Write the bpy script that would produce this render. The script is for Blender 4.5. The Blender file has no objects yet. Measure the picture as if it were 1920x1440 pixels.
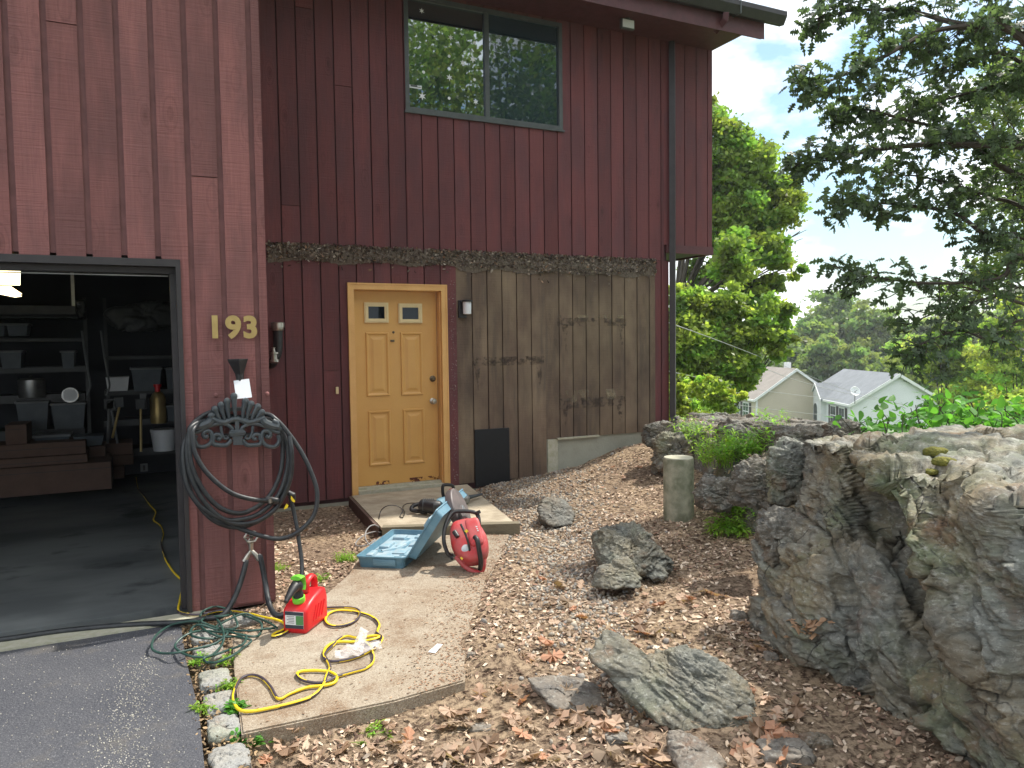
import bpy, bmesh, math, random
import numpy as np
from math import sin, cos, pi, radians, sqrt
random.seed(7); rng = np.random.default_rng(7)
S = bpy.context.scene
COL = S.collection

# ------------------------------------------------------------------ camera, sky, sun, exposure
H = 1.6; FPX = 1442.0
_y, _p, _r = radians(26.1), radians(-3.0), radians(0.75)
FW = np.array([sin(_y)*cos(_p), cos(_y)*cos(_p), sin(_p)])
_rt = np.array([cos(_y), -sin(_y), 0.0]); _up = np.cross(_rt, FW)
UP = _up*cos(_r) + _rt*sin(_r); RT = _rt*cos(_r) - _up*sin(_r)
cam = bpy.data.objects.new('camera', bpy.data.cameras.new('camera')); COL.objects.link(cam)
cam.data.sensor_width = 36; cam.data.lens = 36*FPX/1920
cam.data.clip_start = 0.05; cam.data.clip_end = 2000
import mathutils
cam.matrix_world = mathutils.Matrix(((RT[0], UP[0], -FW[0], 0), (RT[1], UP[1], -FW[1], 0), (RT[2], UP[2], -FW[2], H), (0, 0, 0, 1)))
S.camera = cam
S.render.resolution_x = 1024; S.render.resolution_y = 768
S.render.engine = 'CYCLES'
S.view_settings.view_transform = 'Standard'; S.view_settings.look = 'None'
S.view_settings.gamma = 1.0; S.view_settings.exposure = 0.72

SUN_AZ = radians(82)      # from +Y toward +X
SUN_EL = radians(58)
W = bpy.data.worlds.new('World'); S.world = W; W.use_nodes = True
nt = W.node_tree; nt.nodes.clear()
out = nt.nodes.new('ShaderNodeOutputWorld'); bg = nt.nodes.new('ShaderNodeBackground')
sky = nt.nodes.new('ShaderNodeTexSky'); sky.sky_type = 'NISHITA'; sky.sun_disc = False
sky.sun_elevation = SUN_EL; sky.sun_rotation = SUN_AZ; sky.air_density = 1.2; sky.dust_density = 1.5
tc = nt.nodes.new('ShaderNodeTexCoord'); mp = nt.nodes.new('ShaderNodeMapping')
mp.inputs['Scale'].default_value = (1, 1, 2.2); mp.inputs['Location'].default_value = (0.35, 0.1, 0.55)
nz = nt.nodes.new('ShaderNodeTexNoise'); nz.inputs['Scale'].default_value = 2.3; nz.inputs['Detail'].default_value = 7; nz.inputs['Roughness'].default_value = .55
rp = nt.nodes.new('ShaderNodeValToRGB'); rp.color_ramp.elements[0].position = .41; rp.color_ramp.elements[1].position = .49
mx = nt.nodes.new('ShaderNodeMix'); mx.data_type = 'RGBA'
nt.links.new(tc.outputs['Generated'], mp.inputs[0]); nt.links.new(mp.outputs[0], nz.inputs['Vector'])
nt.links.new(nz.outputs['Fac'], rp.inputs[0]); nt.links.new(rp.outputs[0], mx.inputs['Factor'])
tint = nt.nodes.new('ShaderNodeMix'); tint.data_type = 'RGBA'; tint.blend_type = 'MULTIPLY'; tint.inputs[0].default_value = 1; tint.inputs[7].default_value = (.82, 1.0, 1.08, 1); nt.links.new(sky.outputs[0], tint.inputs[6]); nt.links.new(tint.outputs[2], mx.inputs[6]); mx.inputs[7].default_value = (10.2, 10.5, 10.8, 1)
nt.links.new(mx.outputs[2], bg.inputs[0]); bg.inputs[1].default_value = 0.11
nt.links.new(bg.outputs[0], out.inputs[0])
sl = bpy.data.lights.new('sun', 'SUN'); sl.energy = 3.8; sl.angle = radians(1.5); sl.color = (1.0, .94, .84)
so = bpy.data.objects.new('sun', sl); COL.objects.link(so)
sd = mathutils.Vector((sin(SUN_AZ)*cos(SUN_EL), cos(SUN_AZ)*cos(SUN_EL), sin(SUN_EL)))
so.rotation_euler = sd.to_track_quat('Z', 'Y').to_euler(); so.location = (8, 0, 20)

# ------------------------------------------------------------------ helpers
def ray(x, y): return FW + RT*(x-960)/FPX - UP*(y-720)/FPX
O = np.array([0, 0, H])
def at(x, y, Y): d = ray(x, y); return O + d*(Y/d[1])           # point on the plane y = Y
def zt(x, y, z): d = ray(x, y); return O + d*((z-H)/d[2])        # point on the plane z
def dt(x, y, D): return O + ray(x, y)*D                          # point at a depth
def smooth01(a, b, x): t = np.clip((x-a)/(b-a), 0, 1); return t*t*(3-2*t)

_perm = np.random.default_rng(3).permutation(256); _perm = np.concatenate([_perm, _perm])
_g = np.random.default_rng(5).normal(size=(256, 3)); _g /= np.linalg.norm(_g, axis=1)[:, None]
def noise(P):
    P = np.asarray(P, float); Pi = np.floor(P).astype(int); f = P-Pi; u = f*f*f*(f*(f*6-15)+10)
    r = 0
    for i in (0, 1):
        for j in (0, 1):
            for k in (0, 1):
                h = _perm[(_perm[(_perm[(Pi[:, 0]+i) & 255]+Pi[:, 1]+j) & 255]+Pi[:, 2]+k) & 255]
                d = ((f-[i, j, k])*_g[h]).sum(1)
                w = (u[:, 0] if i else 1-u[:, 0])*(u[:, 1] if j else 1-u[:, 1])*(u[:, 2] if k else 1-u[:, 2])
                r = r + w*d
    return r*1.6
def fbm(P, o=4, g=.5):
    P = np.asarray(P, float); s = 0; a = 1
    for i in range(o): s = s + a*noise(P*2**i + i*17.3); a *= g
    return s
def ridged(P, o=4, g=.5):
    P = np.asarray(P, float); s = 0; a = 1
    for i in range(o): s = s + a*(1-2*np.abs(noise(P*2**i + i*11.7))); a *= g
    return s

def _h3(c, k):
    return _perm[(_perm[(_perm[(c[:, 0]+k*31) & 255]+c[:, 1]) & 255]+c[:, 2]) & 255]
_rv = np.random.default_rng(11).uniform(0, 1, (256, 3)); _tv = np.random.default_rng(12).normal(size=(256, 3))
def facets(P, tilt=1.0):
    """random tilted planes over Voronoi cells: displacement and distance to the joint"""
    P = np.asarray(P, float); Pi = np.floor(P).astype(int); n = len(P); b1 = np.full(n, 9.); b2 = np.full(n, 9.); disp = np.zeros(n)
    for i in (-1, 0, 1):
        for j in (-1, 0, 1):
            for k in (-1, 0, 1):
                c = Pi+[i, j, k]; h = _h3(c, 1); s = c+_rv[h]; dv = P-s; d = np.sqrt((dv*dv).sum(1)); v = (dv*_tv[_h3(c, 2)]).sum(1)*tilt+_rv[_h3(c, 3), 0]*.5
                m = d < b1; b2 = np.where(m, b1, np.minimum(b2, d)); b1 = np.where(m, d, b1); disp = np.where(m, v, disp)
    return np.clip(disp, -1, 1), b2-b1

def tag(o, label=None, cat=None, group=None, kind=None):
    if label: o['label'] = label
    if cat: o['category'] = cat
    if group: o['group'] = group
    if kind: o['kind'] = kind
    return o
def thing(name, label, cat, loc=(0, 0, 0), group=None):
    o = bpy.data.objects.new(name, None); COL.objects.link(o); o.location = loc; o.empty_display_size = .1
    return tag(o, label, cat, group)
def link(name, me, parent=None):
    o = bpy.data.objects.new(name, me); COL.objects.link(o)
    if parent is not None:
        o.parent = parent
        p = parent; off = mathutils.Vector((0, 0, 0))
        while p is not None: off += p.location; p = p.parent
        o.location = -off
    return o
def meshobj(name, V, F, mats, parent=None, smooth=False, col=None, midx=None):
    """V (n,3); F an (m,k) array or list of tuples"""
    me = bpy.data.meshes.new(name); V = np.asarray(V, np.float32)
    if isinstance(F, np.ndarray):
        m, k = F.shape; me.vertices.add(len(V)); me.vertices.foreach_set('co', V.ravel())
        me.loops.add(m*k); me.loops.foreach_set('vertex_index', F.astype(np.int32).ravel())
        me.polygons.add(m); me.polygons.foreach_set('loop_start', np.arange(0, m*k, k, dtype=np.int32))
        me.polygons.foreach_set('loop_total', np.full(m, k, np.int32))
        me.update(calc_edges=True)
    else:
        me.from_pydata(V.tolist(), [], F)
    if not isinstance(mats, (list, tuple)): mats = [mats]
    for mm in mats: me.materials.append(mm)
    if midx is not None: me.polygons.foreach_set('material_index', np.asarray(midx, np.int32))
    if smooth: me.polygons.foreach_set('use_smooth', np.ones(len(me.polygons), bool))
    if col is not None:
        a = me.attributes.new('Col', 'FLOAT_COLOR', 'POINT'); c = np.ones((len(V), 4), np.float32); c[:, :3] = col
        a.data.foreach_set('color', c.ravel())
    me.validate(); me.update()
    return link(name, me, parent)

def spline(pts, k=8, closed=False):
    P = np.asarray(pts, float); n = len(P); outp = []
    rngi = range(n if closed else n-1)
    for i in rngi:
        if closed: p0, p1, p2, p3 = P[(i-1) % n], P[i], P[(i+1) % n], P[(i+2) % n]
        else: p0, p1, p2, p3 = P[max(i-1, 0)], P[i], P[i+1], P[min(i+2, n-1)]
        for j in range(k):
            t = j/k
            outp.append(.5*((2*p1)+(-p0+p2)*t+(2*p0-5*p1+4*p2-p3)*t*t+(-p0+3*p1-3*p2+p3)*t**3))
    if not closed: outp.append(P[-1])
    return np.array(outp)

class MB:
    def __init__(s): s.V = []; s.F = []; s.M = []; s.C = []; s.n = 0
    def add(s, V, F, m=0, c=(1, 1, 1)):
        V = np.asarray(V, float); s.V.append(V); s.F += [tuple(int(i)+s.n for i in f) for f in F]
        s.M += [m]*len(F) if not isinstance(m, list) else m
        s.C.append(np.tile(np.asarray(c, float), (len(V), 1))); s.n += len(V); return s
    def box(s, a, b, m=0, c=(1, 1, 1), bev=0):
        x0, y0, z0 = [min(a[i], b[i]) for i in range(3)]; x1, y1, z1 = [max(a[i], b[i]) for i in range(3)]
        if bev <= 0:
            V = [(x, y, z) for x in (x0, x1) for y in (y0, y1) for z in (z0, z1)]
            F = [(0, 1, 3, 2), (4, 6, 7, 5), (0, 4, 5, 1), (2, 3, 7, 6), (0, 2, 6, 4), (1, 5, 7, 3)]
            return s.add(V, F, m, c)
        bm = bmesh.new(); bmesh.ops.create_cube(bm, size=1)
        for v in bm.verts: v.co = mathutils.Vector(((x0+x1)/2+v.co.x*(x1-x0), (y0+y1)/2+v.co.y*(y1-y0), (z0+z1)/2+v.co.z*(z1-z0)))
        bmesh.ops.bevel(bm, geom=bm.edges[:], offset=bev, segments=2, affect='EDGES', profile=.5)
        s.addbm(bm, m, c); return s
    def addbm(s, bm, m=0, c=(1, 1, 1), T=None):
        bm.verts.ensure_lookup_table(); bm.verts.index_update()
        V = np.array([v.co[:] for v in bm.verts])
        if T is not None: V = T(V)
        F = [tuple(v.index for v in f.verts) for f in bm.faces]; bm.free(); s.add(V, F, m, c)
    def tube(s, path, r, n=8, closed=False, m=0, c=(1, 1, 1), twist=None, caps=True, sq=None):
        P = np.asarray(path, float); N = len(P); r = np.broadcast_to(np.asarray(r, float), (N,))
        T = np.gradient(P, axis=0)
        if closed: T = np.roll(P, -1, 0)-np.roll(P, 1, 0)
        T /= np.linalg.norm(T, axis=1)[:, None]+1e-12
        u = np.cross(T[0], [0, 0, 1]); u = u if np.linalg.norm(u) > .1 else np.cross(T[0], [1, 0, 0]); u /= np.linalg.norm(u)
        V = []
        for i in range(N):
            u = u-T[i]*(u@T[i]); u /= np.linalg.norm(u)+1e-12; w = np.cross(T[i], u)
            for j in range(n):
                a = 2*pi*j/n
                k1, k2 = (1, 1) if sq is None else sq
                V.append(P[i]+r[i]*(cos(a)*u*k1+sin(a)*w*k2))
        F = []; ml = []
        for i in range(N if closed else N-1):
            for j in range(n):
                a, b = i*n+j, i*n+(j+1) % n; i2 = (i+1) % N; F.append((a, b, i2*n+(j+1) % n, i2*n+j))
                if twist is not None: ml.append(1 if ((j+int(i*twist)) % n) < n*.32 else 0)
        if not closed and caps:
            F.append(tuple(range(n-1, -1, -1))); F.append(tuple((N-1)*n+j for j in range(n)))
            if twist is not None: ml += [0, 0]
        return s.add(V, F, ml if twist is not None else m, c)
    def cyl(s, p, q, r0, r1=None, n=16, m=0, c=(1, 1, 1)):
        r1 = r0 if r1 is None else r1; return s.tube([p, q], [r0, r1], n, m=m, c=c)
    def prism(s, poly, y0, y1, m=0, c=(1, 1, 1), axis='y'):
        n = len(poly); V = []
        for t in (y0, y1):
            for a, b in poly: V.append((a, t, b) if axis == 'y' else ((a, b, t) if axis == 'z' else (t, a, b)))
        F = [tuple(range(n)), tuple(range(2*n-1, n-1, -1))]+[(i, n+i, n+(i+1) % n, (i+1) % n) for i in range(n)]
        return s.add(V, F, m, c)
    def lathe(s, prof, base, axis=(0, 0, 1), n=20, m=0, c=(1, 1, 1)):
        ax = np.array(axis, float); ax /= np.linalg.norm(ax); u = np.cross(ax, [0, 0, 1]); u = u if np.linalg.norm(u) > .1 else np.array([1., 0, 0])
        u /= np.linalg.norm(u); w = np.cross(ax, u); V = []
        for r, h in prof:
            for j in range(n): a = 2*pi*j/n; V.append(np.array(base)+ax*h+r*(cos(a)*u+sin(a)*w))
        F = [(i*n+j, i*n+(j+1) % n, (i+1)*n+(j+1) % n, (i+1)*n+j) for i in range(len(prof)-1) for j in range(n)]
        F += [tuple(range(n-1, -1, -1)), tuple((len(prof)-1)*n+j for j in range(n))]
        return s.add(V, F, m, c)
    def build(s, name, mats, parent=None, smooth=False, T=None):
        V = np.concatenate(s.V); V = T(V) if T else V
        o = meshobj(name, V, s.F, mats, parent, False, np.concatenate(s.C), s.M)
        me = o.data
        bm = bmesh.new(); bm.from_mesh(me); bmesh.ops.recalc_face_normals(bm, faces=bm.faces[:]); bm.to_mesh(me); bm.free()
        if smooth:
            me.polygons.foreach_set('use_smooth', np.ones(len(me.polygons), bool))
            me.set_sharp_from_angle(angle=radians(40))
        return o

# ------------------------------------------------------------------ materials
def newmat(name):
    m = bpy.data.materials.new(name); m.use_nodes = True; n = m.node_tree; b = n.nodes['Principled BSDF']; return m, n, b
def N(n, t, **k):
    o = n.nodes.new('ShaderNode'+t)
    for a, v in k.items():
        if a.startswith('i_'): o.inputs[a[2:].replace('_', ' ')].default_value = v
        else: setattr(o, a, v)
    return o
def ramp(n, src, lo, hi, c0=(0, 0, 0), c1=(1, 1, 1)):
    r = N(n, 'ValToRGB'); r.color_ramp.elements[0].position = lo; r.color_ramp.elements[1].position = hi
    r.color_ramp.elements[0].color = (*c0, 1); r.color_ramp.elements[1].color = (*c1, 1); n.links.new(src, r.inputs[0]); return r.outputs[0]
def mix(n, f, a, b, mode='MIX'):
    o = N(n, 'Mix', data_type='RGBA', blend_type=mode)
    for s, v in ((0, f), (6, a), (7, b)):
        if hasattr(v, 'is_linked'): n.links.new(v, o.inputs[s])
        else: o.inputs[s].default_value = v if s == 0 else (*v, 1)
    return o.outputs[2]
def noiz(n, scale, st=(1, 1, 1), det=6, rough=.6, off=None, loc=(0, 0, 0), dist=0):
    g = N(n, 'NewGeometry'); m = N(n, 'Mapping'); m.inputs['Scale'].default_value = [scale*v for v in st]; m.inputs['Location'].default_value = loc
    src = g.outputs['Position']
    if off is not None:
        va = N(n, 'VectorMath', operation='ADD'); n.links.new(src, va.inputs[0]); n.links.new(off, va.inputs[1]); src = va.outputs[0]
    n.links.new(src, m.inputs[0]); t = N(n, 'TexNoise'); t.inputs['Scale'].default_value = 1; t.inputs['Detail'].default_value = det
    t.inputs['Roughness'].default_value = rough; t.inputs['Distortion'].default_value = dist
    n.links.new(m.outputs[0], t.inputs['Vector']); return t.outputs['Fac']
def bump(n, b, src, strength=.3, dist=.01, prev=None):
    bp = N(n, 'Bump'); bp.inputs['Strength'].default_value = strength; bp.inputs['Distance'].default_value = dist
    n.links.new(src, bp.inputs['Height'])
    if prev: n.links.new(prev, bp.inputs['Normal'])
    n.links.new(bp.outputs[0], b.inputs['Normal']); return bp.outputs[0]
def simple(name, c, rough=.6, metal=0, c2=None, scale=8, bs=0, bscale=60, attr=False, spec=.5, st=(1, 1, 1), coat=0):
    m, n, b = newmat(name); b.inputs['Roughness'].default_value = rough; b.inputs['Metallic'].default_value = metal
    b.inputs['Specular IOR Level'].default_value = spec; b.inputs['Coat Weight'].default_value = coat
    c2 = c2 or tuple(v*.72 for v in c)
    f = noiz(n, scale, st); colr = mix(n, ramp(n, f, .35, .65), c, c2)
    if attr:
        a = N(n, 'Attribute', attribute_name='Col'); colr = mix(n, 1.0, colr, a.outputs['Color'], 'MULTIPLY')
    n.links.new(colr, b.inputs['Base Color'])
    rr = N(n, 'MapRange'); rr.inputs[3].default_value = max(rough-.1, .02); rr.inputs[4].default_value = min(rough+.12, 1)
    n.links.new(noiz(n, scale*3), rr.inputs[0]); n.links.new(rr.outputs[0], b.inputs['Roughness'])
    if bs: bump(n, b, noiz(n, bscale, st), bs)
    return m

def boardmat(name, c, c2, weather=0, sawb=.5, rough=.7):
    m, n, b = newmat(name); b.inputs['Roughness'].default_value = rough; b.inputs['Specular IOR Level'].default_value = .25
    a = N(n, 'Attribute', attribute_name='Col'); sep = N(n, 'SeparateColor'); n.links.new(a.outputs['Color'], sep.inputs[0])
    sc = N(n, 'VectorMath', operation='SCALE'); n.links.new(a.outputs['Color'], sc.inputs[0]); sc.inputs['Scale'].default_value = 23.0
    off = sc.outputs[0]
    grain = noiz(n, 1, (48, 10, 2.2), 6, .65, off, dist=1.6)
    saw = noiz(n, 1, (2.2, 2, 95), 3, .7, off)
    blot = noiz(n, 1, (5, 2, 1.3), 4, .6, off)
    g2 = N(n, 'NewGeometry'); va = N(n, 'VectorMath', operation='ADD'); n.links.new(g2.outputs['Position'], va.inputs[0]); n.links.new(off, va.inputs[1])
    mpk = N(n, 'Mapping'); mpk.inputs['Scale'].default_value = (5.4, 1, 2.1); n.links.new(va.outputs[0], mpk.inputs[0])
    vo = N(n, 'TexVoronoi'); vo.inputs['Scale'].default_value = 1; n.links.new(mpk.outputs[0], vo.inputs['Vector'])
    knot = ramp(n, vo.outputs['Distance'], .05, .13, (1, 1, 1), (0, 0, 0))
    wv = N(n, 'Math', operation='SINE'); mu = N(n, 'Math', operation='MULTIPLY'); n.links.new(vo.outputs['Distance'], mu.inputs[0]); mu.inputs[1].default_value = 60
    n.links.new(mu.outputs[0], wv.inputs[0]); rings = ramp(n, wv.outputs[0], .2, 1.0)
    near = ramp(n, vo.outputs['Distance'], .1, .42, (1, 1, 1), (0, 0, 0))
    rm = mix(n, 1.0, rings, near, 'MULTIPLY')
    col = mix(n, ramp(n, blot, .4, .6), c, c2)
    col = mix(n, mix(n, 1, ramp(n, grain, .35, .75), (.55, .55, .55), 'MULTIPLY'), col, tuple(v*.55 for v in c))
    col = mix(n, mix(n, 1, rm, (.5, .5, .5), 'MULTIPLY'), col, tuple(v*.5 for v in c))
    col = mix(n, mix(n, 1, knot, (.55, .55, .55), 'MULTIPLY'), col, tuple(v*.35 for v in c))
    col = mix(n, mix(n, 1, ramp(n, saw, .62, .74), (.5, .5, .5), 'MULTIPLY'), col, tuple(v*.55 for v in c))
    if weather:
        col = mix(n, mix(n, 1, ramp(n, noiz(n, 1, (1.6, 1, .8), 5, .6, loc=(3, 0, 1)), .46, .66), (.75, .75, .75), 'MULTIPLY'), col, (.235, .175, .115))
        col = mix(n, mix(n, 1, ramp(n, noiz(n, 1, (9, 1, 1.1), 5, .6, off), .5, .72), (.65, .65, .65), 'MULTIPLY'), col, (.055, .045, .04))
    mr = N(n, 'MapRange'); mr.inputs[3].default_value = .88; mr.inputs[4].default_value = 1.2; n.links.new(sep.outputs[0], mr.inputs[0])
    mm = N(n, 'VectorMath', operation='SCALE'); n.links.new(col, mm.inputs[0]); n.links.new(mr.outputs[0], mm.inputs['Scale'])
    n.links.new(mm.outputs[0], b.inputs['Base Color'])
    p = bump(n, b, saw, sawb, .006); p = bump(n, b, grain, .45, .004, p); bump(n, b, rm, .3, .002, p)
    return m

def rockmat(name, c=(.21, .205, .19), warm=(.26, .2, .13), green=(.17, .19, .115), dark=(.05, .05, .055), strata=(3, 3, 8), rot=(.5, .3, 0), k=1.0, lf=.52):
    m, n, b = newmat(name); b.inputs['Roughness'].default_value = .72; b.inputs['Specular IOR Level'].default_value = .35
    g = N(n, 'NewGeometry'); m1 = N(n, 'Mapping'); m1.inputs['Rotation'].default_value = rot; m1.inputs['Scale'].default_value = strata
    n.links.new(g.outputs['Position'], m1.inputs[0])
    t = N(n, 'TexNoise'); t.inputs['Scale'].default_value = 1.6*k; t.inputs['Detail'].default_value = 10; t.inputs['Roughness'].default_value = .72; t.inputs['Distortion'].default_value = .12
    n.links.new(m1.outputs[0], t.inputs['Vector']); st = t.outputs['Fac']
    t2 = N(n, 'TexNoise'); t2.inputs['Scale'].default_value = 6.5*k; t2.inputs['Detail'].default_value = 8; t2.inputs['Roughness'].default_value = .7; n.links.new(m1.outputs[0], t2.inputs['Vector']); st2 = t2.outputs['Fac']
    col = mix(n, ramp(n, noiz(n, 2.3*k, det=5), .4, .62), c, warm)
    col = mix(n, ramp(n, noiz(n, 1.7*k, det=6, loc=(5, 2, 1)), lf, lf+.16), col, green)
    col = mix(n, mix(n, 1, ramp(n, noiz(n, 3.1*k, det=5, loc=(1, 8, 3)), .6, .72), (.7, .7, .7), 'MULTIPLY'), col, (.2, .105, .06))
    col = mix(n, ramp(n, st, .33, .47, (.6, .6, .6), (0, 0, 0)), col, dark)
    col = mix(n, ramp(n, st, .58, .75, (0, 0, 0), (.6, .6, .6)), col, (.4, .4, .36))
    col = mix(n, ramp(n, noiz(n, 38*k, det=5, rough=.7), .55, .7, (0, 0, 0), (.45, .45, .45)), col, (.5, .5, .46))
    col = mix(n, ramp(n, noiz(n, 21*k, det=4, rough=.7, loc=(4, 4, 4)), .58, .7, (0, 0, 0), (.7, .7, .7)), col, (.05, .048, .045))
    col = mix(n, ramp(n, st2, .36, .46, (.6, .6, .6), (0, 0, 0)), col, tuple(v*.35 for v in c))
    col = mix(n, ramp(n, st2, .56, .66, (0, 0, 0), (.55, .55, .55)), col, (.42, .42, .38))
    # fine cracks: thin valleys between large cells
    ge = N(n, 'NewGeometry'); wn = N(n, 'TexNoise'); wn.inputs['Scale'].default_value = 4*k; n.links.new(ge.outputs['Position'], wn.inputs['Vector'])
    wm = mix(n, .16/k, ge.outputs['Position'], wn.outputs['Color'])
    vc = N(n, 'TexVoronoi', feature='DISTANCE_TO_EDGE'); vc.inputs['Scale'].default_value = 3.4*k; n.links.new(wm, vc.inputs['Vector'])
    crack = ramp(n, vc.outputs['Distance'], .0, .016, (1, 1, 1), (0, 0, 0))
    cm = mix(n, 1, crack, ramp(n, noiz(n, 2.2*k, loc=(9, 1, 2)), .5, .58), 'MULTIPLY')
    col = mix(n, cm, col, (.03, .028, .025))
    n.links.new(col, b.inputs['Base Color'])
    p = bump(n, b, st, .7, .014/k); p = bump(n, b, st2, .8, .007/k, p); p = bump(n, b, noiz(n, 45*k, det=8, rough=.7), .6, .008, p); bump(n, b, crack, .25, -.006, p)
    return m

def leafmat(name, c, trans=.45, attr=True, rough=.45):
    m, n, b = newmat(name); b.inputs['Roughness'].default_value = rough; b.inputs['Specular IOR Level'].default_value = .35
    col = mix(n, ramp(n, noiz(n, 6), .35, .65), c, tuple(v*.7 for v in c))
    if attr: a = N(n, 'Attribute', attribute_name='Col'); col = mix(n, 1.0, col, a.outputs['Color'], 'MULTIPLY')
    n.links.new(col, b.inputs['Base Color'])
    if trans:
        tr = N(n, 'BsdfTranslucent'); c3 = mix(n, 1.0, col, (1.6, 1.7, .8), 'MULTIPLY'); n.links.new(c3, tr.inputs[0])
        ms = N(n, 'MixShader'); ms.inputs[0].default_value = trans; o = n.nodes['Material Output']
        n.links.new(b.outputs[0], ms.inputs[1]); n.links.new(tr.outputs[0], ms.inputs[2]); n.links.new(ms.outputs[0], o.inputs[0])
    return m

M = {}
M['garage'] = boardmat('garage siding stain', (.27, .112, .104), (.19, .086, .082), sawb=1.0)
M['red'] = boardmat('maroon siding stain', (.15, .05, .052), (.11, .045, .05))
M['weather'] = boardmat('weathered bare siding', (.145, .1, .072), (.1, .07, .052), weather=1)
M['backg'] = simple('garage groove strip', (.2, .088, .085), .75, bs=.2)
M['back'] = simple('siding groove', (.05, .016, .02), .75, bs=.2)
M['backw'] = simple('weathered groove', (.04, .03, .024), .85, bs=.2)
M['trimdark'] = simple('dark bronze trim', (.035, .03, .032), .5)
M['maroontrim'] = simple('maroon trim', (.1, .03, .035), .6, bs=.2)
M['door'] = simple('mustard door paint', (.62, .35, .105), .42, c2=(.58, .315, .092), scale=3, bs=.08, bscale=25)
M['doortrim'] = simple('mustard trim paint', (.7, .41, .15), .5, c2=(.62, .35, .12), scale=5, bs=.15)
M['cream'] = simple('cream plastic', (.72, .6, .34), .5, c2=(.66, .53, .3))
M['bronze'] = simple('antique bronze', (.16, .12, .08), .35, metal=.8)
M['nickel'] = simple('satin nickel', (.45, .42, .37), .3, metal=.9)
M['brass'] = simple('brushed brass', (.5, .37, .15), .38, metal=.6, c2=(.42, .3, .12))
M['blackp'] = simple('black plastic', (.018, .018, .02), .45, bs=.1)
M['blackrub'] = simple('black rubber hose', (.012, .014, .017), .45, c2=(.03, .033, .036), scale=25)
M['iron'] = simple('dark painted casting', (.035, .045, .055), .38, c2=(.055, .065, .07), scale=40, bs=.12, bscale=90)
M['whitep'] = simple('white plastic', (.72, .73, .75), .4, c2=(.66, .68, .7))
M['paper'] = simple('white paper', (.78, .8, .84), .8, c2=(.74, .76, .8))
M['yellow'] = simple('yellow cord jacket', (.82, .6, .02), .45, c2=(.78, .55, .02))
M['purple'] = simple('dark cord stripe', (.06, .045, .06), .5)
M['greenh'] = simple('dark green cord', (.016, .05, .042), .45, c2=(.03, .075, .06), scale=20)
M['redp'] = simple('red can plastic', (.68, .018, .022), .38, c2=(.6, .015, .02), scale=6, bs=.06, bscale=30)
M['lime'] = simple('lime plastic', (.2, .7, .05), .4)
M['blue'] = simple('teal blue case', (.08, .19, .27), .5, c2=(.13, .25, .32), scale=9, bs=.15, bscale=40)
M['bluel'] = simple('dusty pale blue case', (.2, .35, .44), .62, c2=(.34, .43, .48), scale=14, bs=.15, bscale=40)
M['sawred'] = simple('dusty saw red', (.48, .03, .035), .5, c2=(.42, .1, .1), scale=12, bs=.1)
M['sawgrey'] = simple('dusty saw guard', (.16, .13, .125), .55, c2=(.09, .08, .08), scale=12)
M['steel'] = simple('steel', (.45, .46, .45), .35, metal=.85, c2=(.3, .3, .3))
M['concrete'] = simple('foundation concrete', (.36, .36, .3), .9, c2=(.27, .27, .22), scale=3, bs=.3, bscale=40)
M['post'] = simple('mossy concrete post', (.34, .325, .24), .9, c2=(.15, .155, .1), scale=9, bs=.6, bscale=45)
M['conctop'] = simple('pale concrete', (.46, .44, .36), .9, c2=(.36, .35, .25), scale=20, bs=.3)
M['wood'] = simple('old treated timber', (.22, .19, .13), .85, c2=(.14, .12, .08), scale=3, bs=.5, bscale=25, st=(.3, 3, 3))
M['ply'] = simple('weathered platform board', (.46, .4, .3), .85, c2=(.3, .25, .18), scale=6, bs=.4, bscale=60)
M['sidew'] = simple('side board', (.12, .075, .06), .8, bs=.3)
M['bark'] = simple('bark', (.07, .055, .042), .9, c2=(.035, .028, .022), scale=9, bs=.8, bscale=18, st=(1, 1, .25))
M['darkroom'] = simple('dark room', (.02, .02, .022), .9)
M['shingle'] = simple('brown asphalt shingle', (.13, .105, .085), .9, c2=(.075, .06, .05), scale=30, bs=.5)
M['white'] = simple('white vinyl', (.7, .71, .7), .55, c2=(.64, .66, .66))
M['wire'] = simple('pale service wire', (.3, .3, .3), .5)
M['rockA'] = rockmat('schist outcrop', c=(.165, .17, .15), warm=(.22, .18, .115), green=(.15, .175, .1), rot=(.35, .75, .2), strata=(2.6, 3, 7))
M['rockB'] = rockmat('grey schist', c=(.14, .142, .122), warm=(.17, .15, .105), green=(.14, .15, .105), rot=(.1, .35, .2), strata=(3, 3, 11), k=1.4)
M['rockC'] = rockmat('dark ledge rock', c=(.125, .125, .112), warm=(.16, .13, .095), green=(.13, .135, .1), rot=(.7, .2, 0), k=1.3)
M['slate'] = rockmat('flat brown grey stone', c=(.2, .18, .155), warm=(.19, .155, .12), green=(.16, .15, .115), strata=(2, 2, 6), k=1.2, lf=.7)
M['granite'] = rockmat('granite kerb stone', c=(.3, .3, .29), warm=(.33, .3, .25), green=(.3, .31, .25), dark=(.15, .15, .15), strata=(6, 6, 6), k=2)
M['litter'] = simple('leaf litter', (1, 1, 1), .8, c2=(.75, .72, .7), attr=True, scale=40)
M['gravel'] = simple('gravel stones', (1, 1, 1), .8, c2=(.75, .75, .75), attr=True, scale=60, bs=.3, bscale=150)
M['leafA'] = leafmat('sunlit broadleaf', (.25, .36, .1), .55)
M['leafO'] = leafmat('near oak leaf', (.1, .15, .085), .4)
M['leafY'] = leafmat('yellow green leaf', (.34, .45, .13), .55)
M['leafD'] = leafmat('mid green leaf', (.2, .28, .12), .5)
M['leafB'] = leafmat('bright vine leaf', (.13, .34, .06), .45)
M['grass'] = leafmat('fresh weed', (.3, .5, .08), .5)
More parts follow.
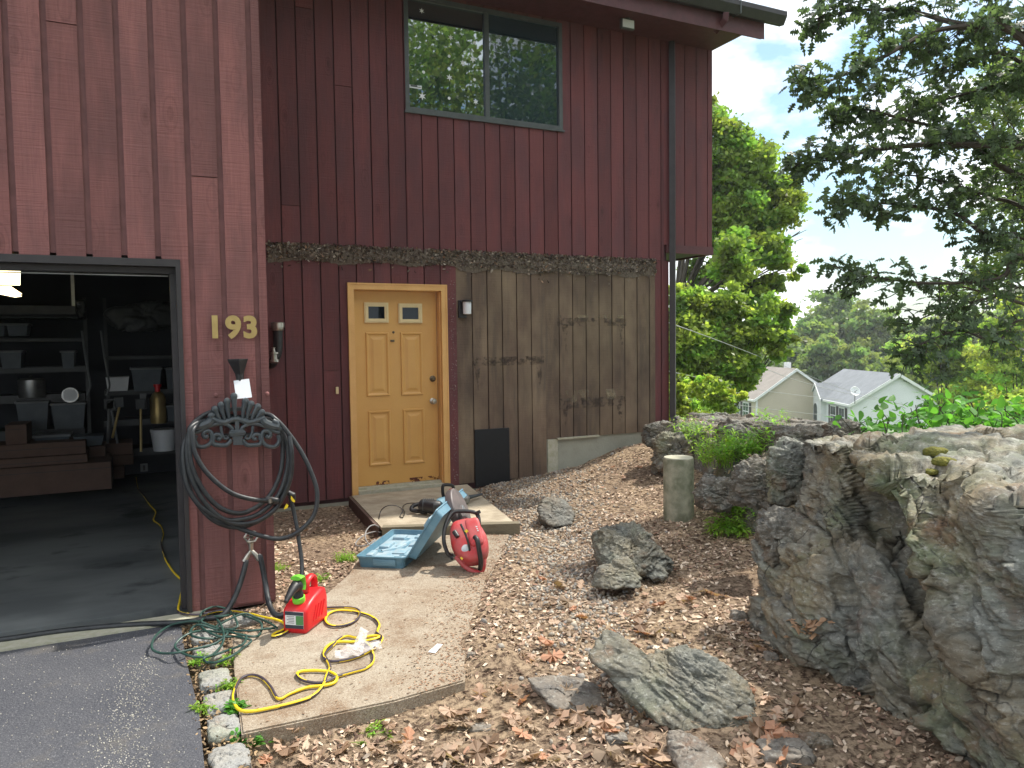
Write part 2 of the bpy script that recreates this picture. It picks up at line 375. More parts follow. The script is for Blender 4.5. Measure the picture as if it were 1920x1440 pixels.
M['oakdead'] = leafmat('dead oak leaf', (.5, .35, .25), .2, rough=.6)
M['moss'] = simple('yellow moss', (.2, .18, .03), .95, c2=(.1, .11, .02), scale=60, bs=.9, bscale=120)

# ground dirt
def groundmat():
    m, n, b = newmat('dirt and humus'); b.inputs['Roughness'].default_value = .95; b.inputs['Specular IOR Level'].default_value = .1
    c = mix(n, ramp(n, noiz(n, 1.3), .4, .62), (.27, .2, .145), (.4, .3, .2))
    c = mix(n, ramp(n, noiz(n, 28, det=8), .42, .62), c, (.07, .045, .032))
    c = mix(n, ramp(n, noiz(n, 90, det=4), .56, .68, (0, 0, 0), (.8, .8, .8)), c, (.4, .3, .2))
    g = N(n, 'NewGeometry'); sp = N(n, 'SeparateXYZ'); n.links.new(g.outputs['Position'], sp.inputs[0])
    ln = N(n, 'VectorMath', operation='LENGTH'); n.links.new(g.outputs['Position'], ln.inputs[0])
    far = N(n, 'MapRange'); far.inputs[1].default_value = 10; far.inputs[2].default_value = 16; n.links.new(ln.outputs['Value'], far.inputs[0])
    grass = mix(n, ramp(n, noiz(n, .5), .4, .6), (.07, .13, .03), (.11, .16, .05))
    c = mix(n, far.outputs[0], c, grass); n.links.new(c, b.inputs['Base Color'])
    p = bump(n, b, noiz(n, 30, det=8, rough=.75), .8, .02); bump(n, b, noiz(n, 140, det=4), .6, .005, p); return m
M['ground'] = groundmat()
def asphaltmat():
    m, n, b = newmat('asphalt'); b.inputs['Roughness'].default_value = .8; b.inputs['Specular IOR Level'].default_value = .3
    c = mix(n, ramp(n, noiz(n, 1.1), .35, .65), (.05, .053, .066), (.075, .077, .088))
    g = N(n, 'NewGeometry')
    v = N(n, 'TexVoronoi'); v.inputs['Scale'].default_value = 95; n.links.new(g.outputs['Position'], v.inputs['Vector'])
    sp = ramp(n, v.outputs['Distance'], .16, .3, (1, 1, 1), (0, 0, 0))
    sel = N(n, 'SeparateColor'); n.links.new(v.outputs['Color'], sel.inputs[0]); s2 = ramp(n, sel.outputs[0], .55, .75)
    c = mix(n, mix(n, 1, mix(n, 1, sp, s2, 'MULTIPLY'), (.6, .6, .6), 'MULTIPLY'), c, (.3, .3, .31))
    c = mix(n, ramp(n, noiz(n, 220, det=2), .52, .66, (0, 0, 0), (.5, .5, .5)), c, (.2, .2, .21))
    c = mix(n, ramp(n, noiz(n, 2.2, loc=(2, 1, 0)), .56, .7, (0, 0, 0), (.5, .5, .5)), c, (.16, .14, .11))
    n.links.new(c, b.inputs['Base Color'])
    p = bump(n, b, v.outputs['Distance'], .7, .006); bump(n, b, noiz(n, 160, det=3), .6, .004, p); return m
M['asphalt'] = asphaltmat()
def walkmat():
    m, n, b = newmat('exposed aggregate walk'); b.inputs['Roughness'].default_value = .9; b.inputs['Specular IOR Level'].default_value = .2
    c = mix(n, ramp(n, noiz(n, 1.6), .35, .62), (.36, .315, .25), (.3, .24, .175))
    c = mix(n, ramp(n, noiz(n, 3.4, det=8, loc=(3, 3, 0)), .5, .66, (0, 0, 0), (.85, .85, .85)), c, (.2, .13, .08))
    g = N(n, 'NewGeometry'); v = N(n, 'TexVoronoi'); v.inputs['Scale'].default_value = 170; n.links.new(g.outputs['Position'], v.inputs['Vector'])
    sel = N(n, 'SeparateColor'); n.links.new(v.outputs['Color'], sel.inputs[0])
    c = mix(n, ramp(n, sel.outputs[0], .6, .9, (0, 0, 0), (.4, .4, .4)), c, (.5, .45, .37))
    c = mix(n, ramp(n, sel.outputs[1], .65, .9, (0, 0, 0), (.5, .5, .5)), c, (.14, .1, .07))
    c = mix(n, ramp(n, noiz(n, 12, det=8, rough=.75, loc=(1, 7, 0)), .5, .66, (0, 0, 0), (.55, .55, .55)), c, (.2, .15, .105))
    dp_ = N(n, 'VectorMath', operation='DOT_PRODUCT'); n.links.new(g.outputs['Position'], dp_.inputs[0]); dp_.inputs[1].default_value = (.862, -.506, 0)
    ad = N(n, 'Math', operation='ADD'); n.links.new(dp_.outputs['Value'], ad.inputs[0]); n.links.new(noiz(n, 2.6, det=7, rough=.65, loc=(6, 1, 0)), ad.inputs[1])
    c = mix(n, ramp(n, ad.outputs[0], -.22, .25, (0, 0, 0), (.85, .85, .85)), c, (.3, .195, .12))
    c = mix(n, mix(n, 1, ramp(n, noiz(n, 45, det=4, rough=.7), .5, .64), ramp(n, ad.outputs[0], -.3, .1), 'MULTIPLY'), c, (.14, .085, .055))
    n.links.new(c, b.inputs['Base Color']); p = bump(n, b, v.outputs['Distance'], .5, -.004); bump(n, b, noiz(n, 60, det=6), .5, .004, p); return m
M['walk'] = walkmat()
def gfloor():
    m, n, b = newmat('garage slab'); b.inputs['Roughness'].default_value = .55
    c = mix(n, ramp(n, noiz(n, 1, (.6, 1.2, 1), 7), .38, .62), (.21, .225, .225), (.1, .11, .115))
    c = mix(n, ramp(n, noiz(n, 1, (1.2, 1.6, 1), 6, loc=(2.4, 1, 0)), .56, .66), c, (.03, .035, .04))
    n.links.new(c, b.inputs['Base Color']); bump(n, b, noiz(n, 30), .15, .004); return m
M['gfloor'] = gfloor()
def glassmat(name, c, refl):
    m, n, b = newmat(name); b.inputs['Base Color'].default_value = (*c, 1); b.inputs['Roughness'].default_value = .3; b.inputs['Specular IOR Level'].default_value = 0
    gl = N(n, 'BsdfGlossy'); gl.inputs['Roughness'].default_value = .015; gl.inputs['Color'].default_value = (.85, .93, 1, 1)
    fr = N(n, 'Fresnel'); fr.inputs[0].default_value = 1.5; mr = N(n, 'MapRange'); mr.inputs[1].default_value = .03; mr.inputs[2].default_value = 1; mr.inputs[3].default_value = refl; mr.inputs[4].default_value = 1
    n.links.new(fr.outputs[0], mr.inputs[0])
    bump(n, gl, noiz(n, 1.2, det=1), .06, .02)
    ms = N(n, 'MixShader'); n.links.new(mr.outputs[0], ms.inputs[0]); n.links.new(b.outputs[0], ms.inputs[1]); n.links.new(gl.outputs[0], ms.inputs[2])
    n.links.new(ms.outputs[0], n.nodes['Material Output'].inputs[0]); return m
M['glass'] = glassmat('window glass', (.012, .02, .025), .3)
M['glass3'] = glassmat('door light glass', (.008, .012, .015), .012)
M['glass2'] = glassmat('screened window glass', (.02, .035, .045), .1)
def lampmat(name, c, e):
    m, n, b = newmat(name); b.inputs['Base Color'].default_value = (*c, 1); b.inputs['Emission Color'].default_value = (*c, 1); b.inputs['Emission Strength'].default_value = e; return m
M['lamp'] = lampmat('lit lamp cover', (1, .86, .55), 2.2)
def clearmat():
    m, n, b = newmat('clear film'); b.inputs['Roughness'].default_value = .25; b.inputs['Base Color'].default_value = (.8, .75, .75, 1)
    tr = N(n, 'BsdfTransparent'); ms = N(n, 'MixShader'); n.links.new(ramp(n, noiz(n, 25), .3, .7, (.18,)*3, (.6,)*3), ms.inputs[0])
    n.links.new(tr.outputs[0], ms.inputs[1]); n.links.new(b.outputs[0], ms.inputs[2]); n.links.new(ms.outputs[0], n.nodes['Material Output'].inputs[0]); return m
M['clear'] = clearmat()
def stainmat(name, c, lo=.42, hi=.6, sc=14, st=(1, 1, 1)):
    m, n, b = newmat(name); b.inputs['Base Color'].default_value = (*c, 1); b.inputs['Roughness'].default_value = .9
    tr = N(n, 'BsdfTransparent'); ms = N(n, 'MixShader'); n.links.new(ramp(n, noiz(n, sc, st, det=7), lo, hi), ms.inputs[0])
    n.links.new(tr.outputs[0], ms.inputs[1]); n.links.new(b.outputs[0], ms.inputs[2]); n.links.new(ms.outputs[0], n.nodes['Material Output'].inputs[0]); return m
M['stain'] = stainmat('dark vine stain', (.07, .052, .042), .46, .95, 16)
M['lime_stain'] = stainmat('pale dried film', (.33, .27, .18), .5, .85, 9, (1, 1, .5))
M['dirtfilm'] = stainmat('dirt on slab', (.13, .085, .055), .44, .62, 5)

# ------------------------------------------------------------------ terrain
def g0(x, y):
    x = np.asarray(x, float); y = np.asarray(y, float)
    z = -0.035 + 0*x
    z = z - .055*smooth01(3.7, 3.0, y)*smooth01(2.0, .8, x)
    z = z + .16*smooth01(2.9, 4.6, x) + .3*smooth01(4.4, 6.0, x)*smooth01(4.8, 7.4, y)
    z = z - .05*smooth01(.6, .2, x)
    z = z + .06*np.exp(-((x-np.interp(y, [3.2, 3.75, 4.2, 4.7, 5.2, 5.7], [1.5, 1.66, 1.9, 2.2, 2.55, 2.9]))/.17)**2)*smooth01(3.25, 3.5, y)*smooth01(6.0, 5.6, y)
    z = z + .25*smooth01(4.4, 6.2, x)
    d = np.sqrt(np.maximum(x-2, 0)**2 + np.maximum(y-4, 0)**2*.45)
    z = z - 2.6*smooth01(3.2, 11, d) - 12*np.clip((d-4)/76, 0, 1)
    return z
def gz(x, y):
    x = np.asarray(x, float); y = np.asarray(y, float); P = np.stack([x.ravel(), y.ravel(), 0*x.ravel()], 1)
    r = (fbm(P*.9, 3)*.05 + fbm(P*5+3, 3)*.016).reshape(x.shape)
    a = smooth01(.35, .8, x)+0*y
    return g0(x, y) + r*(.35+.65*smooth01(1.5, 3, x))*a
def axis_lines(a, b, step, lo, hi):
    L = list(np.arange(a, b+1e-6, step)); s = step; v = b
    while v < hi: s *= 1.13; v += s; L.append(v)
    s = step; v = a
    while v > lo: s *= 1.13; v -= s; L.insert(0, v)
    return np.array(L)
xs = axis_lines(-.2, 6.2, .026, -400, 500); ys = axis_lines(1.2, 8.0, .03, -300, 600)
XX, YY = np.meshgrid(xs, ys); ZZ = gz(XX, YY)
# keep the soil out of the garage, house and driveway
ZZ = np.where((XX < .12) | ((YY > 7.86) & (XX < 6.0)) | ((XX < .74) & (YY > 5.02)), np.minimum(ZZ, -.12), ZZ)
nx, ny = len(xs), len(ys); idx = np.arange(nx*ny).reshape(ny, nx)
Fg = np.stack([idx[:-1, :-1], idx[:-1, 1:], idx[1:, 1:], idx[1:, :-1]], -1).reshape(-1, 4)
tag(meshobj('ground', np.stack([XX, YY, ZZ], -1).reshape(-1, 3), Fg, M['ground'], smooth=True), kind='structure')

# driveway sheet
a = MB(); NXs, NYs = 12, 30; dx = np.linspace(-14, .19, NXs); dy = np.linspace(-14, 4.93, NYs)
dr = []; 
for yy in dy:
    for xx in dx:
        e = .035*float(noise(np.array([[yy*3.1, 1.3, 0]]))[0]) if xx > .18 else 0
        if xx > .18: e += .012*(3.6-yy) * (1 if yy > 1 else 1)*-.4
        dr.append((xx+e, yy, -.012))
di = np.arange(NXs*NYs).reshape(NYs, NXs)
Fd = np.stack([di[:-1, :-1], di[:-1, 1:], di[1:, 1:], di[1:, :-1]], -1).reshape(-1, 4)
tag(meshobj('driveway', dr, Fd, M['asphalt']), kind='structure')

# concrete walk: front slab and the run to the door
walk = [(.345, 3.30), (1.0, 3.285), (1.36, 3.33), (1.55, 3.75), (1.8, 4.2), (2.1, 4.72), (2.45, 5.2), (2.78, 5.75), (2.2, 6.05), (1.80, 6.25), (1.5, 5.75), (1.3, 5.3), (1.02, 4.88), (.9, 4.62), (.62, 4.5), (.43, 4.42), (.385, 3.9)]
bm = bmesh.new(); vs = [bm.verts.new((x, y, 0)) for x, y in walk]; f = bm.faces.new(vs)
r = bmesh.ops.extrude_face_region(bm, geom=[f]); 
for v in [e for e in r['geom'] if isinstance(e, bmesh.types.BMVert)]: v.co.z = -.14
bmesh.ops.bevel(bm, geom=[e for e in bm.edges if all(abs(v.co.z) < 1e-5 for v in e.verts)], offset=.008, segments=2, affect='EDGES')
mb = MB(); mb.addbm(bm); w = mb.build('sidewalk', M['walk']); tag(w, kind='structure')
mb = MB(); mb.prism([(-5.5, 4.84), (.33, 4.84), (.33, 4.99), (-5.5, 4.99)], -.12, .0, axis='z'); tag(mb.build('garage_apron', M['conctop']), kind='structure')

# ------------------------------------------------------------------ house
D, G = 7.8, 5.0
house = thing('house', 'maroon board sided house with garage wing, mustard yellow door and weathered wall patch', 'house', (3, 7.8, 0))
def boards(x0, x1, z0, z1, Y, grooves, holes=(), gw=.013, th=.02, joints=(), seed=1, jit=.0):
    """reverse board and batten: wide boards over a recessed backing"""
    rr = random.Random(seed); mb = MB(); ed = [x0]+[g for g in grooves if x0+.01 < g < x1-.01]+[x1]
    for i in range(len(ed)-1):
        a = ed[i]+(gw/2 if i else 0); b = ed[i+1]-(gw/2 if i < len(ed)-2 else 0); c = (rr.random(), rr.random(), rr.random()); dz = rr.uniform(-jit, jit)
        segs = [(a, b)]
        for h in holes:
            ns = []
            for s, e in segs:
                cuts = [s]+[q for q in (h[0], h[1]) if s < q < e]+[e]; ns += [(cuts[k], cuts[k+1]) for k in range(len(cuts)-1)]
            segs = ns
        for s, e in segs:
            zs = [(z0+(dz if z0 > 2 else 0), z1)]
            for h in holes:
                if h[0] < (s+e)/2 < h[1]:
                    nz_ = []
                    for p, q in zs:
                        if h[2] > p: nz_.append((p, min(q, h[2])))
                        if h[3] < q: nz_.append((max(p, h[3]), q))
                    zs = [t for t in nz_ if t[1]-t[0] > .003]
            yo = rr.uniform(0, .004)
            for p, q in zs:
                jz = [j for (jx, j) in joints if s < jx < e and p < j < q]
                if jz:
                    mb.box((s, Y-th-yo, p), (e, Y, jz[0]-.002), c=c); c2 = (rr.random(), rr.random(), rr.random())
                    mb.box((s, Y-th-yo-.004, jz[0]+.002), (e, Y, q), c=c2)
                else: mb.box((s, Y-th-yo, p), (e, Y, q), c=c)
    return mb
ggr = [-.564+.1775*k for k in range(-40, 8)]; ggr[-1] = .688
dgr = [1.331+.1822*k for k in range(-4, 30)]
# garage front
gh = [(-4.8, .262, -.2, 2.122)]
jt = [(.40, 2.62), (-.3, 3.4)]
boards(-7, .752, .0, 4.6, G, ggr, gh, gw=.032, th=.013, joints=jt, seed=3).build('garage_siding', M['garage'], house)
mb = MB(); mb.box((-7, G, 2.14), (.75, G+.12, 4.6)); mb.box((.262, G, -.02), (.75, G+.12, 2.14)); mb.box((-7, G, -.02), (-4.8, G+.12, 2.14)); mb.build('garage_wall_backing', M['backg'], house)
boards_side = MB()
for k in range(13): boards_side.box((.753, G+.125+k*.205, -.0), (.772, G+.125+k*.205+.18, 4.6), c=(rng.random(), rng.random(), .3))
boards_side.box((.70, G+.12, -.05), (.752, D, 4.6)); boards_side.build('garage_side_siding', M['garage'], house)
mb = MB(); mb.box((.236, G-.03, 0), (.262, G+.2, 2.122)); mb.box((-4.8, G-.03, 2.08), (.236, G+.2, 2.122)); mb.box((-4.82, G-.03, 0), (-4.79, G+.2, 2.1))
mb.box((.205, G+.06, 0), (.236, G+.14, 2.05)); mb.box((-4.79, G+.06, 2.045), (.236, G+.14, 2.08)); mb.build('garage_door_frame', M['trimdark'], house)
mb = MB(); mb.box((-4.78, G+.15, 2.035), (.2, G+.158, 2.041)); mb.build('door_weather_strip', M['steel'], house)
# garage room shell
mb = MB(); BY = 10.9
mb.box((-6.6, G+.13, -.05), (.6, BY+.1, .0)); mb.box((.6, D+.15, -.05), (1.9, BY+.1, .0)); mb.build('garage_floor', M['gfloor'], house)
M['gwall'] = simple('gloom darkened drywall', (.035, .04, .048), .9, c2=(.025, .028, .034), scale=1.5)  # garage gloom put into the colour, darker than real drywall
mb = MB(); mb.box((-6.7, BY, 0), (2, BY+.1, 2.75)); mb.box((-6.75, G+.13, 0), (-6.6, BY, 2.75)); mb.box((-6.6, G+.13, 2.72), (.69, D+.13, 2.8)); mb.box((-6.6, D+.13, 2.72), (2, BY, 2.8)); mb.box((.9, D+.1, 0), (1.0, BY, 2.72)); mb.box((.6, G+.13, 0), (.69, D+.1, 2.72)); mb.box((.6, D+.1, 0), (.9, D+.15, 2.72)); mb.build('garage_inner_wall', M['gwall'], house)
# main front, upper storey
Bx = 6.69
win = (2.62, 4.50, 4.035, 5.235)
J = [(1.42, 2.98), (1.97, 4.2), (1.6, 4.9)]
boards(.77, 5.93, 2.60, 5.5, D, dgr, [win], joints=J, seed=5, jit=.006).build('upper_siding', M['red'], house)
boards(5.93, Bx, 2.80, 5.5, D, dgr, seed=6).build('bay_siding', M['red'], house)
mb = MB(); mb.box((.7, D, .0), (2.0, D+.12, 4.03)); mb.box((3.0, D, .0), (4.26, D+.12, 4.03)); mb.box((4.26, D, .5), (5.98, D+.12, 4.03)); mb.box((2.0, D, 2.2), (3.0, D+.12, 4.03))
mb.box((.7, D, 4.03), (2.62, D+.12, 5.55)); mb.box((4.50, D, 4.03), (Bx, D+.12, 5.55)); mb.box((2.62, D, 5.235), (4.5, D+.12, 5.55)); mb.box((5.98, D, 2.8), (Bx, D+.12, 4.03)); mb.build('wall_backing', M['back'], house)
mb = MB(); mb.box((5.96, D-.035, 2.70), (Bx+.01, D+.05, 2.80)); mb.box((Bx-.02, D+.05, 2.70), (Bx+.01, 15, 2.80)); mb.build('bay_bottom_trim', M['maroontrim'], house)
mb = MB(); mb.box((5.99, D+.05, 2.72), (Bx-.02, 15, 2.78)); mb.build('bay_soffit', M['trimdark'], house)
mb = MB()
for k in range(36): mb.box((Bx-.0, D+.002+k*.2, 2.80), (Bx+.02, D+k*.2+.18, 5.6+.0), c=(random.random(), .4, random.random()))
mb.box((Bx-.05, D+.12, 2.8), (Bx, 15, 5.6)); mb.build('bay_side_siding', M['red'], house)
mb = MB(); mb.box((5.93, D+.12, -.6), (6.0, 15, 2.72)); mb.build('side_wall', M['red'], house)
# lower storey red siding and weathered siding
dhole = (1.958, 3.036, -.1, 2.24)
boards(.77, 3.15, .04, 2.60, D, dgr, [dhole], joints=[(1.78, 1.35), (1.78, 2.3)], seed=8).build('lower_siding', M['red'], house)
bw = boards(3.15, 4.246, .07, 2.60, D, dgr, seed=10)
bw2 = boards(4.246, 5.79, .49, 2.60, D, dgr, seed=11); n0 = bw.n
for v, c in zip(bw2.V, bw2.C): bw.V.append(v); bw.C.append(c)
bw.F += [tuple(i+n0 for i in f) for f in bw2.F]; bw.M += bw2.M
bw.build('weathered_siding', M['weather'], house)
boards(5.79, 6.0, .46, 2.60, D, [5.886], seed=12).build('corner_board', M['red'], house)
mb = MB(); mb.box((4.255, D-.004, -.4), (6.0, D+.14, .5)); mb.box((.7, D+.002, -.3), (4.255, D+.13, .06)); mb.build('foundation', M['concrete'], house)
mb = MB(); mb.box((4.262, D-.022, -.1), (4.395, D-.003, .485)); mb.box((4.38, D-.05, .478), (4.95, D-.004, .497)); mb.build('foundation_patch', M['conctop'], house)
# stains left by shelves and vines on the weathered siding
def quad_on_wall(px0, py0, px1, py1, Yq=D-.0262): 
    a_, b_ = at(px0, py0, Yq), at(px1, py1, Yq); return [(a_[0], b_[2]), (b_[0], b_[2]), (b_[0], a_[2]), (a_[0], a_[2])]
mb = MB(); mb2 = MB()
for q in ((1045, 596, 1174, 611), (886, 670, 1020, 683), (1048, 748, 1174, 760)):
    mb.prism(quad_on_wall(*q), D-.0275, D-.0262)
for (px, py, h) in ((1057, 608, 52), (1163, 608, 50), (893, 683, 50), (1009, 683, 50), (1057, 758, 42), (1160, 758, 42)):
    a_, b_, c_ = at(px-6, py, D), at(px+6, py, D), at(px+2, py+h, D); mb.prism([(a_[0], a_[2]), (b_[0], b_[2]), (c_[0], c_[2])], D-.0279, D-.0264)
for q in ((1050, 733, 1174, 748), (1048, 590, 1172, 597)): mb2 = MB(); mb2.prism(quad_on_wall(*q), D-.0270, D-.0259); mb2.build('dried_film', M['lime_stain'], house)
mb.build('vine_stain', M['stain'], house)

# door
YS = D+.085
door = mb = MB(); mb.box((2.02, YS, .125), (2.955, YS+.045, 2.19))
door = mb.build('door', M['door'], house)
def panel(mb, px0, py0, px1, py1, rings, Y0):
    a_, b_ = at(px0, py0, Y0), at(px1, py1, Y0); x0, x1, z1, z0 = a_[0], b_[0], a_[2], b_[2]; V = []; F = []
    for (ins, yo) in rings: V += [(x0+ins, Y0+yo, z0+ins), (x1-ins, Y0+yo, z0+ins), (x1-ins, Y0+yo, z1-ins), (x0+ins, Y0+yo, z1-ins)]
    for i in range(len(rings)-1):
        for j in range(4): F.append((i*4+j, i*4+(j+1) % 4, (i+1)*4+(j+1) % 4, (i+1)*4+j))
    k = (len(rings)-1)*4; F.append((k, k+1, k+2, k+3)); mb.add(V, F)
RG = [(0, .0), (.006, -.013), (.018, -.013), (.032, -.002), (.052, -.002), (.08, -.011)]
for q in ((685, 623, 731, 742), (750, 623, 793, 740), (690, 771, 734, 871), (755, 767, 797, 867)):
    mb = MB(); panel(mb, *q, RG, YS-.0005); mb.build('door_panel', M['door'], door)
for q in ((682, 567, 728, 605), (746, 569, 791, 606)):
    a_, b_ = at(q[0], q[1], YS), at(q[2], q[3], YS); x0, x1, z1, z0 = a_[0], b_[0], a_[2], b_[2]; mb = MB(); t = .042
    for (xa, xb, za, zb) in ((x0, x1, z0, z0+t), (x0, x1, z1-t, z1), (x0, x0+t, z0+t, z1-t), (x1-t, x1, z0+t, z1-t)): mb.box((xa, YS-.018, za), (xb, YS-.0005, zb))
    for (xa, xb, za, zb) in ((x0+.012, x1-.012, z0+.012, z0+.024), (x0+.012, x1-.012, z1-.024, z1-.012), (x0+.012, x0+.024, z0+.024, z1-.024), (x1-.024, x1-.012, z0+.024, z1-.024)): mb.box((xa, YS-.024, za), (xb, YS-.018, zb))
    mb.build('door_window_frame', M['cream'], door); mb = MB(); mb.box((x0+t, YS-.008, z0+t), (x1-t, YS-.001, z1-t)); mb.build('door_window_pane', M['glass3'], door)
for (px, py, nm, mt, rr_) in ((811, 710, 'deadbolt', 'bronze', .03), (811, 752, 'door_knob', 'nickel', .028)):
    p = at(px, py, YS); mb = MB()
    prof = [(.034, 0), (.034, .008), (.024, .014), (.012, .018)] + ([(.012, .035), (.026, .045), (.031, .058), (.026, .07), (.012, .075)] if nm == 'door_knob' else [(.022, .019), (.022, .03), (.018, .034)])
    mb.lathe(prof, p-[0, .0, 0], (0, -1, 0)); mb.build(nm, M[mt], door, True)
p = at(737.5, 623, YS); mb = MB(); mb.lathe([(.013, 0), (.013, .006), (.006, .008)], p, (0, -1, 0)); mb.build('peephole', M['bronze'], door)
p = at(735.5, 639, YS); mb = MB(); mb.box(p+[-.022, -.012, -.011], p+[.022, 0, .011], bev=.003); mb.build('door_knocker_plate', M['bronze'], door)
M['rust'] = stainmat('rust and peeling paint', (.12, .03, .02), .5, .58, 30)
for q in ((703, 903, 730, 912), (768, 896, 827, 908)): mb = MB(); mb.prism(quad_on_wall(*q, Yq=YS), YS-.0016, YS-.0006); mb.build('rust_patch', M['rust'], door)
mb = MB(); t = .066; x0, x1, z0, z1 = 1.958, 3.036, .055, 2.24
mb.box((x0, D-.045, z0), (x0+t, D+.005, z1-t)); mb.box((x1-t, D-.045, z0), (x1, D+.005, z1-t)); mb.box((x0, D-.045, z1-t), (x1, D+.005, z1))
mb.box((x0, D-.052, z0), (x0+.014, D-.045, z1-.014)); mb.box((x1-.014, D-.052, z0), (x1, D-.045, z1-.014)); mb.box((x0, D-.052, z1-.014), (x1, D-.045, z1))
mb.box((x0+t-.012, D+.005, z0), (x0+t+.008, D+.16, z1-t)); mb.box((x1-t-.008, D+.005, z0), (x1-t+.012, D+.16, z1-t)); mb.box((x0+t, D+.005, z1-t-.006), (x1-t, D+.16, z1-t+.014)); mb.build('door_trim', M['doortrim'], house)
mb = MB(); mb.box((2.026, D-.05, .055), (2.964, D+.16, .1)); mb.box((2.03, D+.02, .1), (2.96, D+.15, .122)); mb.build('door_sill', M['conctop'], house)
# window
wx0, wx1, wz0, wz1 = win; mb = MB(); t = .045
mb.box((wx0, D-.03, wz0), (wx1, D+.02, wz0+t)); mb.box((wx0, D-.03, wz1-t), (wx1, D+.02, wz1)); mb.box((wx0, D-.03, wz0+t), (wx0+t, D+.02, wz1-t)); mb.box((wx1-t, D-.03, wz0+t), (wx1, D+.02, wz1-t))
mb.box((3.535, D-.022, wz0+t), (3.585, D+.02, wz1-t)); mb.box((wx0-.015, D-.045, wz0-.02), (wx1+.015, D+.0, wz0)); 
M['frame'] = simple('grey green aluminium', (.09, .1, .1), .45, metal=.2)
wnd = mb.build('window', M['frame'], house)
mb = MB(); mb.box((wx0+t, D+.006, wz0+t), (3.535, D+.012, wz1-t)); mb.build('pane', M['glass'], wnd)
mb = MB(); mb.box((3.585, D+.002, wz0+t), (wx1-t, D+.008, wz1-t)); mb.build('pane', M['glass2'], wnd)
def star(cx, cz, r, n=6):
    return [(cx+(r if k % 2 == 0 else r*.38)*sin(pi*k/n), cz+(r if k % 2 == 0 else r*.38)*cos(pi*k/n)) for k in range(2*n)]
for (px, py, r_) in ((791, 20, .03), (845.5, 70, .032), (887, 111, .042), (843, 145, .038), (792, 180, .045), (892.5, 191, .034), (868, 118, .034)):
    p = at(px, py, D); mb = MB(); mb.prism(star(p[0], p[2], r_), D+.0035, D+.0055); mb.build('snowflake_sticker', M['whitep'], wnd)
for (px, py) in ((842.5, 105), (794.5, 135), (890, 149), (842.5, 184), (890, 80)):
    p = at(px, py, D); mb = MB(); mb.lathe([(.016, 0), (.016, .002)], (p[0], D+.0055, p[2]), (0, -1, 0), 14); mb.build('dot_sticker', M['whitep'], wnd)
a_, b_ = at(768, 158, D), at(791, 167, D); mb = MB(); mb.box((a_[0], D+.0035, b_[2]), (b_[0], D+.0055, a_[2])); mb.build('white_sticker', M['whitep'], wnd)
mb = MB(); mb.box((a_[0]+.01, D+.0015, b_[2]+.012), (a_[0]+.085, D+.0034, b_[2]+.03)); mb.box((b_[0]-.055, D+.0015, b_[2]+.012), (b_[0]-.012, D+.0034, a_[2]-.012)); mb.build('sticker_print', M['frame'], wnd)
# eave: soffit, fascia, gutter, roof
FY = 7.2
mb = MB(); mb.box((.75, FY+.02, 5.27), (6.7, D+.2, 5.29)); mb.build('soffit', M['maroontrim'], house)
mb = MB(); mb.box((.5, FY, 5.25), (6.96, FY+.02, 5.47)); mb.build('fascia', M['maroontrim'], house)
gp = [(FY-.002, 5.58), (FY-.002, 5.44), (FY-.075, 5.43), (FY-.1, 5.47), (FY-.13, 5.52), (FY-.13, 5.575), (FY-.12, 5.575), (FY-.12, 5.53), (FY-.07, 5.445), (FY-.012, 5.452), (FY-.012, 5.58)]
mb = MB(); mb.prism(gp, .5, 7.24, axis='x'); mb.prism([(FY-.002, 5.58), (FY-.002, 5.44), (FY-.075, 5.43), (FY-.13, 5.52), (FY-.13, 5.58)], 7.24, 7.243, axis='x')
gt = mb.build('gutter', M['trimdark'], house)
for xx in (4.2, 5.3, 6.5): mb = MB(); mb.box((xx, FY-.136, 5.425), (xx+.014, FY, 5.432)); mb.box((xx, FY-.136, 5.432), (xx+.014, FY-.131, 5.58)); mb.build('gutter_strap', M['frame'], gt)
RZ = 5.58; rs = math.tan(radians(33))
mb = MB(); nr = 26
for k in range(nr):
    y0 = FY-.06+k*.145; z0 = RZ+(y0-FY)*rs+.02; y1 = y0+.17; z1 = RZ+(y1-FY)*rs+.012
    x = .2+(k % 2)*.15
    while x < 7.02:
        xe = min(x+.3, 7.05); q = random.uniform(.6, 1.15)
        mb.add([(x, y0, z0), (xe-.006, y0, z0), (xe-.006, y1, z1), (x, y1, z1), (x, y0, z0-.012), (xe-.006, y0, z0-.012)], [(0, 1, 2, 3), (4, 5, 1, 0)], c=(q, q, q)); x = xe
M['shingle2'] = simple('shingles', (.14, .115, .095), .9, c2=(.09, .075, .065), scale=40, attr=True, bs=.5, bscale=120)
rf = mb.build('roof', M['shingle2'], house)
mb = MB(); V = [(.2, FY-.04, RZ-.02), (7.04, FY-.04, RZ-.02), (7.04, 11.0, RZ+(11-FY)*rs), (.2, 11.0, RZ+(11-FY)*rs), (7.04, 15, RZ+(11-FY)*rs-4*rs), (.2, 15, RZ+(11-FY)*rs-4*rs)]
mb.add(V, [(0, 1, 2, 3), (3, 2, 4, 5)]); mb.build('roof_deck', M['maroontrim'], rf)
mb = MB(); mb.add([(6.96, FY-.0, 5.25), (7.0, FY, 5.25), (7.0, 11, RZ+(11-FY)*rs-.02), (6.96, 11, RZ+(11-FY)*rs-.02), (6.96, FY, RZ-.03), (7., FY, RZ-.03), (7., 11, RZ+(11-FY)*rs-.25), (6.96, 11, RZ+(11-FY)*rs-.25)], [(0, 1, 5, 4), (1, 6, 2, 5), (0, 4, 3, 7), (4, 5, 2, 3), (0, 7, 6, 1)]); mb.build('rake_board', M['maroontrim'], rf)
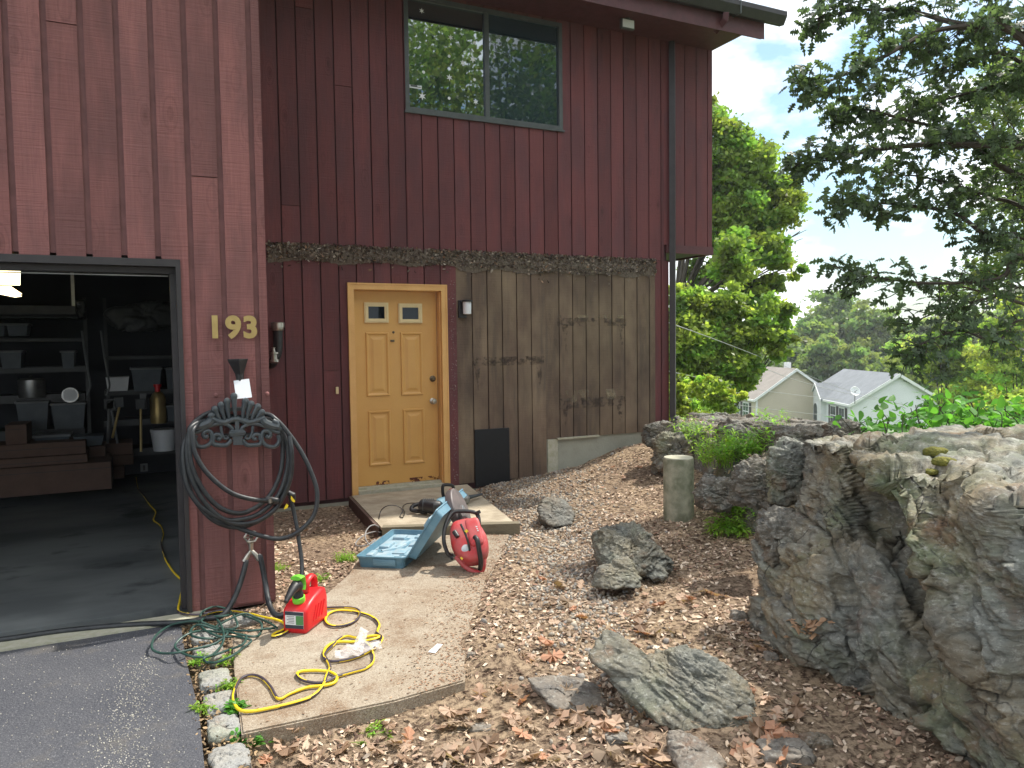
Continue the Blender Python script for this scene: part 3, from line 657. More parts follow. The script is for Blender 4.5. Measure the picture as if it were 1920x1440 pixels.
# garage roof
mb = MB(); mb.add([(-7.4, G-.35, 4.62), (1.15, G-.35, 4.62), (1.15, G-.35, 4.74), (-7.4, G-.35, 4.74), (-7.4, D+.1, 5.7), (1.15, D+.1, 5.7), (1.15, D+.1, 5.85), (-7.4, D+.1, 5.85)], [(0, 1, 2, 3), (0, 4, 5, 1), (3, 2, 6, 7), (1, 5, 6, 2), (0, 3, 7, 4)]); mb.build('garage_roof', M['shingle'], house)
# downspout
dsp = MB(); dsp.tube([(6.35, FY-.06, 5.43), (6.35, FY-.05, 5.36), (6.33, FY+.1, 5.27)], .05, 4, sq=(.95, .95)); dsp.build('outlet_elbow', M['maroontrim'], house)
dsp = MB(); dsp.tube([(6.035, D-.05, 5.26), (6.035, D-.055, 4.9), (6.035, D-.055, 2.4), (6.03, D-.06, .66), (6.06, D-.16, .55)], .052, 4, sq=(.95, .95)); dsp.build('downspout', M['trimdark'], house)
# plumbing vent
vp = MB(); p = at(521, 650, D-.1); p2 = at(521, 614, D-.1); p3 = at(512, 672, D-.1)
vent = thing('vent_pipe', 'black elbow vent pipe with silver cap and valve on red wall', 'pipe', tuple(p))
vp.tube(spline([p2, p, at(519, 664, D-.1), at(511, 680, D-.1), at(506, 683, D-.04), at(504, 683, D)], 4), .045, 14); vp.build('pipe', M['blackp'], vent, True)
vp = MB(); vp.lathe([(.052, 0), (.056, .01), (.056, .028), (.066, .03), (.066, .075), (.055, .08)], p2-[0, 0, .03]); vp.build('cap', M['nickel'], vent, True)
vp = MB(); q = at(514, 671, D-.18); vp.lathe([(.03, -.05), (.045, -.045), (.045, -.02), (.03, -.018), (.03, .03), (.045, .032), (.045, .05), (.016, .055), (.012, .09), (.02, .1)], q, (0, .15, 1)); vp.build('valve', M['nickel'], vent, True)

# ------------------------------------------------------------------ things on the wall
p = at(866, 580, D-.02); lan = thing('wall_lantern', 'small black wall lantern with white ribbed shade right of the yellow door', 'lantern', (3.24, D-.02, 1.98))
mb = MB(); a_, b_ = at(858, 563, D-.02), at(870, 596, D-.02); mb.box((a_[0], D-.05, b_[2]), (b_[0]+.02, D-.022, a_[2]), bev=.004); mb.build('back_plate', M['blackp'], lan)
q = at(875.5, 566, D-.1); mb = MB(); mb.lathe([(.062, 0), (.062, .014), (.045, .022)], q); mb.box((q[0]-.02, q[1], q[2]), (q[0]+.01, D-.045, q[2]+.018)); mb.build('cap', M['blackp'], lan, True)
mb = MB(); n_ = 28; prof = [(.044, 0), (.047, -.01), (.044, -.13), (.02, -.135)]
mb.lathe([(r_, h) for r_, h in reversed(prof)], q, n=24); mb.build('shade', M['whitep'], lan, True)
q = zt(1178, 45, 5.2); fl = thing('flood_light', 'small square flood light mounted under the eave', 'light', tuple(q)); mb = MB()
mb.box(q+[-.09, 0, -.055], q+[.09, .05, .06], bev=.01); mb.build('housing', M['frame'], fl); mb = MB(); mb.box(q+[-.075, -.006, -.04], q+[.075, -.0005, .045]); mb.build('lens', M['whitep'], fl)
mb = MB(); mb.cyl(q+[0, .02, .05], q+[0, .02, .075], .03); mb.build('bracket', M['frame'], fl)
dbx = at(632, 732, D-.03); mb = MB(); mb.box(dbx+[-.014, -.012, -.036], dbx+[.014, .01, .036], bev=.004); tag(mb.build('doorbell', M['cream']), 'tiny cream doorbell button left of the yellow door', 'doorbell')
a_, b_ = at(890, 806, D-.04), at(956, 906, D-.04); mb = MB(); hp = thing('wall_hatch', 'black rectangular panel low on the weathered siding', 'panel', ((a_[0]+b_[0])/2, D-.04, 0))
mb.box((a_[0], D-.045, b_[2]), (b_[0], D-.0275, a_[2]), bev=.004); M['navy'] = simple('matt black panel', (.006, .008, .012), .5); mb.build('sheet', M['navy'], hp)
mb = MB()
for xx in (a_[0]+.02, b_[0]-.02):
    for zz in (a_[2]-.02, b_[2]+.02, (a_[2]+b_[2])/2): mb.lathe([(.006, 0), (.004, .003)], (xx, D-.0455, zz), (0, -1, 0), 8)
mb.build('screw', M['trimdark'], hp)
# 193
num = thing('house_number', 'brass house number 193 on the garage corner column', 'house number', (.55, G-.03, 1.72))
for ch, px in (('1', 403.5), ('9', 438), ('3', 470)):
    cu = bpy.data.curves.new('t', 'FONT'); cu.body = ch; cu.size = .18; cu.extrude = .004; cu.offset = .0075; cu.align_x = 'CENTER'; cu.resolution_u = 6
    tmp = bpy.data.objects.new('t', cu); COL.objects.link(tmp); bpy.context.view_layer.update()
    me = bpy.data.meshes.new_from_object(tmp.evaluated_get(bpy.context.evaluated_depsgraph_get())); bpy.data.objects.remove(tmp)
    p = at(px, 632, G-.034); me.transform(mathutils.Matrix.Translation((p[0], G-.034, p[2])) @ mathutils.Matrix.Rotation(pi/2, 4, 'X'))
    me.materials.clear(); me.materials.append(M['brass']); link('digit', me, num)
# rain gauge funnel and card
fn = thing('funnel', 'small black square funnel fixed above the hose hanger', 'funnel', tuple(at(446, 690, G-.06))); mb = MB()
p0, p1, p2 = at(446, 673, G-.07), at(449, 700, G-.06), at(450, 712, G-.05)
mb.tube([p0, p0-[0, 0, .008], p1, p2], [.06, .058, .026, .022], 4, caps=True); mb.build('cone', M['blackp'], fn)
mb = MB(); mb.cyl(p1, p1-[0, 0, .05], .02, .02, 10); mb.build('spout', M['blackp'], fn)
c0, c1, c2, c3 = at(438, 714, G-.075), at(467, 710, G-.08), at(472.5, 745, G-.12), at(443, 748, G-.115); mb = MB(); mb.add([c0, c1, c2, c3]+[v+[0, .003, 0] for v in (c0, c1, c2, c3)], [(0, 1, 2, 3), (7, 6, 5, 4), (0, 4, 5, 1), (1, 5, 6, 2), (2, 6, 7, 3), (3, 7, 4, 0)])
tag(mb.build('card', M['paper']), 'blank white card tucked above the hose hanger', 'card')

# ------------------------------------------------------------------ hose hanger: ornamental casting
HY = G-.12
hg = thing('hose_hanger', 'ornate dark cast hose hanger with shell crest and scrolls on the column', 'hose hanger', tuple(at(445, 800, G-.03)))
def P2(x, y, Yq=HY): return at(330+x/4.8, 720+y/4.8, Yq)       # coordinates of a close-up of the hanger
mb = MB()
for i, (bx, by, tx, ty) in enumerate(((330, 320, 318, 285), (400, 325, 350, 225), (440, 318, 405, 190), (480, 310, 460, 155), (540, 310, 520, 110), (600, 310, 625, 155), (640, 312, 675, 180), (680, 318, 735, 205), (720, 325, 770, 255))):
    d_ = np.array([tx-bx, ty-by]); 
    mb.tube([P2(bx, by), P2(bx+d_[0]*.5-6, by+d_[1]*.5), P2(tx, ty), P2(tx+d_[0]*.04, ty+d_[1]*.04)], [.008, .014, .02, .012], 10); mb.lathe([(.004, -.02), (.019, -.012), (.022, 0), (.019, .012), (.004, .02)], P2(tx, ty), (0, 1, 0), 12)
mb.tube([P2(x, y) for x, y in spline([(300, 300, 0), (420, 345, 0), (540, 315, 0), (660, 345, 0), (800, 300, 0)], 6)[:, :2]], .017, 8)
mb.build('shell_crest', M['iron'], hg, True)
mb = MB()
for s in (-1, 1):
    X = lambda x: 548+s*(548-x) if s > 0 else x
    def C(pts, r): mb.tube([P2(q[0], q[1]) for q in spline([(548+s*(x-548)*-1 if s > 0 else x, y, 0) for x, y in pts], 7)], r, 8)
    C([(430, 345), (470, 325), (548, 318)], .012)
    C([(175, 385), (230, 375), (300, 345), (320, 315)], .024)
    C([(165, 440), (210, 425), (280, 385), (370, 360), (450, 362), (505, 400), (505, 430)], .0125)
    C([(180, 460), (168, 510), (200, 560), (260, 562), (310, 530), (325, 480), (310, 430), (270, 425), (245, 455), (265, 480), (290, 462)], .013)
    C([(325, 500), (340, 540), (400, 550), (460, 545), (500, 500)], .014)
    C([(340, 500), (345, 460), (385, 455), (405, 480), (385, 498), (372, 482)], .012)
    C([(405, 375), (412, 440), (440, 490), (470, 485), (465, 465)], .009)
for pp in ((165, 395), (930, 395)): mb.lathe([(.004, -.012), (.018, -.008), (.018, .008), (.004, .012)], P2(*pp), (0, 1, 0), 12)
mb.tube([P2(870, 330), P2(905, 350), P2(925, 385)], [.016, .02, .014], 10)
mb.build('scrollwork', M['iron'], hg, True)
mb = MB(); q0, q1 = P2(480, 415), P2(618, 460); mb.box((q0[0], HY-.022, q1[2]), (q1[0], HY+.0, q0[2]), bev=.004); q0, q1 = P2(474, 430), P2(625, 443); mb.box((q0[0], HY-.026, q1[2]), (q1[0], HY, q0[2]), bev=.003)
mb.prism([(P2(x, y)[0], P2(x, y)[2]) for x, y in ((500, 460), (600, 460), (592, 520), (605, 545), (510, 548), (515, 520))], HY-.015, HY+.0); mb.prism([(P2(x, y)[0], P2(x, y)[2]) for x, y in ((530, 320), (565, 320), (568, 414), (528, 414))], HY-.012, HY)
mb.build('centre_vase', M['iron'], hg)
mb = MB(); q0, q1 = P2(250, 350), P2(860, 350)
for zz, ins in ((.0, 0), (-.09, .03), (.07, .12)): mb.box((q0[0]+ins, HY+.008, q0[2]+zz-.01), (q1[0]-ins, G-.028, q0[2]+zz+.01), bev=.003)
mb.build('saddle', M['blackp'], hg)
mb = MB()
for pp in ((358, 100), (820, 88)): mb.lathe([(.014, 0), (.012, .006), (.004, .009)], P2(*pp, Yq=G-.026), (0, -1, 0), 10)
tag(mb.build('bolt_cap', M['garage']), 'two painted bolt heads in the column above the hose hanger', 'bolts')

# hose coil
def P3(x, y, yo=0): return P2(x, y, HY-.02+yo)
mb = MB(); HR = .0145
loops = [
 [(905, 1045), (700, 1040), (480, 970), (280, 800), (170, 620), (150, 480), (160, 400), (260, 330), (548, 340), (840, 330), (930, 420), (960, 560), (940, 800), (830, 1020), (640, 1150), (480, 1150), (330, 1060), (200, 880), (130, 680), (120, 480), (140, 380), (300, 320), (548, 330), (800, 320), (935, 400), (1000, 560), (1000, 760), (920, 1000), (740, 1170), (540, 1225), (400, 1200), (240, 1040), (130, 820), (100, 560), (150, 400), (300, 310), (548, 320), (820, 320), (950, 440), (1030, 640), (1010, 860), (920, 1080), (760, 1220), (560, 1260), (380, 1200), (220, 1100), (110, 940), (70, 740), (70, 560), (110, 460), (160, 350), (330, 250), (548, 300), (800, 270), (900, 320), (1010, 440), (1120, 600), (1210, 780), (1270, 980), (1240, 1180), (1100, 1330), (950, 1390), (800, 1375), (600, 1310), (380, 1210), (200, 1080), (90, 880), (55, 720), (90, 520)]]
rr_ = random.Random(4)
for lp in loops:
    pts = []
    for i, (x, y) in enumerate(lp):
        yo = -.055*math.sin(i*.45)-.01
        if y < 400 and 200 < x < 900: yo = .06+.02*rr_.random()
        pts.append(P3(x, y, yo))
    mb.tube(spline(pts, 7), HR, 10)
mb.tube(spline([P3(1020, 470, -.03), P3(1040, 620, -.05), P3(1030, 840, -.03), P3(940, 1060, 0), P3(800, 1200, 0), P3(560, 1290, .01), P3(330, 1220, 0), P3(160, 1020, .01), P3(80, 800, 0), P3(60, 600, .02), P3(110, 470, .04), P3(200, 380, .06)], 7), HR, 10)
hose = mb.build('hose', M['blackrub'], None, True); tag(hose, 'long black rubber hose coiled over the ornate hanger', 'hose')
mb = MB(); q0, q1 = P3(800, 1042, -.01), P3(925, 1055, -.01); mb.tube([q0, q0*.5+q1*.5, q1], [.02, .024, .02], 10); mb.build('nozzle', M['blackp'], hose, True)
mb = MB(); mb.tube([P3(845, 1030, -.03), P3(850, 1070, -.03)], .014, 10); mb.build('coupling', M['nickel'], hose, True)
# yellow shut-off and drop hose
mb = MB(); q = [P3(1020, 990, .03), P3(1060, 1150, .03), P3(1095, 1330, .0), at(560, 1010, G-.14), at(566, 1060, G-.2), at(563, 1110, G-.3), zt(560, 1140, .04), zt(570, 1165, .013)]
mb.tube(spline(q, 8), .0125, 10); dh = mb.build('hose', M['blackrub'], None, True); tag(dh, 'black hose hanging from the coil down behind the red fuel can', 'hose')
mb = MB(); mb.tube([P3(1010, 980, .03), P3(1050, 1000, .02), P3(1060, 1045, .02)], [.018, .022, .012], 10); mb.build('coupling', M['blackp'], dh, True)
mb = MB(); mb.prism([(P3(x, y)[0], P3(x, y)[2]) for x, y in ((1030, 1000), (1065, 1045), (1058, 1058), (1040, 1050), (1028, 1030))], HY-.05, HY-.035); mb.prism([(P3(x, y)[0], P3(x, y)[2]) for x, y in ((990, 1072), (1005, 1085), (995, 1110), (965, 1120), (975, 1100))], HY-.05, HY-.035); mb.build('lever', M['yellow'], dh)
# spigot
sp_ = thing('spigot', 'outdoor tap with wheel handle and two way splitter on the column', 'tap', tuple(at(470, 1010, G-.05))); mb = MB(); q = at(470, 1008, G-.1)
mb.cyl(q+[0, .09, -.05], q+[0, -.0, -.055], .014); mb.cyl(q+[0, 0, -.02], q+[0, 0, -.1], .016, .013); 
for s in (-1, 1): mb.tube([q+[0, 0, -.08], q+[s*.022, -.01, -.105], q+[s*.045, -.015, -.14]], [.013, .015, .017], 10)
mb.build('body', M['nickel'], sp_, True); mb = MB(); th_ = np.linspace(0, 2*pi, 24, endpoint=False); mb.tube([q+np.array([.038*cos(a)*(1+.08*cos(a*6)), -.03, .012+.032*sin(a)*(1+.08*cos(a*6))]) for a in th_], .006, 6, closed=True)
for k in range(3): a = pi*k/3; mb.tube([q+[.036*cos(a), -.03, .012+.03*sin(a)], q+[-.036*cos(a), -.03, .012-.03*sin(a)]], .004, 6)
mb.cyl(q+[0, -.04, .012], q+[0, 0, -.04], .009); mb.build('wheel_handle', M['nickel'], sp_, True)
mb = MB(); mb.tube(spline([q+[-.045, -.015, -.14], at(461, 1055, G-.12), at(450, 1095, G-.16), at(435, 1130, G-.22), zt(415, 1155, .03), zt(385, 1160, .02), zt(340, 1167, .012), zt(240, 1172, .008), zt(120, 1183, .008), zt(0, 1200, .008), zt(-150, 1216, .008)], 8), .0165, 12)
tag(mb.build('hose', M['blackrub'], None, True), 'thick black hose from the tap running left along the garage threshold', 'hose')
mb = MB(); mb.tube(spline([q+[.045, -.015, -.14], at(488, 1045, G-.12), at(497, 1090, G-.15), at(504, 1130, G-.24), zt(516, 1152, .015), zt(535, 1152, .015), zt(560, 1140, .015), zt(590, 1130, .015)], 8), .0165, 12)
tag(mb.build('hose', M['blackrub'], None, True), 'thick black hose looping from the tap down behind the fuel can', 'hose')

# ------------------------------------------------------------------ cords on the ground
def K(x, y, z=.012): return zt(270+x/4.085, 1070+y/4.085, z)
mb = MB(); YR = .0075
A = [K(x, y) for x, y in ((285, 70), (292, 130), (275, 230), (262, 300), (290, 325), (380, 338), (470, 330), (560, 310), (680, 305), (790, 322), (900, 350), (1000, 372), (1060, 395), (1090, 430), (1060, 455), (1000, 480), (985, 500), (1030, 498), (1090, 470), (1120, 440), (1160, 350), (1280, 290), (1400, 285), (1560, 282), (1640, 300), (1650, 345), (1600, 395), (1500, 425), (1420, 415), (1390, 375), (1420, 325), (1500, 305), (1620, 315), (1740, 350), (1800, 410), (1785, 475), (1825, 515), (1780, 580), (1680, 640), (1560, 680), (1440, 695), (1380, 670), (1380, 610), (1430, 560), (1500, 545), (1620, 545), (1740, 530), (1800, 510), (1790, 500), (1740, 500), (1640, 515), (1560, 500), (1500, 520), (1450, 570), (1385, 640), (1400, 680), (1425, 740), (1400, 800), (1370, 880), (1290, 960), (1150, 1010), (980, 1050), (820, 1078), (730, 1065), (690, 1010), (690, 930), (740, 830), (820, 800), (900, 820), (970, 890), (1030, 980), (1120, 940), (1250, 895), (1380, 880), (1460, 855), (1475, 810), (1420, 775), (1300, 765), (1190, 775), (1175, 805), (1220, 840), (1310, 860), (1400, 850), (1480, 810), (1600, 775), (1700, 745), (1755, 690), (1740, 600), (1690, 550))]
tag(MB().tube(spline(A, 6), YR, 10, twist=.11).build('extension_cord', [M['yellow'], M['purple']], None, True), 'yellow extension cord with dark stripe looped over the concrete walk', 'extension cord')
A = [zt(x, y, .01) for x, y in ((338, 1085), (325, 1072), (312, 1052), (308, 1040), (302, 1020), (306, 1000), (300, 985), (288, 975), (292, 960), (280, 945), (270, 930), (258, 915), (255, 895))]
tag(MB().tube(spline(A, 6), .007, 8, twist=.2).build('extension_cord', [M['yellow'], M['purple']], None, True), 'yellow cord snaking across the dark garage floor', 'extension cord')
B = [(1000, 440), (940, 445), (800, 460), (620, 450), (480, 410), (440, 380), (520, 345), (580, 400), (610, 480), (600, 560), (530, 640), (460, 670), (480, 700), (560, 700), (680, 650), (760, 590), (820, 540), (780, 520), (640, 500), (520, 520), (400, 510), (355, 480), (380, 430), (440, 415), (560, 450), (700, 440), (710, 390), (660, 310), (560, 275), (470, 300), (430, 350), (440, 430), (560, 500), (700, 505), (780, 495), (760, 560), (640, 610), (480, 660), (340, 650), (240, 590), (270, 530), (350, 480), (440, 460), (560, 470), (640, 480), (540, 560), (380, 600), (240, 630), (120, 630), (60, 590), (90, 500), (200, 420), (330, 390), (420, 390)]
C_ = [(420, 390), (480, 350), (600, 350), (700, 330), (840, 370), (900, 410), (890, 480), (840, 505), (700, 480), (560, 440), (600, 400), (760, 330), (860, 360), (960, 400), (1020, 440)]
for L, lb in ((B, 'tangled dark green garden cord at the corner of the driveway'), (C_, 'dark green cord arching across the soil beside the column base')):
    pts = [K(x, y, .012+.012*(i % 3)) for i, (x, y) in enumerate(L)]
    tag(MB().tube(spline(pts, 6), .0065, 8).build('garden_cord', M['greenh'], None, True), lb, 'cord')  # the dark green garden cord

# ------------------------------------------------------------------ fuel can
fc = thing('fuel_can', 'red plastic fuel can with black spout and white label', 'fuel can', tuple(zt(570, 1180, 0)))
def rbox(sx, sy, sz, bev, seg=4, taper=0):
    bm = bmesh.new(); bmesh.ops.create_cube(bm, size=1)
    for v in bm.verts: v.co = mathutils.Vector((v.co.x*sx, v.co.y*sy, (v.co.z+.5)*sz))
    bmesh.ops.bevel(bm, geom=bm.edges[:], offset=bev, segments=seg, affect='EDGES', profile=.5)
    for v in bm.verts:
        k = 1-taper*max(0, v.co.z/sz)**2; v.co.x *= k; v.co.y *= k
    return bm
fb = zt(574, 1172, 0)
FA = radians(52)
def TF(V, base=None, ang=FA):
    V = np.asarray(V, float); c, s = cos(ang), sin(ang); b = fb if base is None else base
    return np.stack([V[:, 0]*c-V[:, 1]*s+b[0], V[:, 0]*s+V[:, 1]*c+b[1], V[:, 2]+b[2]], 1)
# local: x = long side (receding to the right), y = across; the label end is at -x
mb = MB(); V = []; F = []
prof = [(-.125, 0), (.125, 0), (.135, .015), (.135, .14), (.115, .19), (.06, .2), (-.03, .18), (-.075, .165), (-.125, .14), (-.135, .12), (-.135, .015)]
bm = bmesh.new(); vv = [bm.verts.new((x, -.075, z)) for x, z in prof]; f = bm.faces.new(vv); r = bmesh.ops.extrude_face_region(bm, geom=[f])
for v in [e for e in r['geom'] if isinstance(e, bmesh.types.BMVert)]: v.co.y = .075
bmesh.ops.bevel(bm, geom=[e for e in bm.edges if abs(e.verts[0].co.y-e.verts[1].co.y) < .01], offset=.022, segments=4, affect='EDGES', profile=.5)
mb.addbm(bm); mb.build('body', M['redp'], fc, True, T=TF)
mb = MB()
mb.tube(spline([(.115, 0, .18), (.11, 0, .24), (.07, 0, .265), (.02, 0, .245), (.005, 0, .19)], 6), .0165, 10, sq=(1.3, .9)); mb.build('handle', M['redp'], fc, True, T=TF)
mb = MB()
for k in range(4): mb.tube([(-.06+k*.035, -.0755, .05), (-.02+k*.035, -.0755, .13)], .005, 6)
mb.build('rib', M['redp'], fc, True, T=TF)
mb = MB(); mb.box((-.1375, -.055, .03), (-.1352, .055, .125)); lab = mb.build('label', M['whitep'], fc, T=TF)
mb = MB(); mb.box((-.1388, -.055, .105), (-.1377, .055, .125)); mb.box((-.1388, -.055, .03), (-.1377, .055, .05)); mb.build('label_band', simple('label navy', (.03, .04, .06), .5), lab, T=TF)
mb = MB(); mb.box((-.1388, -.055, .052), (-.1377, -.01, .103)); mb.build('label_green', simple('label green', (.08, .25, .08), .5), lab, T=TF)
mb = MB()
for k in range(5): mb.box((-.1388, .0, .096-k*.009), (-.1377, .045-.01*(k % 2), .0985-k*.009))
mb.build('label_lines', M['frame'], lab, T=TF)
mb = MB(); mb.lathe([(.034, 0), (.036, .01), (.036, .03), (.03, .032)], (-.075, 0, .163), (-.2, 0, 1)); mb.build('neck_ring', M['lime'], fc, True, T=TF)
mb = MB(); mb.lathe([(.029, .0), (.029, .03), (.025, .035), (.025, .06)], (-.079, 0, .185), (-.2, 0, 1)); mb.tube(spline([(-.09, 0, .24), (-.1, .0, .262), (-.14, 0, .255), (-.2, 0, .225), (-.225, 0, .21)], 5), [.03, .032, .033, .034, .034, .034, .033, .031, .029, .028, .026, .024, .022, .02, .018, .017, .015, .014, .013, .013, .012], 12); mb.build('spout', M['blackp'], fc, True, T=TF)
mb = MB(); mb.tube(spline([(-.055, 0, .225), (-.045, 0, .26), (-.06, 0, .3), (-.11, 0, .305)], 5), [.02]*8+[.022]*8, 8, sq=(1.5, .6)); mb.build('spout_guard', M['lime'], fc, True, T=TF)

# ------------------------------------------------------------------ door platform
pf = thing('door_platform', 'low weathered plywood platform on a timber beam below the yellow door', 'platform', (2.4, 6.6, 0))
q = [np.array(v) for v in ((1.94, 7.72), (1.815, 6.22), (2.865, 5.80), (3.22, 7.72))]
mb = MB(); c_ = [q[0], q[1]+[0, .0], q[2]+[0, 0], q[3]]; mb.prism([tuple(v) for v in c_], .045, .07, axis='z'); mb.build('top', M['ply'], pf)
d_ = (q[2]-q[1])/np.linalg.norm(q[2]-q[1]); n_ = np.array([-d_[1], d_[0]])
mb = MB(); mb.prism([tuple(q[1]-n_*.005), tuple(q[2]-n_*.005+d_*.03), tuple(q[2]+n_*.085+d_*.03), tuple(q[1]+n_*.085)], -.07, .074, axis='z'); mb.build('front_beam', M['wood'], pf)
mb = MB(); e_ = (q[0]-q[1])/np.linalg.norm(q[0]-q[1]); m_ = np.array([-e_[1], e_[0]])
mb.prism([tuple(q[1]+m_*.006+e_*.09), tuple(q[0]+m_*.006), tuple(q[0]+m_*.03), tuple(q[1]+m_*.03+e_*.09)], -.08, .066, axis='z'); mb.build('side_board', M['sidew'], pf)

# ------------------------------------------------------------------ blue tool case
def J(x, y, z): return zt(640+x/6, 890+y/6, z)
case = thing('tool_case', 'open blue plastic tool case with its lid leaning back on the red saw', 'tool case', tuple(zt(715, 1050, 0)))
ch = .085
c0, c1, c2, c3 = J(165, 915, ch), J(715, 935, ch), J(880, 622, ch), J(525, 617, ch)
ex = (c1-c0); ey = (c3-c0); Lx, Ly = np.linalg.norm(ex), np.linalg.norm(ey)
ex /= Lx; ey = ey-ex*(ey@ex); ey /= np.linalg.norm(ey); Ly = .5*(Ly+np.linalg.norm(c2-c1)); ez = np.array([0, 0, 1.])
def TC(V): V = np.asarray(V, float); return c0*[1, 1, 0]+V[:, :1]*ex+V[:, 1:2]*ey+V[:, 2:3]*ez
def shell(mb, lx, ly, h, ins, t=.008, rc=.03):
    def rrect(x0, y0, x1, y1, r, z, n=4):
        P = []
        for cx, cy, a0 in ((x0+r, y0+r, pi), (x1-r, y0+r, 1.5*pi), (x1-r, y1-r, 0), (x0+r, y1-r, .5*pi)):
            for k in range(n+1): a = a0+k*pi/2/n; P.append((cx+r*cos(a), cy+r*sin(a), z))
        return P
    R = [rrect(ins, ins, lx-ins, ly-ins, rc, 0), rrect(.004, .004, lx-.004, ly-.004, rc, h-.012), rrect(-.004, -.004, lx+.004, ly+.004, rc, h-.01), rrect(-.004, -.004, lx+.004, ly+.004, rc, h), rrect(t, t, lx-t, ly-t, rc*.8, h), rrect(t+.004, t+.004, lx-t-.004, ly-t-.004, rc*.8, h-.02), rrect(ins+t, ins+t, lx-ins-t, ly-ins-t, rc*.8, .028 if h > .03 else .01)]
    n = len(R[0]); V = [p for r_ in R for p in r_]; F = [tuple(range(n-1, -1, -1)), tuple((len(R)-1)*n+i for i in range(n))]
    for i in range(len(R)-1):
        for j in range(n): F.append((i*n+j, i*n+(j+1) % n, (i+1)*n+(j+1) % n, (i+1)*n+j))
    mb.add(V, F)
mb = MB(); shell(mb, Lx, Ly, ch, .016); base = mb.build('base_tray', M['blue'], case, True, T=TC)
mb = MB(); mb.box((.022, .022, .03), (Lx-.022, Ly-.022, .05), bev=.008)
for (x0, y0, x1, y1, h) in ((.04, .05, .09, .13, .075), (.11, .03, .26, .06, .07), (.05, .2, .13, .3, .07), (.2, .12, .3, .2, .062), (.16, .24, .2, .34, .06), (.26, .25, .33, .33, .066), (.07, .36, .17, .42, .072), (.24, .38, .34, .44, .07), (.03, .14, .07, .19, .05)):
    mb.box((x0*Lx/.37, y0*Ly/.48, .028), (x1*Lx/.37, y1*Ly/.48, h), bev=.008)
mb.tube(spline([(.1*Lx/.37, .16*Ly/.48, .045), (.2*Lx/.37, .22*Ly/.48, .05), (.24*Lx/.37, .34*Ly/.48, .05), (.3*Lx/.37, .36*Ly/.48, .045)], 5), .018, 8)
mb.build('moulded_insert', M['bluel'], case, True, T=TC)
for (x0, y0, x1, y1) in ((.06, .14, .12, .19), (.14, .07, .3, .085), (.22, .215, .25, .3), (.14, .36, .2, .4), (.27, .1, .33, .115)):
    mb = MB(); mb.box((x0*Lx/.37, y0*Ly/.48, .0495), (x1*Lx/.37, y1*Ly/.48, .053), bev=.001); mb.build('pocket', M['blue'], case, T=TC)
mb = MB(); mb.box((.13*Lx/.37, -.007, .02), (.3*Lx/.37, .004, .068), bev=.004); mb.build('front_latch', M['blue'], case, True, T=TC)
LA = radians(57); hx = c1*[1, 1, 0]+ez*ch+ex*.006
lx_ = ex*cos(LA)+ez*sin(LA); lz_ = -(ez*cos(LA)-ex*sin(LA))
def TL(V): V = np.asarray(V, float); return hx+V[:, :1]*lx_+V[:, 1:2]*ey+(V[:, 2:3]-.065)*(-lz_)
LL = .42
mb = MB(); shell(mb, LL, Ly, .065, .014); mb.build('lid', M['blue'], case, True, T=TL)
mb = MB()
for (x0, y0, x1, y1, h) in ((.25, .02, .33, .2, .085), (.34, .04, .4, .3, .075), (.1, .05, .2, .35, .05), (.24, .26, .36, .42, .08)): mb.box((x0, y0*Ly/.48, .02), (x1, y1*Ly/.48, h), bev=.01)
mb.build('lid_insert', M['bluel'], case, True, T=TL)

# ------------------------------------------------------------------ cut-off saw
def Jd(x, y, dep): return dt(640+x/6, 890+y/6, dep)
sw = thing('cutoff_saw', 'dusty red cut-off saw resting on the walk against the platform', 'power saw', tuple(zt(895, 1070, 0)))
d0 = (zt(898, 1072, 0)-O)@FW
mb = MB()
bm = bmesh.new(); bmesh.ops.create_icosphere(bm, subdivisions=5, radius=1)
cen = Jd(1440, 765, d0+.07); ax1 = Jd(1500, 1050, d0)-Jd(1390, 560, d0+.2); ax1 /= np.linalg.norm(ax1)
ax2 = RT-ax1*(RT@ax1); ax2 /= np.linalg.norm(ax2); ax3 = np.cross(ax1, ax2)
for v in bm.verts:
    c = np.array(v.co[:]); p_ = 4.2; k = (np.abs(c)**p_).sum()**(-1/p_); c = c*k
    t = c[0]; wdt = .128*(1-.42*max(t, 0)**2-.3*max(-t, 0)**1.5); dpt = .105*(1-.25*max(t, 0)); 
    pos = cen+ax1*(t*.165)+ax2*(c[1]*wdt+.02*t)+ax3*(c[2]*dpt)
    v.co = mathutils.Vector(pos)
mb.addbm(bm); mb.build('body', M['sawred'], sw, True)
mb = MB(); hp_ = [Jd(1500, 700, d0-.045), Jd(1530, 740, d0-.07), Jd(1550, 850, d0-.08), Jd(1570, 980, d0-.06), Jd(1560, 1060, d0-.02)]; mb.tube(spline(hp_, 5), .017, 10); mb.build('rear_grip', M['blackp'], sw, True)
mb = MB(); mb.tube(spline([Jd(1600, 880, d0+.02), Jd(1600, 1000, d0), Jd(1575, 1085, d0), Jd(1500, 1095, d0), Jd(1390, 1030, d0+.01), Jd(1290, 920, d0+.03)], 6), .019, 10); mb.build('handle_guard', M['sawred'], sw, True)
mb = MB(); mb.tube(spline([Jd(1250, 920, d0+.03), Jd(1200, 890, d0+.02), Jd(1155, 760, d0+.03), Jd(1160, 620, d0+.07), Jd(1200, 500, d0+.12), Jd(1260, 425, d0+.16), Jd(1380, 410, d0+.17), Jd(1500, 425, d0+.17), Jd(1540, 470, d0+.16), Jd(1550, 560, d0+.13)], 6), .0145, 10); mb.build('front_handle', M['blackp'], sw, True)
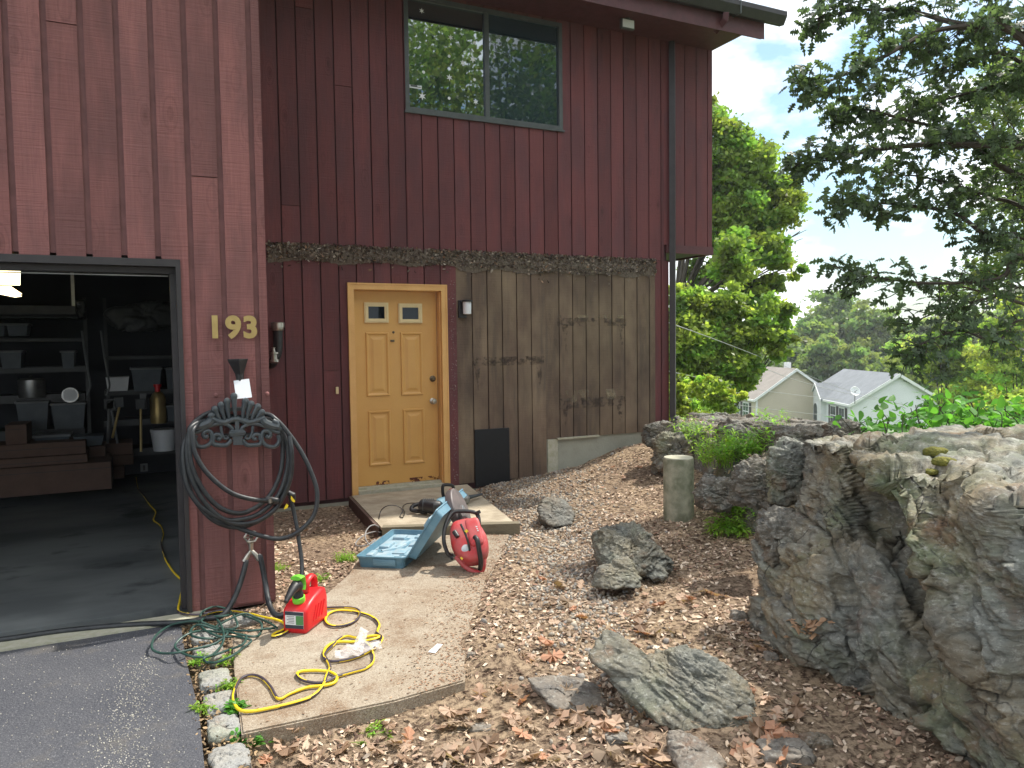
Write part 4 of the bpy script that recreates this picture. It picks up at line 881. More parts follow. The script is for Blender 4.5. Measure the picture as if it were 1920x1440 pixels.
mb = MB(); mb.tube([Jd(1530, 410, d0+.16), Jd(1545, 440, d0+.16)], .02, 10); mb.tube([Jd(1230, 930, d0+.03), Jd(1260, 930, d0+.03)], .02, 8); mb.build('handle_mount', M['blackp'], sw, True)
mb = MB(); mb.tube(spline([Jd(1345, 560, d0+.01), Jd(1400, 680, d0-.05), Jd(1440, 820, d0-.06), Jd(1440, 930, d0-.03)], 5), .008, 8); mb.build('cover_seam', M['blackp'], sw, True)
bmx = bmesh.new(); bmesh.ops.create_icosphere(bmx, subdivisions=4, radius=1)
for v in bmx.verts:
    c = np.array(v.co[:]); k = (np.abs(c)**5).sum()**(-1/5); c = c*k; v.co = mathutils.Vector(cen+ax1*(c[0]*.11-.03)+ax2*(.045+c[1]*.055)-(ax3*np.sign(ax3@FW))*(.075+c[2]*.035))
mb = MB(); mb.addbm(bmx); mb.build('air_filter_cover', M['sawred'], sw, True)
mb = MB()
for k in range(4): e0 = Jd(1395+k*9, 900+k*14, d0-.045); mb.tube([e0-RT*.03, e0+RT*.012], .0035, 6)
mb.build('vent_slot', M['blackp'], sw)
for k in range(3): mb = MB(); e0 = Jd(1520+k*8, 585+k*22, d0-.012); mb.tube([e0-RT*.006, e0+RT*.006], .0045, 6); mb.build('white_mark', M['whitep'], sw)
# blade guard (a thick half disc seen obliquely) and blade
gc = Jd(1320, 410, d0+.42); gn = ax2*.93+ax3*.36; gn /= np.linalg.norm(gn); gu = -ax1-gn*(-ax1@gn); gu /= np.linalg.norm(gu); gv = np.cross(gn, gu)
mb = MB(); mb.lathe([(.168, -.03), (.176, -.02), (.176, .022), (.168, .03), (.05, .034)], gc, gn, 40); mb.build('blade_guard', M['sawgrey'], sw, True)
mb = MB(); th_ = np.linspace(-.2, 1.6, 16); mb.tube([gc+gu*.177*cos(a)+gv*.177*sin(a)*-1 for a in th_], .03, 8, sq=(1, .35)); mb.build('guard_flank', M['sawred'], sw, True)
mb = MB(); mb.lathe([(.15, -.002), (.15, .002)], gc-gu*.02-gn*.0, gn, 40); mb.lathe([(.035, .03), (.035, .045), (.02, .05)], gc, gn, 18); mb.build('blade', M['steel'], sw)
mb = MB(); mb.tube([Jd(1390, 560, d0+.16), gc], [.055, .045], 6, sq=(.6, 1.2)); mb.build('arm', M['sawgrey'], sw, True)
mb = MB(); ee = Jd(1400, 835, d0-.05); mb.lathe([(.03, -.03), (.034, -.005), (.03, .004), (.012, .008)], ee, -FW+UP*.3, 20); mb.build('starter_cap', M['steel'], sw, True)
mb = MB(); mb.tube([Jd(1270, 640, d0-.01), Jd(1310, 700, d0-.04)], [.018, .016], 10); mb.build('fuel_cap', M['blackp'], sw, True)
for (x, y) in ((1410, 625), (1360, 925)):
    mb = MB(); e0 = Jd(x, y, d0-.02); e0 = e0-ax3*(np.sign(ax3@FW))*.0; mb.lathe([(.014, -.02), (.014, .0)], e0-FW*.03, -FW+UP*.25, 4); mb.build('warning_sticker', M['yellow'], sw)

# ------------------------------------------------------------------ demolition hammer lying on the platform
dm = thing('demolition_hammer', 'black and silver demolition hammer lying on the platform behind the case', 'power tool', tuple(zt(800, 965, .07)))
def JP(x, y, z): return zt(640+x/6, 890+y/6, z)
def on(x, y, zc=.14): return JP(x, y, zc)
mb = MB(); mb.tube(spline([on(880, 330, .15), on(810, 350, .14), on(790, 395, .11), on(860, 410, .1), on(960, 425, .1)], 5), .019, 10); mb.build('rear_grip', M['blackp'], dm, True)
mb = MB(); mb.tube([on(890, 345, .15), on(910, 350, .15), on(1060, 365, .15), on(1100, 360, .15)], [.03, .062, .062, .05], 14); mb.build('motor_housing', M['blackp'], dm, True)
mb = MB()
for k in range(6): c = on(925+k*22, 352, .15); mb.tube([c+[0, 0, -.0]+(UP*.064*cos(a)+FW*.064*sin(a)) for a in np.linspace(0, 2*pi, 16, endpoint=False)], .005, 6, closed=True)
mb.build('cooling_rib', M['iron'], dm, True)
mb = MB(); mb.tube([on(1090, 350, .14), on(1120, 330, .14), on(1260, 290, .13)], [.05, .06, .052], 14); mb.build('gear_case', M['blue'], dm, True)
mb = MB(); mb.tube([on(1250, 295, .13), on(1340, 285, .12), on(1345, 285, .12), on(1395, 270, .12), on(1415, 262, .12)], [.04, .042, .055, .055, .03], 16); mb.build('barrel', M['steel'], dm, True)
mb = MB(); mb.tube([on(1415, 262, .12), on(1480, 245, .12), on(1580, 220, .11)], [.022, .018, .012], 10); mb.build('chisel', M['iron'], dm, True)
mb = MB(); hh = [at(640+x/6, 890+y/6, 6.75) for x, y in ((1150, 250), (1140, 190), (1145, 125), (1190, 112), (1250, 125), (1262, 170), (1258, 215))]; mb.tube(spline(hh, 5), .0155, 10); mb.build('side_handle', M['blackp'], dm, True)
mb = MB(); mb.tube([hh[0]-[0, 0, .02], on(1180, 320, .14)], .02, 8); mb.tube([hh[-1], on(1240, 300, .13)], .014, 8); mb.build('handle_clamp', M['blackp'], dm, True)
A = [on(880, 325, .15), on(800, 320, .12), on(730, 330, .09), on(690, 365, .09), on(710, 430, .08), on(690, 480, .08), on(660, 465, .08), on(690, 400, .12), on(620, 350, .16), on(520, 350, .17), on(450, 400, .12), on(425, 480, .08), on(425, 545, .05)]
tag(MB().tube(spline(A, 6), .0042, 7).build('power_cord', M['blackp'], None, True), 'thin black power cord curling over the platform edge', 'cord')
A = [J(440, 650, .02), J(400, 640, .02), J(300, 660, .03), J(200, 720, .02), J(160, 780, .015), J(200, 805, .015), J(300, 785, .02), J(380, 730, .03), J(330, 790, .02), J(280, 740, .05), J(270, 660, .08), J(310, 590, .1), J(370, 565, .1), J(420, 590, .06)]
tag(MB().tube(spline(A, 6), .005, 7).build('power_cord', M['wire'], None, True), 'pale grey cord looped on the soil beside the blue case', 'cord')

# ------------------------------------------------------------------ rocks
def ico(sub):
    bm = bmesh.new(); bmesh.ops.create_icosphere(bm, subdivisions=sub, radius=1); bm.verts.ensure_lookup_table()
    V = np.array([v.co[:] for v in bm.verts]); F = np.array([[v.index for v in f.verts] for f in bm.faces]); bm.free(); return V, F
ICO = {s: ico(s) for s in (3, 5, 6, 7)}
def hullrock(name, pts, mat, label, cat='rock', sub=6, p=16, amp=.05, fine=.012, str_dir=(.3, .2, 1), sf=3.0, group=None, seed=0, parent=None, fac=.07, tip=None):
    pts = np.array(pts, float); c = pts.mean(0); Q = pts-c
    V, F = ICO[sub]
    def radius(Q):
        bm = bmesh.new()
        for q_ in Q: bm.verts.new(q_)
        r = bmesh.ops.convex_hull(bm, input=bm.verts[:]); bm.normal_update(); pl = []
        for f in bm.faces:
            n_ = np.array(f.normal[:]); h = n_@np.array(f.verts[0].co[:])
            if h < 0: n_, h = -n_, -h
            if f.calc_area() > 1e-7: pl.append(n_/max(h, .004))
        bm.free(); pl = np.array(pl); s = np.maximum(V@pl.T, 0); return (s**p).sum(1)**(-1/p)
    r = radius(Q)
    if tip is not None: r = np.maximum(r, radius(np.array(tip, float)-c))
    W_ = V*r[:, None]
    size = np.linalg.norm(Q, axis=1).mean(); sdv = np.array(str_dir, float); sdv /= np.linalg.norm(sdv)
    X = (W_+c+seed)/size; al = (X@sdv)[:, None]*sdv
    A_ = X*1.1+al*sf
    disp = ridged(X*1.2+al*sf*.6, 3, .5)*amp*size*.35 + fbm(X*2.2+9, 3)*amp*size*.7 + fbm(X*2.6+al*17, 5, .6)*fine*size*1.0
    fa, ed = facets((X+fbm(X*2, 2)[:, None]*.06)*1.7+al*sf*.35); fb_, ed2 = facets((X+fbm(X*5, 2)[:, None]*.03)*4.5+al*sf*1.2)
    fc, ed3 = facets(X*13+al*sf*2)
    disp = disp+size*(fac*.16*(fc-.2)+fac*(fa-.2)+fac*.35*(fb_-.2)-.018*smooth01(.1, 0, ed)-.008*smooth01(.12, 0, ed2)) if fac else disp
    W_ = W_+V*disp[:, None]
    o = meshobj(name, W_+c, F, mat, parent, smooth=True)
    if label: tag(o, label, cat, group)
    return o
def gdep(px, py):
    d_ = ray(px, py)
    for t in np.arange(2, 12, .02):
        q_ = O+d_*t
        if q_[2] <= float(gz(np.array([q_[0]]), np.array([q_[1]]))[0]): return t
    return t
def shifted(pts): return [dt(x, y, d_) for x, y, d_ in pts]
# big slab boulder
b1 = shifted([(1190, 1345, 3.4), (1285, 1382, 3.2), (1395, 1388, 3.2), (1425, 1335, 3.3), (1396, 1268, 3.45), (1308, 1214, 3.55), (1215, 1226, 3.55), (1150, 1240, 3.5), (1135, 1270, 3.4), (1230, 1240, 4.0), (1310, 1240, 4.0), (1395, 1290, 3.8), (1250, 1330, 3.9), (1180, 1290, 3.8)])
tip1 = shifted([(1136, 1174, 3.6), (1168, 1192, 3.55), (1090, 1222, 3.45), (1112, 1247, 3.4), (1145, 1195, 3.85), (1110, 1230, 3.7), (1290, 1340, 3.4), (1300, 1290, 3.45), (1280, 1310, 3.8), (1250, 1345, 3.45), (1250, 1262, 3.5)])
hullrock('boulder', b1, M['rockB'], 'large slanting grey green boulder with layered face in the front right', sub=7, amp=.035, fine=.05, str_dir=(.3, -.35, 1), sf=4, seed=2, p=20, tip=tip1, fac=.035)
b2 = [dt(1112, 1010, 5.3), dt(1125, 1050, 5.2), dt(1160, 985, 5.4), dt(1195, 980, 5.5), dt(1235, 1030, 5.3), dt(1268, 1068, 5.2), dt(1245, 1084, 5.15), dt(1180, 1075, 5.1), dt(1120, 1000, 5.8), dt(1200, 1010, 6.0), dt(1250, 1060, 5.8), dt(1130, 1070, 5.7)]
hullrock('boulder', b2, M['rockB'], 'jagged grey and tan boulder with dark undercut in the middle of the yard', sub=7, amp=.06, fine=.045, sf=2.5, seed=5, fac=.11, str_dir=(-.5, .1, 1))
b3 = [dt(1110, 1100, 4.9), dt(1115, 1065, 4.95), dt(1150, 1062, 5.0), dt(1175, 1043, 5.0), dt(1198, 1070, 4.95), dt(1200, 1100, 4.85), dt(1140, 1108, 4.8), dt(1130, 1085, 5.25), dt(1190, 1085, 5.25)]
hullrock('boulder', b3, M['rockB'], 'smaller pointed grey boulder in front of the jagged boulder', amp=.06, fine=.02, seed=9)
b4 = [dt(1008, 945, 6.85), dt(1015, 975, 6.75), dt(1025, 932, 6.95), dt(1055, 930, 7.0), dt(1078, 965, 6.85), dt(1074, 984, 6.75), dt(1040, 988, 6.7), dt(1020, 965, 7.2), dt(1070, 965, 7.2), dt(1010, 980, 6.9)]
hullrock('boulder', b4, M['rockC'], 'dark blocky boulder on the gravel near the black wall panel', amp=.04, fine=.015, p=22, seed=3)
b5 = shifted([(988, 1270, 3.62), (1028, 1318, 3.46), (1040, 1274, 3.68), (1080, 1270, 3.7), (1130, 1288, 3.62), (1137, 1325, 3.45), (1115, 1342, 3.38), (1045, 1332, 3.42), (1030, 1290, 3.95), (1125, 1310, 3.9), (1000, 1300, 3.6), (1080, 1345, 3.5)])
hullrock('flat_stone', b5, M['slate'], 'flat brown grey stone left of the large slanting boulder', amp=.02, fine=.012, p=24, seed=4)
b6 = shifted([(1253, 1378, 3.06), (1275, 1366, 3.1), (1332, 1396, 3.0), (1365, 1440, 2.86), (1300, 1470, 2.8), (1258, 1430, 2.95), (1290, 1400, 3.4), (1350, 1430, 3.2), (1250, 1420, 3.2)])
hullrock('flat_stone', b6, M['slate'], 'pinkish brown stone at the bottom edge below the slanting boulder', amp=.03, fine=.012, seed=6)
for i, (px, py, w, h, d, lb) in enumerate(((1528, 1396, 30, 16, 2.75, 'small grey stone at the foot of the outcrop'), (1470, 1420, 50, 25, 2.7, 'pale tan stone half buried below the outcrop'), (1445, 1235, 14, 12, 3.2, 'white stone on the dirt beside the outcrop'), (1155, 1330+60, 22, 14, 2.8, 'small brown stone among the dead leaves near the bottom'), (900, 1368, 22, 8, 2.95, 'flat grey stone sunk in the soil right of the walk'), (1010, 1105, 12, 5, 4.6, 'small dark stone on the gravel strip'), (1385, 1160, 16, 14, 3.7, 'brown stone on the dirt bank left of the outcrop'), (1350, 900, 26, 24, 5.6, 'dark rust brown stone beside the concrete post'), (885, 1230, 9, 7, 3.8, 'tan pebble right of the walk'), (870, 1368, 14, 6, 2.9, 'grey chip of stone in front of the walk'))):
    d = gdep(px, py+h*.3)+.02; k = d/FPX; c = dt(px, py, d); pts = [c+RT*sx*w*k*(.7+.3*rng.random())+UP*sy*h*k*(.7+.3*rng.random())+FW*sz*w*k*.8*(.7+.3*rng.random()) for sx in (-1, 1) for sy in (-1, 1) for sz in (-1, 1)]+[c+RT*w*k*1.1, c-RT*w*k*1.05, c+UP*h*k*1.15]
    hullrock('stone', pts, M['slate'] if i in (1, 2, 3, 4, 6, 8) else M['rockC'], lb, 'stone', sub=5, amp=.06, fine=.02, seed=i*3.1)
# kerb stones
KL = ['pale kerb cobble under the green cord nearest the column', 'granite kerb cobble beside the walk corner, crossed by green cord', 'rough granite kerb cobble, second visible below the green cord', 'rough granite kerb cobble with a red leaf beside it', 'granite kerb cobble beside the front corner of the walk', 'rounded granite kerb cobble closest to the bottom of the picture', 'long pale kerb stone beside the base of the maroon column']
for i, (px, py, w, l) in enumerate(((384, 1190, .062, .085), (391, 1222, .066, .09), (404, 1270, .066, .095), (413, 1313, .062, .09), (420, 1358, .062, .085), (429, 1418, .068, .09), (450, 1162, .12, .05))):
    c = zt(px, py, -.01); pts = [c+np.array([sx*w*(1.0+.15*rng.random()), sy*l*(.95+.15*rng.random()), sz]) for sx in (-1, 1) for sy in (-1, 1) for sz in (-.07, .004)]+[c+[0, l*1.25, -.01], c+[0, -l*1.2, -.01], c+[w*1.2, 0, -.01], c+[-w*1.2, 0, -.01], c+[0, 0, .018]]
    hullrock('kerb_stone', pts, M['granite'], KL[i], 'kerb stone', sub=5, amp=.04, fine=.025, group='granite kerb cobbles', seed=i*7.7, p=12)

# ------------------------------------------------------------------ big outcrop on the right
def build_outcrop():
    NU, NV = 520, 620
    u = np.linspace(0, 1, NU); v = np.linspace(0, 1, NV)
    U, Vv = np.meshgrid(u, v)
    y = 3.75-4.7*U                                      # along the face, far end first
    ztop = .965+.1*smooth01(0, .5, U)+.05*np.sin(U*9)
    yy = y
    # profile: v in [0,.6] face from below ground to the lip, then the top going back
    tf = np.clip(Vv/.62, 0, 1); tt = np.clip((Vv-.62)/.38, 0, 1)
    # face x (smaller is nearer the path)
    zf = -.35+(ztop+.35)*np.sin(tf*pi/2*.98)**.9
    xb = np.interp(y, [-1, 1.2, 1.5, 1.78, 2.1, 2.5, 2.9, 3.2, 3.45, 3.75], [2.3, 2.52, 2.64, 2.8, 3.0, 3.1, 2.98, 3.06, 3.38, 3.75])
    xl = np.interp(y, [-1, 1.4, 1.8, 2.2, 2.6, 3.0, 3.4, 3.75], [2.3, 2.6, 2.76, 2.98, 3.12, 3.28, 3.52, 3.9])
    s = smooth01(0, 1, (zf+.1)/1.15)
    xf = xb*(1-s)+xl*s
    yi, zi = y, zf
    def G_(cy, cz, sy, sz, a=0): 
        dy_ = yi-cy; dz_ = zi-cz; ca, sa = cos(a), sin(a); p_ = dy_*ca+dz_*sa; q_ = -dy_*sa+dz_*ca; return np.exp(-(p_/sy)**2-(q_/sz)**2)
    def L_(pts, wd, soft=1.0):
        r = np.zeros_like(yi)
        for (y0, z0), (y1, z1) in zip(pts[:-1], pts[1:]):
            d_ = np.array([y1-y0, z1-z0]); L2 = d_@d_; t = np.clip(((yi-y0)*d_[0]+(zi-z0)*d_[1])/L2, 0, 1); r = np.maximum(r, np.exp(-(((yi-y0-t*d_[0])**2+(zi-z0-t*d_[1])**2)/wd**2)))
        return r
    def yz(px, py, X=2.9): d_ = ray(px, py); t = X/d_[0]; q_ = O+d_*t; return q_[1], q_[2]
    # bulging lower-left lobe, recess under the overhanging upper slab
    lobe = yz(1560, 1150); xf = xf-.22*G_(lobe[0], lobe[1], .34, .34)
    lobe = yz(1700, 1340); xf = xf-.12*G_(lobe[0], lobe[1], .35, .25)
    rec = [yz(*q) for q in ((1590, 930), (1660, 1030), (1730, 1120), (1800, 1180))]; xf = xf+.34*L_(rec, .14)
    lip = [yz(*q) for q in ((1570, 840), (1650, 900), (1740, 970), (1810, 1060), (1880, 1180))]; xf = xf-.2*L_(lip, .1)
    cl = [yz(*q) for q in ((1518, 850), (1535, 920), (1545, 1010))]; xf = xf+.27*L_(cl, .075)
    cl = [yz(*q) for q in ((1815, 1060), (1820, 1100), (1822, 1150))]; xf = xf+.2*L_(cl, .035)
    cl = [yz(*q) for q in ((1790, 1440), (1780, 1380), (1760, 1330))]; xf = xf+.14*L_(cl, .03)
    hl = yz(1835, 905); xf = xf+.13*G_(hl[0], hl[1], .07, .06)
    cr = [yz(*q) for q in ((1640, 1240), (1680, 1300), (1740, 1350))]; xf = xf+.07*L_(cr, .03)
    for pts, dpt, wd in ((((1460, 1260), (1540, 1330), (1640, 1430)), .08, .05), (((1560, 1100), (1600, 1200), (1600, 1300)), .05, .04), (((1690, 1090), (1700, 1180), (1760, 1260), (1840, 1330)), .08, .05), (((1880, 1200), (1900, 1300), (1880, 1400)), .06, .05)):
        xf = xf+dpt*L_([yz(*q) for q in pts], wd)
    for _ in range(3): xf[1:-1, 1:-1] = (xf[:-2, 1:-1]+xf[2:, 1:-1]+xf[1:-1, :-2]+xf[1:-1, 2:]+2*xf[1:-1, 1:-1])/6
    X = np.where(Vv <= .62, xf, 0)
    xlast = xf[int(.62*(NV-1))][None, :]+0*X
    xt = xlast+tt**1.15*3.6
    zt_ = ztop + .05*tt - .9*smooth01(.38, 1, tt) - .02*np.sin(tt*20)*(tt > .02)
    X = np.where(Vv <= .62, xf, xt); Z = np.where(Vv <= .62, zf, zt_)
    # far end rounds down toward the ledge
    e = smooth01(.14, 0, U); X = X+.3*e*s; Z = np.where(Z > .4, Z-.25*e*(Z-.4), Z)
    P = np.stack([X, y, Z], -1)
    du = np.gradient(P, axis=1); dv = np.gradient(P, axis=0); n_ = np.cross(du, dv); n_ /= np.linalg.norm(n_, axis=-1)[..., None]+1e-9
    if n_[int(NV*.3), NU//2, 0] > 0: n_ = -n_
    Q = P.reshape(-1, 3); sd_ = np.array([.25, -.55, .8]); sd_ /= np.linalg.norm(sd_)
    wq = Q+np.stack([fbm(Q*1.5, 4), fbm(Q*1.5+7, 4), fbm(Q*1.5+13, 4)], 1)*.07
    al = (wq@sd_)[:, None]*sd_
    top = (smooth01(.6, .7, Vv)*.65).reshape(-1)
    f1, e1 = facets((wq+al*.7)*1.5+3); f2, e2 = facets((wq+al*1.2)*3.6+9); f3, e3 = facets((wq+al*.8)*9); f4, e4 = facets((wq+al*.9)*22+5)
    d1 = fbm(Q*1.6, 3)*.05+(f1-.2)*.085+(f2-.2)*.03+(f3-.2)*.017+(f4-.2)*.007-.04*smooth01(.05, 0, e1)-.012*smooth01(.06, 0, e2)
    d1 = d1+fbm(wq*4+al*6, 5, .6)*.018+fbm(Q*24, 4, .65)*.007
    P2_ = Q+n_.reshape(-1, 3)*(d1*(1-top*.75))[:, None]
    id_ = np.arange(NU*NV).reshape(NV, NU); F = np.stack([id_[:-1, :-1], id_[:-1, 1:], id_[1:, 1:], id_[1:, :-1]], -1).reshape(-1, 4)
    return tag(meshobj('rock_outcrop', P2_, F, M['rockA'], smooth=True), 'massive folded schist outcrop with green and tan face at the right edge', 'rock outcrop')
oc = build_outcrop()
# moss tufts on the outcrop
def onto(px, py, D0=3.3): return dt(px, py, D0)

from mathutils.bvhtree import BVHTree
_bv = BVHTree.FromPolygons([tuple(v.co) for v in oc.data.vertices], [tuple(p.vertices) for p in oc.data.polygons])
def hit(px, py):
    h = _bv.ray_cast(mathutils.Vector(O), mathutils.Vector(ray(px, py)).normalized()); return np.array(h[0]) if h[0] else None
for i, (px, py, w, lb) in enumerate(((1755, 848, .05, 'yellow green moss cushion on the outcrop top, leftmost'), (1770, 866, .045, 'round mustard moss cushion on the outcrop, middle of the three'), (1744, 885, .03, 'small moss cushion on the outcrop, lowest of the three'))):
    c = hit(px, py)
    if c is not None: hullrock('moss_cushion', [c+np.array([a, b, d_])*w for a in (-1, 1) for b in (-1, 1) for d_ in (-.4, .35)]+[c+[0, 0, w*.6]], M['moss'], lb, 'moss', sub=5, p=5, amp=.06, fine=.05, fac=0)
V = []; F = []; C = []
for k in range(34):
    c = hit(1505+random.gauss(0, 22), 1172+random.gauss(0, 9))
    if c is None: continue
    L = np.array([(-.5, 0, 0), (-.1, -.24, .1), (.28, -.16, .05), (.5, 0, .15), (.25, .2, .02), (-.15, .2, .12)])*random.uniform(.03, .07); a = random.uniform(0, 6.3); e = random.gauss(0, .5)
    Rm = np.array(mathutils.Euler((e, random.gauss(0, .5), a)).to_matrix()); k0 = len(V); V += list(L@Rm.T+c-FW*.012); F.append(tuple(range(k0, k0+6))); C += [(.9, .8, .7)]*6
if V: tag(meshobj('leaf_pile', np.array(V), F, M['oakdead'], col=np.array(C)), 'small pile of dead leaves caught on the face of the outcrop', 'leaf pile', kind='stuff')

# ledge between the house corner and the outcrop (height field with its own steep front)
def ledge():
    NX, NY = 420, 420; xs_ = np.linspace(3.2, 9.5, NX); ys_ = np.linspace(2.9, 9.5, NY); X, Y_ = np.meshgrid(xs_, ys_)
    Q = np.stack([X.ravel(), Y_.ravel(), 0*X.ravel()], 1)
    front = np.interp(Y_, [2.9, 3.6, 4.3, 5.0, 5.9, 6.8, 7.6, 9.5], [3.6, 3.75, 4.15, 4.45, 4.95, 5.35, 5.62, 6.3])
    wob = (fbm(Q*1.4+3, 4)*.32).reshape(X.shape)
    d = X-front+wob
    h = g0(X, Y_)-.12 + .50*smooth01(0, .32, d) + .30*smooth01(.3, 1.3, d)
    cap = np.interp(Y_, [2.9, 4.5, 6, 7.5, 9.5], [.9, .6, .54, .53, .45]); h = np.minimum(h, cap+.1*(h-cap))
    h = h-1.5*smooth01(1.9, 3.6, d)
    wq = Q+np.stack([fbm(Q*1.5, 3), fbm(Q*1.5+5, 3), 0*Q[:, 0]], 1)*.2
    rr2 = (ridged(wq*np.array([2.6, 1.5, 1])+3, 5, .55)*.075+ridged(wq*7, 4, .6)*.022+fbm(Q*22, 3)*.008).reshape(X.shape)
    h = h+rr2*smooth01(-.15, .25, d)*.9
    # step quantised terraces
    k = .13; hq = np.floor(h/k+.5*wob)*k; h = h*.6+hq*.4*smooth01(0, .3, d)+h*.4*(1-smooth01(0, .3, d))
    h = np.where(d < -.05, h-.3*smooth01(-.05, -.3, d), h)
    h = np.where((X < 6.05) & (Y_ > 7.74), np.minimum(h, .42), h)
    P = np.stack([X+wob*.1, Y_, h], -1).reshape(-1, 3); id_ = np.arange(NX*NY).reshape(NY, NX); F = np.stack([id_[:-1, :-1], id_[:-1, 1:], id_[1:, 1:], id_[1:, :-1]], -1).reshape(-1, 4)
    tag(meshobj('rock_ledge', P, F, M['rockC'], smooth=True), 'low broken rock ledge running from the house corner to the outcrop', 'rock ledge')
    return xs_, ys_, h
LX, LY, LH = ledge()
def ledge_z(x, y):
    i = int(np.clip((x-LX[0])/(LX[1]-LX[0]), 0, len(LX)-1)); j = int(np.clip((y-LY[0])/(LY[1]-LY[0]), 0, len(LY)-1)); return max(LH[j, i], float(gz(np.array([x]), np.array([y]))[0]))
def ground_hit(px, py):
    d_ = ray(px, py)
    for t in np.arange(2, 14, .02):
        q_ = O+d_*t; z = ledge_z(q_[0], q_[1]) if q_[0] > 3.2 and q_[1] > 2.9 else float(gz(np.array([q_[0]]), np.array([q_[1]]))[0])
        if q_[2] <= z: return q_
    return q_
# rocks piled along the crest
for i, (px, py, w, h, d, lb) in enumerate(((1330, 826, 42, 20, 8.2, 'grey crest rock behind the weeds near the house corner'), (1400, 818, 50, 24, 7.4, 'broad dark rock on the crest below the tan house'), (1460, 822, 36, 20, 6.6, 'rounded rock on the crest beside the white dormer house'), (1580, 816, 30, 22, 5.4, 'upright rock lump on the crest below the white house'), (1505, 826, 40, 22, 5.8, 'grey lump of ledge rock just left of the outcrop top'), (1262, 850, 34, 34, 8.0, 'dark rock at the foot of the downspout'), (1235, 815, 26, 20, 8.3, 'brown rock against the foundation corner'), (1340, 925, 34, 28, 6.0, 'dark overhanging ledge block right of the concrete post'), (1470, 1010, 42, 46, 4.3, 'blocky grey rock wedged in the cleft of the outcrop'), (1420, 905, 44, 40, 5.2, 'grey fractured block behind the tall weeds'), (1475, 880, 34, 50, 4.5, 'upright brown grey block at the left end of the outcrop'))):
    k = d/FPX; c = dt(px, py, d); pts = [c+RT*sx*w*k*(.7+.4*rng.random())+UP*sy*h*k*(.7+.4*rng.random())+FW*sz*w*k*(.4+.8*rng.random()) for sx in (-1, 1) for sy in (-1.2, .9) for sz in (-1, 1)]+[c+RT*w*k*1.2, c-RT*w*k*1.15, c+UP*h*k*1.25]
    hullrock('ledge_rock', pts, M['rockC'] if i % 5 else M['rockA'], lb, 'rock', sub=6, amp=.14, fine=.05, sf=3, seed=20+i*3.3, p=10, fac=.11)
# concrete post
pc = ground_hit(1274, 975); pk = ((pc-O)@FW)
base_ = dt(1273, 975, pk); topz = dt(1273, 857, pk)[2]; mb = MB(); rad = 28.5*pk/FPX
mb.lathe([(rad*1.0, 0), (rad, .3), (rad*.985, topz-base_[2]+.25-.012), (rad*.96, topz-base_[2]+.25)], (base_[0], base_[1], base_[2]-.25), (-.005, .0, 1), 40)
cp = thing('concrete_post', 'short round mossy concrete pier standing in the dirt', 'concrete pier', tuple(base_)); mb.build('shaft', M['post'], cp, True)
mb = MB(); mb.lathe([(rad*.95, 0), (rad*.93, .006)], (base_[0]-.003, base_[1], topz+.0), (0, 0, 1), 40); mb.build('top_face', M['conctop'], cp, True)

# ------------------------------------------------------------------ scatter helpers
def scatter(name, shape, faces, pos, rot, scale, col, mat, **kw):
    """shape (k,3); pos (n,3); rot (n,3,3)"""
    n = len(pos); k = len(shape); shape = np.asarray(shape, float)
    if np.ndim(scale) == 1: scale = np.stack([scale]*3, 1)
    V = np.einsum('nij,nkj->nki', rot, shape[None]*scale[:, None, :])+pos[:, None, :]
    F = np.asarray(faces)[None]+np.arange(n)[:, None, None]*k
    return meshobj(name, V.reshape(-1, 3), F.reshape(-1, F.shape[-1]), mat, col=np.repeat(col, k, 0), **kw)
def rots(n, tilt=.4, r=rng):
    a = r.uniform(0, 2*pi, n); b = r.normal(0, tilt, n); c = r.normal(0, tilt, n)
    def R(ax, t):
        o = np.zeros((n, 3, 3)); i, j = [(1, 2), (0, 2), (0, 1)][ax]; o[:, ax, ax] = 1; o[:, i, i] = np.cos(t); o[:, j, j] = np.cos(t); o[:, i, j] = -np.sin(t); o[:, j, i] = np.sin(t); return o
    return R(2, a)@R(0, b)@R(1, c)
def inpoly(x, y, poly):
    r = np.zeros(len(x), bool); n = len(poly)
    for i in range(n):
        (x0, y0), (x1, y1) = poly[i], poly[(i+1) % n]; c = ((y0 > y) != (y1 > y)); r ^= c & (x < (x1-x0)*(y-y0)/(y1-y0+1e-12)+x0)
    return r
def surf(x, y):
    z = gz(x, y)
    i = np.clip(((x-LX[0])/(LX[1]-LX[0])).astype(int), 0, len(LX)-1); j = np.clip(((y-LY[0])/(LY[1]-LY[0])).astype(int), 0, len(LY)-1)
    ins = (x > LX[0]) & (x < LX[-1]) & (y > LY[0]) & (y < LY[-1])
    return np.where(ins, np.maximum(z, LH[j, i]), z)
# one random sample of soil positions, denser near the camera
def soil(n, r):
    x = r.uniform(.4, 6.3, n*3); y = r.uniform(1.2, 7.78, n*3)
    keep = r.random(n*3) < np.clip(5.5/(.6+x*x*.12+y*y*.22), .12, 1)
    keep &= ~((x < 1.95) & (y > 6.9) & (x < .76)) & ~inpoly(x, y, walk) & ~inpoly(x, y, [tuple(v) for v in c_]) & ~((x < .76) & (y > 4.97)) & ~((x < 1.0) & (y > 3.3) & (x < .42))
    x, y = x[keep][:n], y[keep][:n]; return x, y
leafq = [(-.5, 0, 0), (-.1, -.24, .06), (.28, -.16, .03), (.5, 0, .1), (.25, .2, .02), (-.15, .2, .08)]
n = 60000; x, y = soil(n, rng); n = len(x)
pos = np.stack([x, y, surf(x, y)+rng.uniform(.0, .012, n)], 1)
gp_ = np.exp(-((x-np.interp(y, [2.5, 4, 5, 6, 7.5], [2.3, 2.5, 2.9, 3.4, 3.9]))/.42)**2)
